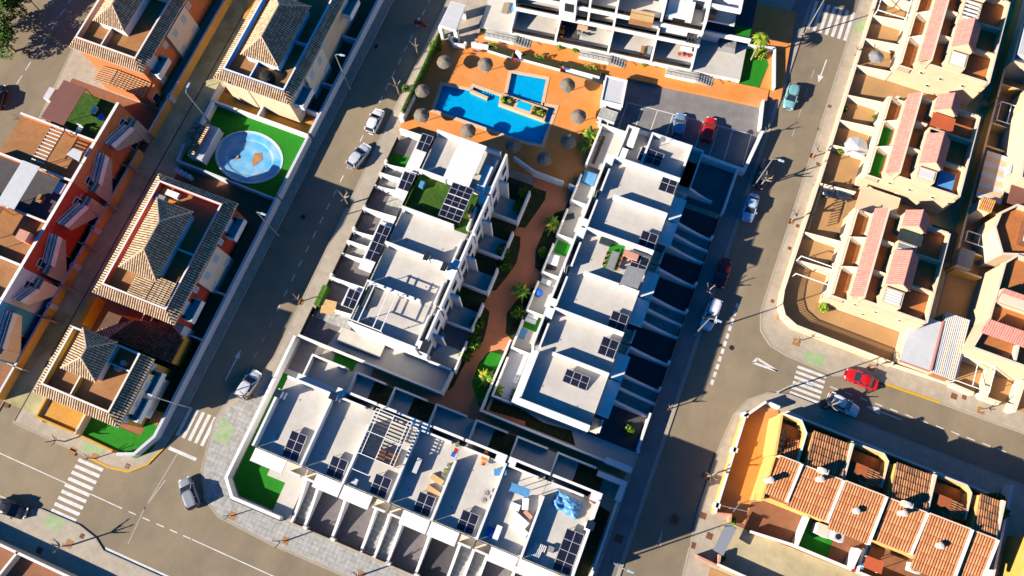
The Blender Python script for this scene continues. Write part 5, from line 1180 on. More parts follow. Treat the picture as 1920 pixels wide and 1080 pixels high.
# garage roofs and houses beyond
t = thing('garage', 'garage with one smooth white roof and one corrugated roof on the cross street', 'garage', (42, 39.5, 0))
b = MB(); b.box(38.6, 42.4, 36.0, 42.6, 0, 2.8, 'beige'); b.box(42.5, 45.8, 36.0, 44.2, 0, 2.75, 'beige'); b.build('wall', t)
b = MB(); b.hexa([(38.5, 35.8, 2.8), (42.4, 35.8, 2.8), (42.4, 42.8, 3.0), (38.5, 42.8, 3.0)], [(38.5, 35.8, 2.92), (42.4, 35.8, 2.92), (42.4, 42.8, 3.12), (38.5, 42.8, 3.12)], 'grey_sheet'); b.build('smooth_roof', t)
b = MB(); b.box(42.45, 42.6, 35.8, 43, 2.8, 3.25, 'tile_pink_b'); b.box(38.5, 42.5, 35.68, 35.8, 2.7, 2.95, 'tile_pink_b'); b.build('edge_trim', t)
b = MB(); b.tiles([(42.6, 35.7, 2.9), (45.8, 35.7, 2.9), (45.8, 44.4, 3.15), (42.6, 44.4, 3.15)], 'grey_sheet', ['grey_sheet', 'beige_pale'], sp=.24, h=.1, seg=9); b.build('corrugated_roof', t)
b = MB(); b.box(43.2, 45.4, 35.8, 35.95, .2, 2.5, 'wood'); b.build('garage_door', t)
def plainhouse(label, pts, z, boxes=(), name='beige_house', roofm='terracotta'):
    c = (sum(p[0] for p in pts)/len(pts), sum(p[1] for p in pts)/len(pts), 0); t = thing(name, label, 'house', c, 'beige houses at the right edge')
    b = MB(); b.prism(pts, 0, z-.9, 'beige', roofm); b.build('wall', t)
    b = MB(); b.wall(pts, z-.9, z, .3, 'beige', 'beige_pale', close=True); b.build('parapet', t)
    for nm, f_ in boxes:
        b = MB(); f_(b); b.build(nm, t)
    return t
t = plainhouse('beige house with three pink roof strips at the right edge above the cross street', [(45.4, 39.6), (70, 39.4), (70, 54), (48.2, 54), (46.9, 52.4), (46.6, 44)], 6.4, (
    ('roof_cabin', lambda b: b.box(47.0, 70, 46.6, 48.4, 5.5, 7.2, 'beige', 'beige_pale')),
    ('pent_roof', lambda b: b.tiles([(46.7, 46.5, 6.6), (70, 46.5, 6.6), (70, 48.3, 7.5), (46.9, 48.3, 7.5)], 'tile_pink_b', PINK, sp=.3, h=.06)),
    ('pent_roof', lambda b: b.tiles([(45.9, 41.9, 6.3), (70, 41.9, 6.3), (70, 43.7, 7.2), (46.2, 43.7, 7.2)], 'tile_pink_b', PINK, sp=.3, h=.06)),
    ('dividing_wall', lambda b: b.box(50.6, 50.9, 39.9, 42, 5.4, 6.4, 'beige_pale')),
    ('dividing_wall', lambda b: b.box(51.5, 51.8, 43.8, 46.4, 5.4, 6.8, 'beige_pale'))))
t = plainhouse('beige house with a glazed roof box at the right edge, beside the pergola yards', [(44.7, 57.0), (46.4, 53.6), (50.5, 55), (75, 55), (75, 61.6), (46.8, 61.2), (45.0, 59.3)], 6.2, (
    ('glazed_box', lambda b: (b.box(48.2, 53, 56.0, 59.6, 5.3, 6.9, 'tile_darkred'), [b.slat((48.2+q*1.2, 56.0, 6.95), (48.2+q*1.2, 59.6, 6.95), .1, .1, 'white_paint') for q in range(4)], [b.slat((48.2, 56+q*1.2, 7.0), (53, 56+q*1.2, 7.0), .1, .1, 'white_paint') for q in range(4)])),
    ('window', lambda b: b.box(45.0, 45.3, 57.9, 58.9, 3.4, 4.6, 'shutter'))))
t = plainhouse('tall cream house at the right edge behind the striped yard canopy', [(45.9, 64.6), (75, 64.6), (75, 81), (45.4, 81), (44.9, 76), (45.6, 70.5)], 7.4, (
    ('brown_roof', lambda b: b.box(46.0, 56, 61.8, 64.6, 4.9, 5.1, 'brown_sheet')), ('window', lambda b: b.box(45.3, 45.62, 66.4, 67.6, 3.6, 4.9, 'shutter')), ('roof_cabin', lambda b: b.box(49, 60, 70, 78, 6.5, 8.5, 'beige_pale', 'beige_pale'))))
t = plainhouse('pale flat-roofed house at the top right corner', [(42.6, 84.6), (75, 84.6), (75, 120), (42.6, 120)], 4.2, (('roof_sheet', lambda b: b.box(43, 50, 86, 92, 3.5, 4.3, 'grey_sheet')),), roofm='deck')
b = MB(); 
for k in range(9): b.box(42.7, 46.2, 62.4+k*.84, 62.4+k*.84+.83, 2.9, 3.0, 'grey_sheet' if k % 2 == 0 else 'coping')
for x in (42.8, 46.1):
    for y in (62.5, 69.8): b.tube((x, y, .1), (x, y, 2.9), .06, 'metal', n=5)
one(b, 'yard_canopy', 'striped grey and cream canopy over a yard at the right', 'canopy')
b = MB(); b.tiles([(42.7, 59.7, 4.6), (44.5, 59.7, 4.6), (44.5, 61.4, 5.2), (42.7, 61.4, 5.2)], 'tile_orange_gap', ['tile_yellow', 'tile_orange'], sp=.26)
b.box(42.8, 44.4, 59.8, 61.3, 0, 4.5, 'beige'); one(b, 'tiled_shed', 'small shed with a bright orange tiled roof at the right', 'shed')
b = MB(); b.box(42.5, 44.5, 51.6, 54.3, 0, 2.9, 'beige', 'grey_fabric'); one(b, 'shed', 'flat grey-roofed shed between two brown yards', 'shed')
for nm, (x0, x1, y0, y1), lb in (('pergola', (43.0, 46.0, 75.4, 78.6), 'white pipe frame over the upper right yard'), ('pergola', (42.9, 46.4, 55.5, 57.1), 'white pipe frame over the yard beside the glazed roof box'), ('pergola', (46.0, 50.4, 35.9, 39.5), 'white pipe frame over the patio on the cross street')):
    b = MB(); b.path([(x0, y0, 2.7), (x1, y0, 2.7), (x1, y1, 2.7), (x0, y1, 2.7), (x0, y0, 2.7)], .07, 'white_paint'); b.tube(((x0+x1)/2, y0, 2.7), ((x0+x1)/2, y1, 2.7), .06, 'white_paint')
    for x in (x0, x1):
        for y in (y0, y1): b.tube((x, y, .1), (x, y, 2.7), .06, 'white_paint')
    one(b, nm, lb, 'pergola', group='white pipe pergolas')
b = MB(); b.wall([(42.6, 110), (42.6, 79.5)], 0, 2.2, .3, 'ochre_wall', 'beige'); one(b, 'alley_wall', 'ochre alley wall at the top right', 'wall', group=GR)
b = MB(); b.wall([(42.6, 79.2), (42.5, 51.4)], 0, 2.2, .3, 'ochre_wall', 'beige'); one(b, 'alley_wall', 'long ochre alley wall behind the right-hand rows', 'wall', group=GR)
for y, lb in ((82, 'upper'), (75.2, 'second'), (71.3, 'third'), (61.5, 'fourth'), (54.5, 'fifth'), (51.4, 'lowest')):
    b = MB(); b.wall([(42.7, y), (46.4, y)], 0, 2.0, .25, 'ochre_wall', 'beige'); one(b, 'yard_wall', f'ochre cross wall between back yards, {lb} one', 'wall', group=GR)
b = MB(); b.wall([(38.4, 35.6), (46.2, 35.9)], 0, .9, .3, 'beige_pale'); b.wall([(46.3, 35.7), (49.2, 35.5)], 0, 1.4, .4, 'beige_pale'); b.wall([(50.3, 35.5), (52.8, 35.5)], 0, 1.4, .4, 'beige_pale'); b.wall([(50.4, 35.6), (50.6, 39.4)], 0, 1.8, .8, 'beige_pale'); b.wall([(54.2, 34.9), (54.6, 39.4)], 0, 2.0, .6, 'beige_pale'); one(b, 'street_wall', 'cream front wall along the cross street beside the garages', 'wall', group=GR)
t = thing('slatted_fence', 'slatted fence standing on the beige corner wall', 'fence', (24, 36.5, 1.4)); 
FP = [(21.95, 44.5), (21.9, 40), (22.2, 38.0), (23.0, 36.6), (24.8, 35.8), (38.2, 35.5)]
b = MB()
for p, q in zip(FP, FP[1:]):
    l = math.hypot(q[0]-p[0], q[1]-p[1]); n = int(l/.3)
    for k in range(n):
        u = (k+.5)/n; x, y = p[0]+(q[0]-p[0])*u, p[1]+(q[1]-p[1])*u; b.box(x-.05, x+.05, y-.05, y+.05, 1.4, 2.0, 'beige_pale')
b.build('bars', t); b = MB(); b.wall(FP, 2.0, 2.08, .1, 'beige_pale'); b.build('top_rail', t)
# bars over the corner patio, shade sail frames, patio objects
t = thing('patio_pergola', 'wide slatted pergola over the patio of the corner row, beside the street wall', 'pergola', (24.6, 51.5, 0))
for k in range(15):
    pass
b = MB()
for k in range(16): b.slat((22.5, 49.8+k*.46, 1.9), (22.6, 49.8+k*.46, 2.7), .1, .1, 'dark_metal')
b.slat((22.55, 49.7, 2.7), (22.55, 57.0, 2.7), .12, .12, 'dark_metal'); b.build('bars', t)
b = MB(); b.path([(22.6, 45.3, 2.6), (27.1, 45.3, 2.6), (27.1, 42.6, 2.6), (22.6, 42.6, 2.6)], .08, 'white_paint')
for p in ((22.6, 45.3), (22.6, 42.6)): b.tube((*p, .1), (*p, 2.6), .08, 'white_paint')
one(b, 'pergola', 'white pipe frame over the patio at the bend of the corner wall', 'pergola', group='white pipe pergolas')
b = MB(); b.path([(22.6, 91.5, 2.6), (26.9, 91.5, 2.6), (26.9, 87.5, 2.6), (22.6, 87.5, 2.6), (22.6, 91.5, 2.6)], .08, 'white_paint')
for p in ((22.6, 91.5), (22.6, 87.5), (26.9, 91.5), (26.9, 87.5)): b.tube((*p, .1), (*p, 2.6), .08, 'white_paint')
one(b, 'pergola', 'white pipe frame over the uppermost front patio', 'pergola', group='white pipe pergolas')
for nm, (px, py), r, lb in (('patio_umbrella', (1607, 274), 1.75, 'pale grey octagonal umbrella on a patio beside the right street'), ('patio_umbrella', (1645, 104), 1.2, 'grey umbrella on a patio of the upper right row')):
    c = W(px, py, 2.7); t = thing(nm, lb, 'umbrella', (*c, .18), 'patio umbrellas'); b = MB(); b.lathe((*c, 0), [(r, 2.35), (r*.5, 2.62), (.04, 2.85)], 'grey_sheet' if r > 1.5 else 'grey_fabric', 8); b.build('canopy', t); b = MB(); b.tube((*c, .18), (*c, 2.8), .04, 'metal'); b.build('pole', t)
# ================================================================ ORANGE TILED ROW BOTTOM RIGHT
OT = ['tile_orange', 'tile_orange', 'tile_orange_b']
flat('yard', 24.2, 56, 8.0, 24.0, .18, 'yard_brown'); sheet('side_court', [(22.2, 8.6), (26.3, 8.6), (26.3, 24.2), (24.1, 24.2), (22.2, 21.5)], .2, 'orange_paving')
flat('back_path', 23.6, 60, 2.0, 8.0, .17, 'back_path'); flat('lower_yard', 23.8, 60, -12, 1.9, .16, 'patio_tan')
XS = [26.2, 29.1, 34.45, 39.65, 44.8, 50.0, 53.2]
OLB = ['narrow westernmost house of the orange tiled row with a yellow side wall', 'second house of the orange tiled row, washing behind it', 'third house of the orange tiled row, one chimney on the slope', 'fourth house of the orange tiled row, red canopy behind it', 'fifth house of the orange tiled row, chimney near the middle', 'easternmost narrow house of the orange tiled row']
for k in range(6):
    x0, x1 = XS[k], XS[k+1]; up = .28 if k % 2 == 0 else 0
    t = thing('orange_tiled_house', OLB[k], 'house', ((x0+x1)/2, 17, 0), 'orange tiled row houses')
    b = MB(); b.box(x0+.02, x1-.02, 12.3, 17.4, 0, 4.75, 'yellow_wall', 'terracotta')
    b.prism([(x0+.02, 17.4), (x1-.02, 17.4), (x1-.02, 22.1), (x0+.02, 22.1)], 0, 3.6, 'yellow_wall', 'terracotta'); b.build('wall', t)
    ye = [12.6, 12.2, 11.4, 12.2, 10.6, 11.4][k]
    b = MB(); b.tiles([(x0+.1, ye, 4.8+up-.35*(12.2-ye)/5), (x1-.15, ye, 4.8+up-.35*(12.2-ye)/5), (x1-.15, 17.35, 6.5+up), (x0+.1, 17.35, 6.5+up)], 'tile_orange_gap', OT, sp=.34, h=.10, seg=1.1); b.build('roof', t)
    b = MB(); b.hexa([(x1-.2, ye, 4.3), (x1+.1, ye, 4.3), (x1+.1, 17.4, 4.3), (x1-.2, 17.4, 4.3)], [(x1-.2, ye, 5.0+up), (x1+.1, ye, 5.0+up), (x1+.1, 17.4, 6.75+up), (x1-.2, 17.4, 6.75+up)], 'white'); b.build('verge', t)
    b = MB(); b.box(x0+.1, x1-.2, 17.36, 17.5, 4.6, 6.62+up, 'beige_pale'); b.build('ridge', t)
    if k in (1, 3, 5):
        b = MB(); b.tiles([(x1-.1 if k < 5 else x1, 22.2, 5.5), (x0+.6, 22.2, 5.5), (x0+.6, 17.6, 6.3), (x1-.1, 17.6, 6.3)], 'tile_orange_gap', ['tile_orange_b', 'tile_orange', 'tile_brown'], sp=.3, h=.10, seg=.8); b.build('rear_roof', t)
        b = MB(); b.box(x0+.65, x1, 17.55, 22.0, 3.5, 5.42, 'yellow_wall'); b.build('gable', t)
        b = MB(); b.box(x1-.15, x1+.2, 17.6, 22.3, 3.5, 6.1, 'beige_pale'); b.build('party_wall', t)
    elif k in (2, 4):
        b = MB(); xm = x0+2.6
        b.tiles([(x0+.3, 17.7, 5.4), (x0+.3, 20.4, 5.1), (xm, 20.2, 5.9), (xm, 17.8, 5.9)], 'tile_orange_gap', OT, sp=.3, h=.08, seg=.8); b.tiles([(x1-.3, 20.0, 5.2), (x1-.3, 18.6, 5.2), (xm, 17.9, 5.9), (xm, 20.2, 5.9)], 'tile_orange_gap', OT, sp=.3, h=.08, seg=.8); b.build('rear_roof', t)
        b = MB(); b.wall([(x0+.2, 18), (x0+.2, 22.6), (x1-1.0, 22.6), (x1-.3, 21.9), (x1-.3, 18.5)], 3.5, 5.3, .25, 'yellow_wall', 'beige_pale'); b.build('terrace_parapet', t)
    else:
        b = MB(); b.wall([(25.4, 22.8), (27.9, 22.8), (28.9, 21.5), (28.9, 17.6)], 3.5, 5.6, .25, 'yellow_wall', 'white'); b.wall([(25.5, 22.7), (26.1, 17.6)], 0, 5.4, .3, 'yellow_wall', 'yellow_wall'); b.build('terrace_parapet', t)
        b = MB(); b.prism([(26.0, 11.6), (26.3, 11.6), (26.3, 17.5), (26.15, 17.5)], 0, 5.2, 'yellow_wall'); b.build('side_wall', t)
        for q in range(4): b = MB(); b.box(26.2-.02*q, 26.6, 18.2+q*.75, 18.6+q*.75, 5.2, 5.75, 'dark_metal'); b.build('baluster', t)
        b = MB(); b.tiles([(27.2, 20.4, 4.4), (28.7, 20.6, 4.4), (28.7, 17.8, 4.9), (27.2, 17.8, 4.9)], 'tile_orange_gap', OT, sp=.3); b.build('rear_roof', t)
for k, (px, py, zb) in enumerate(((1540, 898, 6.4), (1545, 883, 6.4), (1607, 958, 5.6), (1696, 962, 6.4), (1703, 946, 6.4), (1764, 1023, 5.6), (1446, 900, 6.2))):
    c = W(px, py, zb+1.0); t = thing('chimney', ['round chimney left of a square one on the second tiled house', 'square chimney behind a round one on the second tiled house', 'lone round chimney on the third tiled house', 'round chimney left of a square one on the fourth tiled house', 'square chimney behind a round one on the fourth tiled house', 'lone round chimney on the fifth tiled house', 'small chimney on the westernmost tiled house'][k], 'chimney', (*c, zb-.6), 'chimneys of the orange tiled row')
    b = MB(); sq = k in (1, 4)
    if sq: b.box(c[0]-.55, c[0]+.55, c[1]-.3, c[1]+.3, zb-1, zb+1.1, 'beige_pale')
    else: b.lathe((c[0], c[1], zb-1), [(.36, 0), (.36, 1.9), (.42, 1.95), (.42, 2.1)], 'beige_pale', 12)
    b.build('stack', t)
    b = MB(); b.lathe((c[0], c[1], zb+1.1), [(.3, 0), (.3, .12), (.1, .15)], 'grey_sheet', 10); b.build('cap', t)
b = MB(); b.wall([(24.0, 24.4), (22.0, 21.6), (22.0, 8.3)], 0, 1.75, .35, 'yellow_wall', 'white'); b.wall([(24.2, 24.5), (26.0, 24.4)], 0, 1.4, .35, 'white'); b.wall([(27.2, 24.3), (29.5, 24.1), (54, 23.6)], 0, 1.2, .3, 'beige_pale', 'white'); one(b, 'street_wall', 'yellow and white street wall round the orange tiled row', 'wall', group=GR)
for y in (21.8, 16.9, 9.4):
    b = MB(); b.box(21.75, 22.4, y-.3, y+.3, 0, 1.75, 'white'); one(b, 'wall_pillar', {21.8: 'white pillar of the yellow street wall, northern', 16.9: 'white pillar of the yellow street wall, middle', 9.4: 'white pillar of the yellow street wall, southern'}[y], 'pillar', group='pillars of the yellow street wall')
t = thing('gateway', 'glazed dark gate with terracotta railings at the path entrance', 'gate', (23.6, 5.6, 0))
b = MB(); b.hexa([(23.0, 4.0, 2.1), (24.4, 3.8, 2.1), (25.0, 7.6, 2.1), (23.6, 7.8, 2.1)], [(23.0, 4.0, 2.2), (24.4, 3.8, 2.2), (25.0, 7.6, 2.2), (23.6, 7.8, 2.2)], 'car_grey'); b.build('canopy', t)
b = MB(); b.wall([(22.0, 8.3), (24.0, 9.0), (24.2, 8.0)], 0, 1.4, .3, 'salmon_wall'); b.build('pillar', t); b = MB(); b.wall([(21.6, 2.6), (24.4, 2.4), (24.2, 3.8)], 0, 1.4, .3, 'salmon_wall'); b.build('pillar', t)
for k in range(7): b = MB(); b.box(22.2+k*.28, 22.32+k*.28, 8.45+k*.08, 8.6+k*.08, 1.4, 1.9, 'salmon_wall'); b.build('baluster', t)
b = MB(); b.wall([(27.0, 7.9), (32.2, 8.3), (56, 8.0)], 0, 1.5, .3, 'beige_pale', 'white'); one(b, 'garden_wall', 'pale wall between the back path and the tiled row yards', 'wall', group=GR)
b = MB(); b.wall([(24.2, 2.6), (38, 2.1), (60, 1.5)], 0, 1.6, .3, 'beige_pale', 'white'); one(b, 'garden_wall', 'pale wall south of the back path', 'wall', group=GR)
b = MB(); b.wall([(33.0, 12.2), (32.6, 8.4)], 0, 2.2, .3, 'white'); one(b, 'yard_wall', 'white cross wall behind the second tiled house', 'wall', group=GR)
b = MB(); b.wall([(39.9, 10.8), (39.5, 8.3)], 0, 2.4, .5, 'white'); one(b, 'yard_wall', 'white cross wall behind the third tiled house', 'wall', group=GR)
b = MB(); b.box(33.2, 37.2, 8.6, 12.0, .18, .22, 'turf'); struct(b, 'garden_lawn')
b = MB(); b.box(34.2, 36.4, 10.6, 12.0, 2.6, 2.75, 'deck'); b.box(34.3, 36.3, 10.7, 12.0, .2, 2.6, 'white'); one(b, 'flat_annex', 'pale flat-roofed annex behind the second tiled house', 'annex')
b = MB(); b.box(40.8, 43.0, 8.9, 10.4, 2.4, 2.5, 'red_sheet')
for x in (40.9, 42.9):
    for y in (9.0, 10.3): b.tube((x, y, .2), (x, y, 2.4), .05, 'white_paint', n=5)
one(b, 'awning', 'bright red awning behind the fourth tiled house', 'awning')
for k, (px, py, m_, lb) in enumerate(((1605, 1050, 'flower_red', 'dark red cloth hanging on a line behind the tiled row'), (1614, 1050, 'white_paint', 'white cloth hanging on a line behind the tiled row'), (1621, 1045, 'blue_cover', 'turquoise cloth hanging on a line behind the tiled row'), (1628, 1035, 'car_navy', 'navy cloth hanging on a line behind the tiled row'))):
    c = W(px, py, 1.6); b = MB(); b.box(c[0]-.18, c[0]+.18, c[1]-1.5, c[1]+1.5, 1.5, 1.62, m_)
    for y in (c[1]-1.4, c[1]+1.4): b.tube((c[0], y, .2), (c[0], y, 1.5), .03, 'metal', n=4)
    one(b, 'hanging_laundry', lb, 'laundry', group='laundry behind the tiled row')
for k, (px, py, lb) in enumerate(((1573, 1007, 'white air conditioner unit behind the third tiled house'), (1718, 1066, 'white air conditioner unit behind the fifth tiled house'))):
    c = W(px, py, 4.6); b = MB(); b.box(c[0]-.6, c[0]+.6, c[1]-.5, c[1]+.5, 3.2, 4.6, 'white_paint', 'grey_sheet'); b.lathe((c[0]-.1, c[1], 4.6), [(.35, 0), (.35, .05), (.1, .06)], 'dark_metal', 10); one(b, 'air_conditioner', lb, 'air conditioner', group='air conditioners behind the tiled row')
t = thing('tv_aerial', 'white television aerial with crossed rods behind the tiled row corner', 'aerial', (*W(1380, 955, 4), 0)); c = W(1378, 953, 4.2)
b = MB(); b.tube((*c, 0), (*c, 4.3), .04, 'metal', n=5); b.build('mast', t)
b = MB(); b.slat((c[0]-1.6, c[1]-.3, 4.2), (c[0]+1.6, c[1]+.2, 4.2), .09, .09, 'metal'); b.slat((c[0]-.1, c[1]-.5, 4.3), (c[0]+.5, c[1]+1.2, 4.3), .09, .09, 'metal'); b.build('rods', t)

t = thing('orange_tiled_house', 'orange tiled house at the bottom edge south of the back path', 'house', (40, -8, 0), 'orange tiled row houses')
b = MB(); b.box(25.5, 62, -14, -3.4, 0, 5.2, 'yellow_wall'); b.build('wall', t)
b = MB(); b.tiles([(25.2, -14, 5.2), (62, -14, 5.2), (62, -8.5, 7.2), (25.2, -8.5, 7.2)], 'tile_orange_gap', OT, seg=1.5); b.tiles([(62, -3.1, 5.2), (25.2, -3.1, 5.2), (25.2, -8.5, 7.2), (62, -8.5, 7.2)], 'tile_orange_gap', OT, seg=1.5); b.build('roof', t)

t = thing('ochre_house', 'ochre house with a grey window at the right edge beyond the tiled row', 'house', (60, 14, 0), 'houses at the lower right edge')
b = MB(); b.box(57.6, 75, 2, 19.5, 0, 4.6, 'ochre_wall', 'terrace_tan'); b.build('wall', t)
b = MB(); b.wall([(57.6, 2), (57.6, 19.5), (75, 19.5)], 4.6, 5.3, .3, 'ochre_wall', 'beige_pale'); b.build('parapet', t)
b = MB(); b.box(57.52, 57.6, 11.0, 12.6, 1.6, 3.4, 'frame'); o = b.build('window', t); g = MB(); g.box(57.49, 57.53, 11.1, 12.5, 1.7, 3.3, 'shutter'); g.build('pane', o)
b = MB(); b.wall([(56.0, 25.5), (56.0, 2)], 0, 2.0, .3, 'grey_sheet', 'bluewhite'); one(b, 'garden_wall', 'grey wall east of the orange tiled row', 'wall', group=GR)
flat('garden_lawn', 53.9, 55.8, 4, 11, .19, 'turf')
# ================================================================ VEHICLES
def make_car(name, label, body, style='sedan', L_=4.3, Wd=1.78, Ht=1.46):
    t = thing(name, label, 'car', (0, 0, 0), 'cars on the streets')
    hw = Wd/2; st = []
    n = 13
    for k in range(n):
        u = -1+2*k/(n-1); x = u*L_/2; e = abs(u)
        w_ = hw*(1-.10*max(0, e-.55)/.45*1.4-.20*max(0, e-.88)/.12)
        if u > 0: zt = .93-.16*max(0, (u-.35))/.65-.16*max(0, u-.9)/.1
        else: zt = (1.0 if style != 'sedan' else .98)-.05*max(0, -u-.6)/.4-.18*max(0, -u-.93)/.07
        zb = .24+.12*max(0, e-.85)/.15
        st.append([(x, -w_*.94, zb), (x, -w_, .5), (x, -w_*.985, zt-.10), (x, -w_*.88, zt), (x, -w_*.45, zt+.035), (x, w_*.45, zt+.035), (x, w_*.88, zt), (x, w_*.985, zt-.10), (x, w_, .5), (x, w_*.94, zb)])
    b = MB(); i0 = len(b.v); b.v += [p for s in st for p in s]; m_ = len(st[0]); mi = b.m(body)
    for k in range(n-1):
        for j in range(m_):
            q = (j+1) % m_; b.f.append((i0+k*m_+j, i0+k*m_+q, i0+(k+1)*m_+q, i0+(k+1)*m_+j)); b.mi.append(mi)
    b.f.append(tuple(range(i0, i0+m_))); b.mi.append(mi); b.f.append(tuple(range(i0+(n-1)*m_+m_-1, i0+(n-1)*m_-1, -1))); b.mi.append(mi)
    b.build('body', t, smooth=True)
    if style == 'sedan': xs = (-1.55, -.95, .25, .95)
    elif style == 'hatch': xs = (-1.95, -1.6, .15, .95)
    else: xs = (-2.1, -1.85, .2, 1.05)
    s_ = L_/4.3; xs = [x*s_ for x in xs]; rw = hw*.74; bw = hw*.9; zb = .94
    bt = [(xs[0], -bw*.93, zb), (xs[3], -bw*.95, zb-.02), (xs[3], bw*.95, zb-.02), (xs[0], bw*.93, zb)]; tp = [(xs[1], -rw, Ht-.04), (xs[2], -rw, Ht-.03), (xs[2], rw, Ht-.03), (xs[1], rw, Ht-.04)]
    b = MB(); b.hexa(bt, tp, 'pane'); b.build('window', t)
    b = MB(); R_ = []
    for x, z, f_ in ((xs[1]-.06, Ht-.045, .93), (xs[1]+.25, Ht, 1), ((xs[1]+xs[2])/2, Ht+.03, 1.0), (xs[2]-.2, Ht, 1), (xs[2]+.06, Ht-.05, .95)):
        R_.append([(x, -rw*f_*1.02, z-.05), (x, -rw*f_*.7, z), (x, rw*f_*.7, z), (x, rw*f_*1.02, z-.05)])
    i0 = len(b.v); b.v += [p for s in R_ for p in s]; mi = b.m(body)
    for k in range(4):
        for j in range(3): b.f.append((i0+k*4+j, i0+(k+1)*4+j, i0+(k+1)*4+j+1, i0+k*4+j+1)); b.mi.append(mi)
    for s in (-1, 1):
        for p, q in ((bt[0], tp[0]), (bt[1], tp[1])): b.slat((p[0], s*abs(p[1])*1.0, p[2]), (q[0], s*abs(q[1])*1.01, q[2]+.01), .09, .07, body)
        xm = (xs[1]+xs[2])/2-.1; b.slat((xm, s*bw*.95, zb), (xm, s*rw*1.01, Ht-.03), .1, .06, body)
    b.build('roof', t, smooth=False)
    for s in (-1, 1):
        b = MB(); b.box(xs[3]-.35, xs[3]-.15, s*(hw+.0), s*(hw+.17), .88, 1.03, body); b.build('mirror', t)
        b = MB(); x = L_/2-.16; b.box(x-.12, x+.08, s*hw*.45, s*hw*.80, .62, .74, 'white_paint'); b.build('headlight', t)
        b = MB(); x = -L_/2+.05; b.box(x-.03, x+.12, s*hw*.55, s*hw*.85, .70, .86, 'red_plastic'); b.build('tail_light', t)
        for x in (-L_*.3, L_*.31):
            w_ = MB(); w_.tube((x, s*(hw-.2), .32), (x, s*(hw+.005), .32), .32, 'rubber', n=14); o = w_.build('wheel', t); r = MB(); r.tube((x, s*(hw+.004), .32), (x, s*(hw+.014), .32), .2, 'metal', n=10); r.build('rim', o)
    return t
import itertools
def place(t, front, rear, z=.0):
    f = W(*front, .7); r = W(*rear, .7); t.location = ((f[0]+r[0])/2, (f[1]+r[1])/2, z); t.rotation_euler = (0, 0, math.atan2(f[1]-r[1], f[0]-r[0]))
CARS = [
 ('car_white', 'hatch', 'white hatchback parked facing up the left street, nearer the pool', (712, 207), (693, 247), 4.2), ('car_silver', 'hatch', 'silver white estate car parked on the left street below the white hatchback', (689, 272), (656, 313), 4.5),
 ('car_silver', 'suv', 'silver hatchback at the end of the parking lane beside the crossing', (482, 698), (451, 744), 4.3), ('car_grey', 'suv', 'grey car turning at the junction in front of the corner house', (344, 897), (365, 952), 4.3),
 ('car_black', 'sedan', 'black car at the left edge beside the crossing and pavement', (46, 962), (-6, 946), 4.7), ('car_teal', 'hatch', 'teal hatchback driving on the right street near the top', (1477, 204), (1490, 158), 4.3),
 ('car_black', 'suv', 'black van on the right street beside the northern end house', (1420, 352), (1442, 304), 4.7), ('car_paleblue', 'sedan', 'pale blue saloon on the right street below the black van', (1400, 414), (1414, 364), 4.5),
 ('car_darkred', 'sedan', 'dark red car in the shade on the right street', (1348, 536), (1362, 488), 4.4), ('car_white', 'suv', 'white SUV with a sunroof under the lamp post on the right street', (1322, 617), (1344, 562), 4.7),
 ('car_red', 'sedan', 'bright red car parked on the cross street beside the crossing', (1588, 700), (1641, 722), 4.4), ('car_white', 'hatch', 'white hatchback parked opposite the bright red car', (1607, 773), (1555, 745), 4.4),
 ('car_blue', 'hatch', 'blue grey car parked in a bay of the car park', (1277, 216), (1269, 258), 4.2), ('car_red', 'hatch', 'red car parked in a bay of the car park', (1334, 222), (1323, 266), 4.2),
 ('car_navy', 'hatch', 'navy car in the driveway of the row with green balconies', (1542, 356), (1600, 368), 4.4), ('car_black', 'hatch', 'black car in the shade on the far left street', (2, 160), (-8, 205), 4.3)]
protos = {}
for body, sty, lb, fr, re, ln in CARS:
    if sty not in protos:
        t = make_car('parked_car', lb, 'car_white', sty, 4.3, 1.8 if sty != 'suv' else 1.86, 1.45 if sty == 'sedan' else (1.5 if sty == 'hatch' else 1.66)); protos[sty] = t; first_ = True
        for ch in t.children:
            if ch.type == 'MESH':
                for sl in ch.material_slots:
                    if sl.material.name == 'car_white': sl.link = 'OBJECT'; sl.material = M[body]
        c = t
    else:
        p = protos[sty]; c = dup(p, (0, 0, 0), 0, lb)
        for ch in c.children:
            if ch.type == 'MESH' and ch.name.split('.')[0] in ('body', 'roof', 'mirror'):
                for sl in ch.material_slots: sl.link = 'OBJECT'; sl.material = M[body]
    c.scale = (ln/4.3, 1, 1); z = .16 if 'bay' in lb or 'driveway' in lb else .01
    place(c, fr, re, z)
# ================================================================ STREET LAMPS
def lamp_from(base, top, label, proto=None):
    bx, by = W(*base); tx, ty = W(*top, 9.4); 
    if proto is None:
        t = thing('street_lamp', label, 'street lamp', (0, 0, 0), 'street lamps')
        b = MB(); b.tube((0, 0, 0), (0, 0, 9.2), .11, 'metal', r1=.06, n=8); b.build('pole', t)
        b = MB(); b.path([(0, 0, 9.0), (.35, 0, 9.4), (.9, 0, 9.45)], .05, 'metal'); b.build('arm', t)
        b = MB(); b.hexa([(.7, -.16, 9.4), (1.5, -.12, 9.4), (1.5, .12, 9.4), (.7, .16, 9.4)], [(.75, -.12, 9.54), (1.45, -.09, 9.52), (1.45, .09, 9.52), (.75, .12, 9.54)], 'car_paleblue'); b.build('lamp_head', t)
        b = MB(); b.lathe((0, 0, 0), [(.2, 0), (.2, .1), (.13, .5)], 'metal', 10); b.build('base', t)
    else: t = dup(proto, (0, 0, 0), 0, label)
    t.location = (bx, by, .12); return t
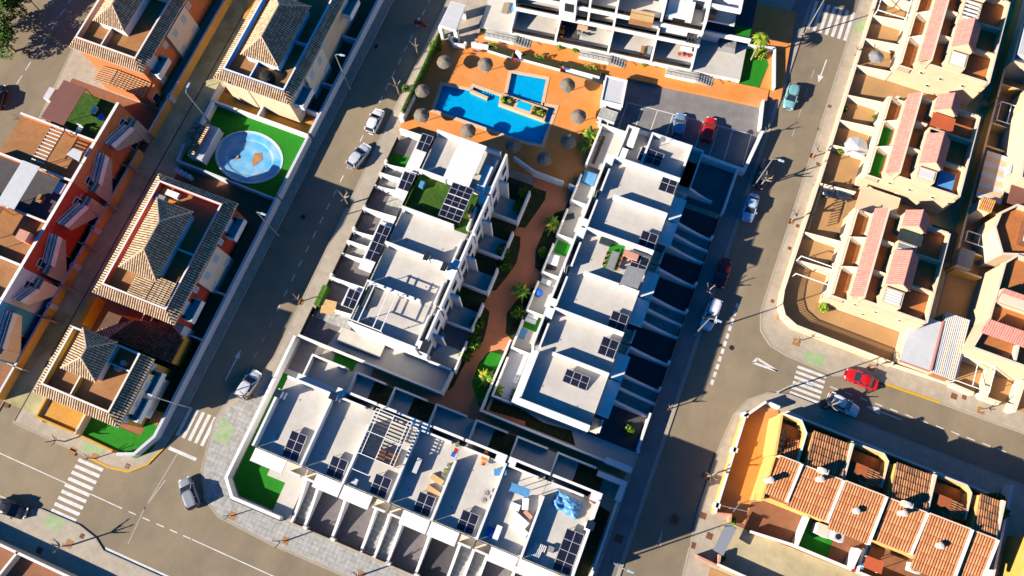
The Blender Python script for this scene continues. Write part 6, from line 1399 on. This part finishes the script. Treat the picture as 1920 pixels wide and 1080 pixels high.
LP = [((656, 167), (628, 100), 'street lamp by the wall of the blue parapet house', PI*.05), ((522, 442), (478, 395), 'street lamp by the long wall beside the large hipped roof', 0), ((357, 765), (298, 746), 'street lamp leaning over the wall of the ochre corner house', PI), ((397, 233), (352, 183), 'lamp post beside the pump house in the alley', PI/2),
      ((1507, 66), (1545, 0), 'street lamp near the top of the right street', 0), ((1303, 627), (1333, 597), 'street lamp beside the white SUV', 0), ((1150, 1055), (1173, 1069), 'street lamp at the bottom end of the right street', 0), ((1458, 735), (1512, 710), 'street lamp at the mouth of the cross street', 0), ((1413, 350), (1437, 318), 'street lamp over the black van', 0)]
pr = None
for bs, tp, lb, rz in LP:
    t = lamp_from(bs, tp, lb, pr); t.rotation_euler = (0, 0, rz)
    if pr is None: pr = t
# lamps outside the lower left corner that throw long shadows across the junction are out of sight
# ================================================================ BARE STREET TREES
def make_bare(label, seed=1):
    random.seed(seed); t = thing('bare_tree', label, 'tree', (0, 0, 0), 'bare young street trees')
    b = MB(); b.tube((0, 0, 0), (.05, .02, 2.1), .10, 'bark', r1=.08, n=7); b.build('trunk', t)
    b = MB()
    for k in range(4):
        a = k*1.6+random.uniform(-.4, .4); h = random.uniform(.7, 1.15); r = random.uniform(.45, .75)
        p0 = Vector((.05, .02, 2.0)); p1 = Vector((math.cos(a)*r*.6, math.sin(a)*r*.6, 2.0+h*.5)); p2 = Vector((math.cos(a)*r, math.sin(a)*r, 2.0+h))
        b.tube(p0, p1, .09, 'bark', r1=.075, n=6); b.tube(p1, p2, .075, 'bark', r1=.04, n=6)
        for q in range(3):
            a2 = a+random.uniform(-1, 1); p3 = p1.lerp(p2, random.uniform(.3, 1)); p4 = p3+Vector((math.cos(a2)*.22, math.sin(a2)*.22, random.uniform(.15, .35))); b.tube(p3, p4, .04, 'bark', r1=.02, n=5)
    b.build('crown', t); random.seed(seed+50); return t
BT = [(783, 102, 'bare young tree beside the pool wall near the street gate'), (653, 384, 'bare young tree outside the courts of the left white row, upper'), (564, 566, 'bare young tree outside the green hedge'), (470, 746, 'bare young tree behind the silver hatchback'), (748, 176, 'bare young tree by the white cabinet of the pool'), (437, 967, 'bare young tree on the stone paving near the junction'), (536, 1014, 'bare young tree on the stone paving before the car courts'),
      (679, 1078, 'bare young tree at the bottom edge of the stone paving'), (1252, 768, 'bare young tree on the right street below the southern end house'), (1322, 553, 'bare young tree beside the dark red car'), (1425, 350, 'bare young tree close to the black van'), (1433, 255, 'bare young tree by the car park corner'), (1523, 295, 'bare young tree on the pavement before the green balconies'), (1483, 415, 'bare young tree on the pavement before the corner row'),
      (1492, 642, 'bare young tree on the corner pavement of the cross street'), (1633, 690, 'bare young tree beside the bright red car'), (1545, 765, 'bare young tree beside the white hatchback of the cross street'), (1600, 105, 'bare young tree on the pavement by the upper right row'), (1838, 770, 'bare young tree at the far right of the cross street'), (1325, 893, 'bare young tree outside the yellow street wall'), (178, 860, 'bare young tree beside the green patch at the left junction'), (122, 828, 'bare young tree on the pavement below the ochre corner house'), (135, 1022, 'bare young tree in the lower left corner'), (48, 232, 'bare young tree at the left edge by the far street'), (75, 20, 'bare young tree in the top left corner')]
prs = [None, None, None]
for k, (x, y, lb) in enumerate(BT):
    c = W(x, y); v = k % 3
    if prs[v] is None: prs[v] = make_bare(lb, 3+v); t = prs[v]
    else: t = dup(prs[v], (0, 0, 0), 0, lb)
    t.location = (*c, .12); t.rotation_euler = (0, 0, k*1.3); s = 1+.25*math.sin(k*2.1); t.scale = (s, s, s)
random.seed(5)
# ================================================================ PALMS, SHRUBS, HEDGES
def leafmass(mb, c, r, n, mats, s=.16, hz=1.):
    for k in range(n):
        d = Vector((random.gauss(0, 1), random.gauss(0, 1), random.gauss(0, 1))); d.normalize(); q = random.uniform(.45, 1.05)**.6
        x, y, z = c[0]+d.x*r*q, c[1]+d.y*r*q, c[2]+d.z*r*q*hz
        if z < .1: z = .1+random.random()*.1
        a = Vector((random.gauss(0, 1), random.gauss(0, 1), random.gauss(0, .6))).normalized()*s*random.uniform(.7, 1.5); b_ = a.orthogonal().normalized()*s*random.uniform(.3, .7)
        p = Vector((x, y, z)); mb.face([p-a, p+b_, p+a, p-b_], mats[random.randrange(len(mats))])
def make_palm(label, h=1.6, r=1.6, n=15, mats=('leaf_light', 'leaf_yellow', 'leaf'), name='palm'):
    t = thing(name, label, 'palm', (0, 0, 0), 'palms of the central garden'); b = MB(); b.tube((0, 0, 0), (.05, 0, h), .12, 'bark', r1=.1, n=7); b.build('trunk', t)
    b = MB()
    for k in range(n):
        a = 2*PI*k/n+random.uniform(-.2, .2); rr = r*random.uniform(.8, 1.15); up = random.uniform(.3, 1.0)
        P = []
        for q in range(6):
            u = q/5; P.append(Vector((math.cos(a)*rr*u, math.sin(a)*rr*u, h+up*u*1.4-1.5*u*u)))
        e = Vector((-math.sin(a), math.cos(a), 0))
        for q in range(5):
            w0 = .24*math.sin(PI*min(1, .12+q/5.5)); w1 = .24*math.sin(PI*min(1, .12+(q+1)/5.5)); m_ = mats[random.randrange(len(mats))]; dz = Vector((0, 0, -.10))
            b.face([P[q], P[q+1], P[q+1]+e*w1+dz, P[q]+e*w0+dz], m_); b.face([P[q+1], P[q], P[q]-e*w0+dz, P[q+1]-e*w1+dz], m_)
    b.build('crown', t); return t
PM = [(1037, 418, 1.0, 'tall pale palm in the bed beside the garden terraces'), (977, 545, 1.0, 'bright yellow-green palm in the bed by the garden path bend'), (912, 708, 1.05, 'large bright palm on the sunlit lawn of the southern garden'), (1107, 252, 1.1, 'yellow-green palm by the pool at the end house'), (1098, 272, .9, 'lower yellow-green palm below the pool at the end house'), (930, 730, .8, 'smaller palm at the south end of the garden lawn')]
pp = None
for x, y, s, lb in PM:
    c = W(x, y, 1.8); t = make_palm(lb) if pp is None else dup(pp, (0, 0, 0), random.uniform(0, 6), lb)
    if pp is None: pp = t
    t.location = (*c, .15); t.scale = (s, s, s)
t = thing('slender_palm', 'tall slender palm leaning over the lawn at the eastern apartment corner', 'palm', (*W(1410, 120, 0), .5)); c = W(1405, 118); d = W(1428, 72, 5.0)
b = MB(); b.tube((*c, .4), (*d, 5), .14, 'bark', r1=.1, n=7); b.build('trunk', t); b = MB()
for k in range(16):
    a = k*.41; P = [Vector((d[0]+math.cos(a)*1.5*u, d[1]+math.sin(a)*1.5*u, 5+1.2*u-1.7*u*u)) for u in (0, .33, .66, 1)]; e = Vector((-math.sin(a), math.cos(a), 0))*.2
    for q in range(3): b.face([P[q]-e, P[q+1]-e*(1 if q < 2 else .1), P[q+1]+e*(1 if q < 2 else .1), P[q]+e], ['leaf', 'leaf_light', 'leaf_yellow'][k % 3])
b.build('crown', t)
SH = [(985, 365, 1.3, 'dark', 'bushy shrub in the northern bed beside the garden path'), (975, 390, 1.1, 'dark', 'second bushy shrub in the northern bed'), (943, 475, 1.5, 'dark', 'dense dark shrub beside the middle patio wall'), (950, 500, 1.2, 'dark', 'low dark shrub behind the dense one by the middle patio'), (893, 610, 1.2, 'dark', 'long dark shrub by the southern patio wall'), (885, 640, 1.3, 'dark', 'dark shrub in the bed next to the blue tub'), (872, 670, 1.0, 'dark', 'lower dark shrub in the southern bed'), (1020, 470, 1.0, 'dark', 'dark shrub under the tall pale palm'), (970, 590, 1.3, 'dark', 'dark shrub beside the terrace with two white loungers'),
      (818, 86, 1.1, 'light', 'leafy shrub at the pool street wall by the gate'), (812, 98, .9, 'light', 'second leafy shrub at the pool street wall'), (905, 58, .6, 'light', 'shrub below the western apartment terrace'), (1053, 87, .75, 'light', 'bright green shrub under the second apartment terrace, left'), (1080, 92, .7, 'dark', 'green shrub under the second apartment terrace, right'), (1207, 121, .5, 'light', 'round shrub at the wall under the third terrace'), (1232, 124, .45, 'light', 'round shrub right of another under the third terrace'), (1365, 150, .5, 'light', 'small flowering shrub below the eastern terrace'), (1425, 100, 1.1, 'light', 'leafy shrub beside the slender palm'),
      (1545, 578, .9, 'light', 'green shrub on the corner patio by the beige house'), (1580, 205, .7, 'dark', 'dark shrub behind the street wall of the green balcony row'), (1640, 222, .5, 'light', 'small yellow-green shrub on the sunny patio'), (1697, 636, .5, 'light', 'shrub by the white garage roof'), (1578, 280, .8, 'dark', 'dark hedge plant by the grey umbrella'), (415, 200, .5, 'yellow', 'yellow shrub at the corner of the green pool garden'), (372, 306, .5, 'yellow', 'yellow shrub south of the pump house'), (1372, 975, .6, 'light', 'plant on the gateway, northern side'), (1352, 1045, .5, 'light', 'plant on the gateway, southern side'), (760, 165, .6, 'dark', 'shrub at the foot of the pool street wall'), (1075, 780, 1.3, 'dark', 'dark shrub in the shaded garden south of the right row'), (970, 745, 1.2, 'dark', 'dark round shrub at the corner of the southern end house'), (1005, 760, 1.2, 'dark', 'dark shrub along the long L-shaped wall'), (1180, 805, .9, 'dark', 'shrub on the small lawn by the street at the southern end')]
MT = {'dark': ['leaf', 'leaf', 'grass', 'leaf_light'], 'light': ['leaf', 'leaf_light', 'leaf_light', 'leaf_yellow'], 'yellow': ['leaf_yellow', 'leaf_light']}
for x, y, r, kd, lb in SH:
    c = W(x, y, r*.8); t = thing('shrub', lb, 'shrub', (*c, .15), 'garden shrubs')
    b = MB()
    for q in range(3): leafmass(b, (c[0]+random.uniform(-.35, .35)*r, c[1]+random.uniform(-.35, .35)*r, .2+r*random.uniform(.5, .9)), r*random.uniform(.55, .8), int(130*r+50), MT[kd], s=.17)
    b.build('foliage', t); b = MB(); b.tube((*c, .1), (*c, .2+r*.6), .05, 'bark', n=5); b.build('stem', t)
# plants in the pool planters
for k, (x, y, lb) in enumerate(((951, 188, 'cluster of spiky plants in the western bed of the pool island'), (1010, 208, 'cluster of spiky plants in the eastern bed of the pool island'), (926, 86, 'flowers in the western part of the planter wall'), (1012, 107, 'flowers with red blossom in the middle of the planter wall'), (1108, 126, 'flowers in the eastern part of the planter wall'))):
    c = W(x, y, 1.3); b = MB()
    for q in range(7):
        leafmass(b, (c[0]+random.uniform(-.9, .9), c[1]+random.uniform(-.3, .3), 1.15+random.uniform(0, .25)), .32, 26, ['leaf', 'leaf_light', 'leaf_yellow'] if q != 3 else ['flower_red', 'leaf_yellow'], s=.12)
    one(b, 'planter_flowers', lb, 'flowers', group='flowers in the pool planters')
# dark trees in the upper left corner
for k, (x, y, r) in enumerate(((5, 75, 2.6), (-5, 30, 3.0), (30, 5, 2.2), (1862, 948, 1.5))):
    c = W(x, y, 3); t = thing('dark_tree', ['dark tree at the left edge, lowest of three', 'dark tree at the left edge, middle of three', 'dark tree at the top left corner, uppermost of three', 'dark round tree at the end of the orange tiled row'][k], 'tree', (*c, 0), 'dark trees at the edges')
    b = MB(); b.tube((*c, 0), (*c, 3), .2, 'bark', n=7); b.build('trunk', t); b = MB()
    for q in range(9): leafmass(b, (c[0]+random.uniform(-1, 1)*r*.6, c[1]+random.uniform(-1, 1)*r*.6, 3.4+random.uniform(-1, 1.2)), r*.5, 260, ['leaf', 'leaf', 'grass'], s=.2)
    b.build('crown', t)
# ================================================================ FURNITURE ON THE ROOFS AND TERRACES
def bx(name, label, cat, px, py, zf, sx, sy, h, m_, rot=0, top=None, group=None):
    c = W(px, py, zf+h); b = MB(); cr, sr = math.cos(rot), math.sin(rot)
    b.prism([(c[0]+dx*cr-dy*sr, c[1]+dx*sr+dy*cr) for dx, dy in ((-sx/2, -sy/2), (sx/2, -sy/2), (sx/2, sy/2), (-sx/2, sy/2))], zf, zf+h, m_, top); return one(b, name, label, cat, group=group)
c = W(1148, 490, DK); b = MB(); q = WL([(1145, 456), (1172, 461), (1155, 508), (1130, 502)], DK+.03); b.prism(q, DK, DK+.03, 'turf'); one(b, 'grass_rug', 'green artificial grass rug under the roof dining table', 'rug')
table_set(1149, 488, DK, 'long grey roof dining', mt='grey_fabric', sx=2.6, sy=1.0, chairs=6, rot=PI/2, cm='wood')
q = WL([(1177, 497), (1211, 506), (1196, 541), (1162, 531)], DK+2.2); b = MB(); b.prism(q, DK+2.1, DK+2.2, 'grey_fabric')
for p in q: b.tube((*p, DK), (*p, DK+2.1), .05, 'dark_metal', n=4)
one(b, 'shade_canopy', 'dark grey fabric canopy beside the roof dining set', 'canopy')
bx('roof_kitchen', 'pinkish outdoor kitchen counter by the roof dining set', 'counter', 1183, 478, DK, 2.0, .8, 1.0, 'salmon_wall'); bx('outdoor_sofa', 'dark outdoor sofa north of the roof dining set', 'sofa', 1136, 452, DK, 1.6, .8, .6, 'dark_fabric')
# slatted pergola of the third front house
f = BH[2][1]; t = thing('slatted_pergola', 'dark louvred pergola with white frame on the third front house', 'pergola', (*f.xy(3, 3), DK)); zt = DK+2.5
x0, x1 = BX[2]+.6, BX[3]-.7; y0, y1 = -1.4, 4.3
b = MB()
for k in range(13): y = y0+.15+(y1-y0-.3)*k/12; b.slat((x0, y, zt), (x1, y, zt), .2, .05, 'dark_metal')
b.build('louvre', t); b = MB()
for x in (x0, x0+.45, (x0+x1)/2, x1-.45, x1): b.slat((x, y0, zt+.08), (x, y1, zt+.08), .09, .1, 'white_paint')
for y in (y0, 1.4, y1): b.slat((x0, y, zt+.09), (x1, y, zt+.09), .09, .1, 'white_paint')
b.slat((x0, y0, zt+.08), (x0, y0-2.0, zt+.08), .09, .1, 'white_paint'); b.slat((x0+.2, y0-2.0, zt+.08), (x1-2.3, y0-2.0, zt+.08), .09, .1, 'white_paint'); b.build('beam', t)
for x in (x0, x1):
    for y in (y0, y1): b = MB(); b.tube((x, y, DK), (x, y, zt), .06, 'white_paint'); b.build('post', t)
bx('corner_sofa', 'brown corner sofa at the edge of the louvred pergola', 'sofa', 727, 858, DK, 2.4, 1.4, .7, 'tile_darkred'); bx('coffee_table', 'brown low table before the corner sofa', 'table', 726, 862, DK, 1.0, .7, .8, 'tile_brown')
bx('storage_chest', 'small pale blue and white chest on the third front roof', 'chest', 664, 904, DK, .7, .9, .7, 'bluewhite')
bx('grill', 'dark barbecue grill on the fourth front roof', 'grill', 782, 873, DK, .6, 1.9, .9, 'dark_metal', top='grey_sheet')
bx('sun_lounger', 'tan sun lounger on the fourth front roof, farther from the street', 'lounger', 819, 899, DK, 1.7, .7, .45, 'tan_fabric', rot=-.2); bx('sun_lounger', 'tan sun lounger on the fourth front roof, nearer the street', 'lounger', 812, 922, DK, 1.9, .8, .45, 'tan_fabric', rot=-.2)
for k, (x, y) in enumerate(((858, 834), (842, 872), (836, 882), (832, 890))):
    c = W(x, y, DK+.4); b = MB(); b.lathe((*c, DK), [(.2, 0), (.3, .4), (.22, .4)], 'thatch', 12); leafmass(b, (*c, DK+.5), .2, 20, ['leaf', 'leaf_light'], s=.1); one(b, 'flower_pot', ['round straw pot at the garden end of the fourth front roof', 'flower pot against the wall of the fourth front roof, first in line', 'flower pot against the wall of the fourth front roof, middle of the line', 'flower pot against the wall of the fourth front roof, last in line'][k], 'pot', group='flower pots on the fourth front roof')
for k, (x, y, m_) in enumerate(((850, 852, 'blue_plastic'), (855, 845, 'flower_red'))):
    bx('folded_towel', ['blue folded towel on the wall of the fourth front roof', 'red and white folded towel on the wall of the fourth front roof'][k], 'towel', x, y, DK+1.3, .5, .6, .12, m_)
table_set(909, 857, DK, 'orange bistro roof', mt='orange_plastic', sx=.8, sy=.8, chairs=2)
for k, (x, y) in enumerate(((914, 924), (909, 937))):
    c = W(x, y, DK+.7); t = thing('wire_chair', ['round wire chair on the middle right front roof, farther from the street', 'round wire chair on the middle right front roof, nearer the street'][k], 'chair', (*c, DK), 'round wire chairs'); b = MB(); 
    for r, z in ((.45, .75), (.3, .45)):
        b.path([(c[0]+r*math.cos(q*PI/8), c[1]+r*math.sin(q*PI/8), DK+z) for q in range(17)], .035, 'grey_fabric', n=4)
    b.build('frame', t); b = MB(); b.lathe((*c, DK), [(.28, .42), (.3, .46)], 'grey_fabric', 12); b.build('seat', t)
bx('parasol_folded', 'large blue folded parasol cover on the sixth front roof', 'cover', 938, 885, DK, 1.5, .8, 1.2, 'blue_cover', rot=.4)
b = MB(); q = WL([(960, 905), (996, 918), (990, 934), (955, 920)], DK+2.4); b.prism(q, DK+2.3, DK+2.4, 'blue_cover'); 
for p in q: b.tube((*p, DK), (*p, DK+2.3), .05, 'white_paint', n=4)
one(b, 'shade_canopy', 'long blue canopy strip over the lounge of the sixth front roof', 'canopy')
for k, (x, y, sx, sy, rz) in enumerate(((966, 950, 1.2, .8, 0), (985, 945, .8, 1.4, .3), (975, 975, 2.2, .9, -.35), (972, 990, 2.6, .8, -.35), (990, 965, 1.2, .5, -.4))):
    bx('outdoor_sofa', ['white armchair in the lounge of the sixth front roof', 'white sofa by the east wall of the sixth front roof', 'white bench south of the lounge on the sixth front roof', 'long white sofa nearest the street on the sixth front roof', 'pinkish bench by the east wall of the sixth front roof'][k], 'sofa', x, y, DK, sx, sy, .6, 'white_paint' if k < 4 else 'salmon_wall', rot=rz, group='lounge furniture on the sixth front roof')
bx('sun_lounger', 'white sun lounger next to a blue mat on the sixth front roof', 'lounger', 932, 1000, DK, .7, 1.9, .4, 'white_paint'); bx('blue_mat', 'bright blue mat beside the white lounger of the sixth front roof', 'mat', 919, 998, DK, .8, 1.2, .1, 'blue_plastic'); bx('pot_plant', 'small potted plant on the sixth front roof', 'plant', 957, 876, DK, .4, .4, .7, 'leaf_light')
# blue cover on the last front roof
c = W(1064, 946, DK+.9); t = thing('blue_cover', 'crumpled pale blue cover over furniture on the eastern corner roof', 'cover', (*c, DK)); b = MB(); nx, ny = 18, 14
hs_ = [[0]*(ny+1) for _ in range(nx+1)]
for i in range(nx+1):
    for j in range(ny+1):
        u, v = i/nx*2-1, j/ny*2-1; e = max(0, 1-max(abs(u), abs(v))**6); z = e*(.75+.25*math.sin(4*u+2*v)+.10*math.sin(7*v-4*u)+.05*random.uniform(-1, 1)); hs_[i][j] = max(0, z)
P_ = lambda i, j: (c[0]+(i/nx*2-1)*1.75+.12*math.sin(j*1.3), c[1]+(j/ny*2-1)*1.05+.1*math.sin(i*1.1)-(i/nx-.5)*.5, DK+.02+hs_[i][j])
for i in range(nx):
    for j in range(ny): b.face([P_(i, j), P_(i+1, j), P_(i+1, j+1), P_(i, j+1)], 'blue_cover' if (i*5+j*3) % 17 else 'car_paleblue')
b.build('cloth', t)
for k, (x, y, rz) in enumerate(((1013, 1026, 0), (1004, 1034, .2), (1000, 1043, -.3))):
    t = thing('sun_lounger', ['striped lounger of the stack on the eastern corner roof, farthest from the street', 'striped lounger in the middle of the stack on the eastern corner roof', 'striped lounger of the stack on the eastern corner roof, nearest the street'][k], 'lounger', (*W(x, y, DK+.5), DK), 'striped loungers on the eastern corner roof'); c = W(x, y, DK+.4); b = MB()
    for q in range(7): b.box(c[0]-.75+q*.22, c[0]-.63+q*.22, c[1]-.38, c[1]+.38, DK+.36, DK+.42, 'white_paint')
    b.build('slats', t); b = MB(); b.box(c[0]-.8, c[0]+.8, c[1]-.34, c[1]-.28, DK, DK+.36, 'car_navy'); b.box(c[0]-.8, c[0]+.8, c[1]+.28, c[1]+.34, DK, DK+.36, 'car_navy'); b.build('frame', t)
bx('side_table', 'small grey side table on the eastern corner roof', 'table', 1033, 1030, DK, .7, .7, .5, 'grey_fabric'); bx('covered_grill', 'dark covered grill in the corner of the eastern corner roof', 'grill', 1111, 935, DK, 1.1, .7, .9, 'tile_darkred', rot=-.3)
# air units on party walls of the front row
for k, (x, y) in enumerate(((522, 738), (626, 743), (1107, 985), (560, 700))):
    if k == 3: continue
    c = W(x, y, PT+.3); t = thing('roof_vent', ['dark blue-topped vent box on the west parapet of the corner house', 'dark blue-topped vent box between the first and second front houses', 'dark blue-topped vent box on the east parapet of the last front house'][k], 'vent', (*c, DK), 'vent boxes on the front row'); b = MB(); b.box(c[0]-.35, c[0]+.35, c[1]-.4, c[1]+.4, DK, PT+.5, 'white'); b.build('stack', t); b = MB(); b.box(c[0]-.5, c[0]+.45, c[1]-.5, c[1]+.5, PT+.5, PT+.6, 'car_navy'); b.build('cap', t)
    bx('air_conditioner', ['white air conditioner on the corner house beside the west vent', 'white air conditioner on the second front roof beside its vent', 'white air conditioner on the last front roof beside its vent'][k], 'air conditioner', x+8 if k < 2 else x-6, y+3, DK, .5, .9, .8, 'white_paint', group='air conditioners on the front row')
# garden things
c = W(822, 640, 1.0); b = MB(); b.lathe((*c, .15), [(1.0, 0), (1.1, .5), (1.0, .85), (.5, .95)], 'blue_cover', 18, sx=.75, sy=1.35); one(b, 'covered_tub', 'rounded bright blue covered tub in the garden of the southern end house', 'tub')
b = MB(); c = W(1010, 547, 1.8); b.lathe((*c, .9), [(.5, 0), (.65, .4), (.5, .9), (.1, 1.0)], 'blue_plastic', 10); one(b, 'covered_parasol', 'vivid blue covered object on a garden terrace of the right row', 'cover')
bx('garden_table', 'pale blue table cover on a garden terrace of the right row', 'table', 1038, 487, .9, 1.4, 1.5, .75, 'bluewhite', rot=.1); bx('covered_tub', 'blue and white covered tub on the garden terrace below the pool', 'tub', 1105, 333, .9, 1.8, 1.7, .7, 'blue_cover'); bx('paddling_pool', 'small pale blue mat on the garden terrace near the path', 'mat', 980, 625, .9, 1.0, 1.4, .12, 'blue_cover')
for k, (x, y) in enumerate(((999, 593), (995, 601))): bx('sun_lounger', ['white lounger on artificial grass, upper of two on a garden terrace', 'white lounger on artificial grass, lower of two on a garden terrace'][k], 'lounger', x, y, .9, 1.5, .6, .4, 'white_paint', group='loungers on the garden terraces')
sheet('garden_lawn', [(-9.8, 22.3), (-7.4, 22.3), (-7.4, 24.3), (-9.8, 24.3)], .93, 'turf'); sheet('garden_lawn', [(-9.7, 34.0), (-7.4, 34.0), (-7.4, 36.0), (-9.7, 36.0)], .93, 'turf')
for k, (x, y) in enumerate(((1024, 528), (1034, 500), (1068, 405))): bx('garden_bench', ['grey bench with a pink cushion on a garden terrace', 'dark folding chair on a garden terrace', 'dark bench on a garden terrace above the pale palm'][k], 'bench', x, y, .9, 1.4, .7, .5, ['grey_sheet', 'dark_metal', 'dark_fabric'][k], rot=.3*k)
# scooter with rider on the left street
p = W(787, 43, .6); t = thing('motor_scooter', 'red motor scooter ridden along the left street', 'scooter', (*p, .0)); a = .0; cx, cy = p
b = MB(); b.lathe((cx-.55, cy, .45), [(.12, -.1), (.28, .1), (.25, .4), (.1, .5)], 'red_plastic', 10, sx=1.4, sy=.7); b.lathe((cx+.55, cy, .35), [(.15, -.05), (.3, .15), (.28, .45), (.12, .55)], 'red_plastic', 10, sx=1.5, sy=.75); b.slat((cx-.5, cy, .5), (cx+.6, cy, .45), .34, .16, 'red_plastic'); b.build('body', t)
for dx in (-.75, .75): b = MB(); b.tube((cx+dx, cy-.06, .24), (cx+dx, cy+.06, .24), .24, 'rubber', n=12); b.build('wheel', t)
b = MB(); b.tube((cx-.62, cy-.32, 1.0), (cx-.62, cy+.32, 1.0), .03, 'dark_metal'); b.build('handlebar', t)
def person(name, label, base, joints, edges, radii, m_, parts=()):
    t = thing(name, label, 'person', base)
    me = bpy.data.meshes.new('body'); me.from_pydata(joints, edges, []); o = bpy.data.objects.new('body', me); COL.objects.link(o); o.parent = t
    md = o.modifiers.new('skin', 'SKIN'); me.skin_vertices.new() if not me.skin_vertices else None
    for k, r in enumerate(radii): me.skin_vertices[0].data[k].radius = (r, r)
    me.skin_vertices[0].data[0].use_root = True
    s = o.modifiers.new('sub', 'SUBSURF'); s.levels = 1; s.render_levels = 1; me.materials.append(M[m_]); return t
J = [(0, 0, .78), (0, 0, 1.05), (-.06, 0, 1.3), (-.08, 0, 1.45), (-.1, 0, 1.62), (-.06, .19, 1.3), (-.3, .28, 1.1), (-.55, .26, 1.02), (-.06, -.19, 1.3), (-.3, -.28, 1.1), (-.55, -.26, 1.02), (-.08, .12, .76), (-.42, .16, .68), (-.4, .16, .3), (-.5, .16, .25), (-.08, -.12, .76), (-.42, -.16, .68), (-.4, -.16, .3), (-.5, -.16, .25)]
E_ = [(0, 1), (1, 2), (2, 3), (3, 4), (2, 5), (5, 6), (6, 7), (2, 8), (8, 9), (9, 10), (0, 11), (11, 12), (12, 13), (13, 14), (0, 15), (15, 16), (16, 17), (17, 18)]
t = person('person', 'person in dark clothes and white helmet riding the red scooter', (cx+.1, cy, 0), J, E_, [.14, .14, .16, .06, .10, .07, .05, .04, .07, .05, .04, .1, .075, .055, .05, .1, .075, .055, .05], 'cloth_dark')
b = MB(); b.lathe((cx-.0, cy, 1.5), [(.1, 0), (.155, .1), (.14, .22), (.05, .28)], 'white_paint', 12); b.build('helmet', t)
b = MB(); b.lathe((cx-.08, cy, 1.52), [(.05, 0), (.09, .05), (.05, .12)], 'skin', 8); b.build('face', t)
# junction box and small poles
b = MB(); c = W(92, 175, 1.2); b.box(c[0]-.5, c[0]+.5, c[1]-1.0, c[1]+1.0, .1, 1.2, 'white_paint', 'grey_sheet'); one(b, 'utility_cabinet', 'white utility cabinet on the pavement beside the brown canopy', 'cabinet')
# ---------------------------------------------------------------- camera, light, sky
cd = bpy.data.cameras.new('camera'); cam = bpy.data.objects.new('camera', cd); COL.objects.link(cam); sc.camera = cam
cd.sensor_width = 36.0; cd.lens = 36.0*F/1920.0; cd.clip_start = 1; cd.clip_end = 2000
from mathutils import Matrix
# world X,Y,Z expressed in camera-down image axes -> blender camera axes (x right, y up, -z forward)
rx = (CU[0], CV[0], -CN[0]); ry = (-CU[1], -CV[1], CN[1]); rz = (-CU[2], -CV[2], CN[2])
cam.matrix_world = Matrix(((rx[0], ry[0], rz[0], 0), (rx[1], ry[1], rz[1], 0), (rx[2], ry[2], rz[2], H), (0, 0, 0, 1)))
SUN_EL = math.radians(25.5); AZ = math.radians(39.5)
sd = Vector((math.cos(AZ)*math.cos(SUN_EL), math.sin(AZ)*math.cos(SUN_EL), -math.sin(SUN_EL)))   # direction the light travels
ld = bpy.data.lights.new('sun', 'SUN'); lo = bpy.data.objects.new('sun', ld); COL.objects.link(lo)
ld.energy = 5.0; ld.angle = math.radians(.5); ld.color = (1, .90, .76); lo.rotation_euler = sd.to_track_quat('-Z', 'Y').to_euler()
w = bpy.data.worlds.new('World'); sc.world = w; w.use_nodes = True; nt = w.node_tree
sky = nt.nodes.new('ShaderNodeTexSky'); sky.sky_type = 'NISHITA'; sky.sun_disc = False; sky.sun_elevation = SUN_EL
sky.sun_rotation = math.atan2(-sd.x, -sd.y); sky.ozone_density = 10.0; sky.dust_density = .3; sky.air_density = 1.0
hs = nt.nodes.new('ShaderNodeHueSaturation'); hs.inputs['Saturation'].default_value = 1.3; hs.inputs['Value'].default_value = 1.15; nt.links.new(sky.outputs[0], hs.inputs['Color']); nt.links.new(hs.outputs[0], nt.nodes['Background'].inputs[0]); nt.nodes['Background'].inputs[1].default_value = .05
vs = sc.view_settings; vs.view_transform = 'Standard'; vs.look = 'None'; vs.gamma = 1; vs.exposure = 1.0; vs.use_curve_mapping = False
sc.cycles.max_bounces = 5; sc.cycles.diffuse_bounces = 1; sc.cycles.transparent_max_bounces = 8; sc.cycles.glossy_bounces = 2
sc.cycles.use_denoising = True
for o in list(bpy.data.objects):
    if '_w' in o: del o['_w']
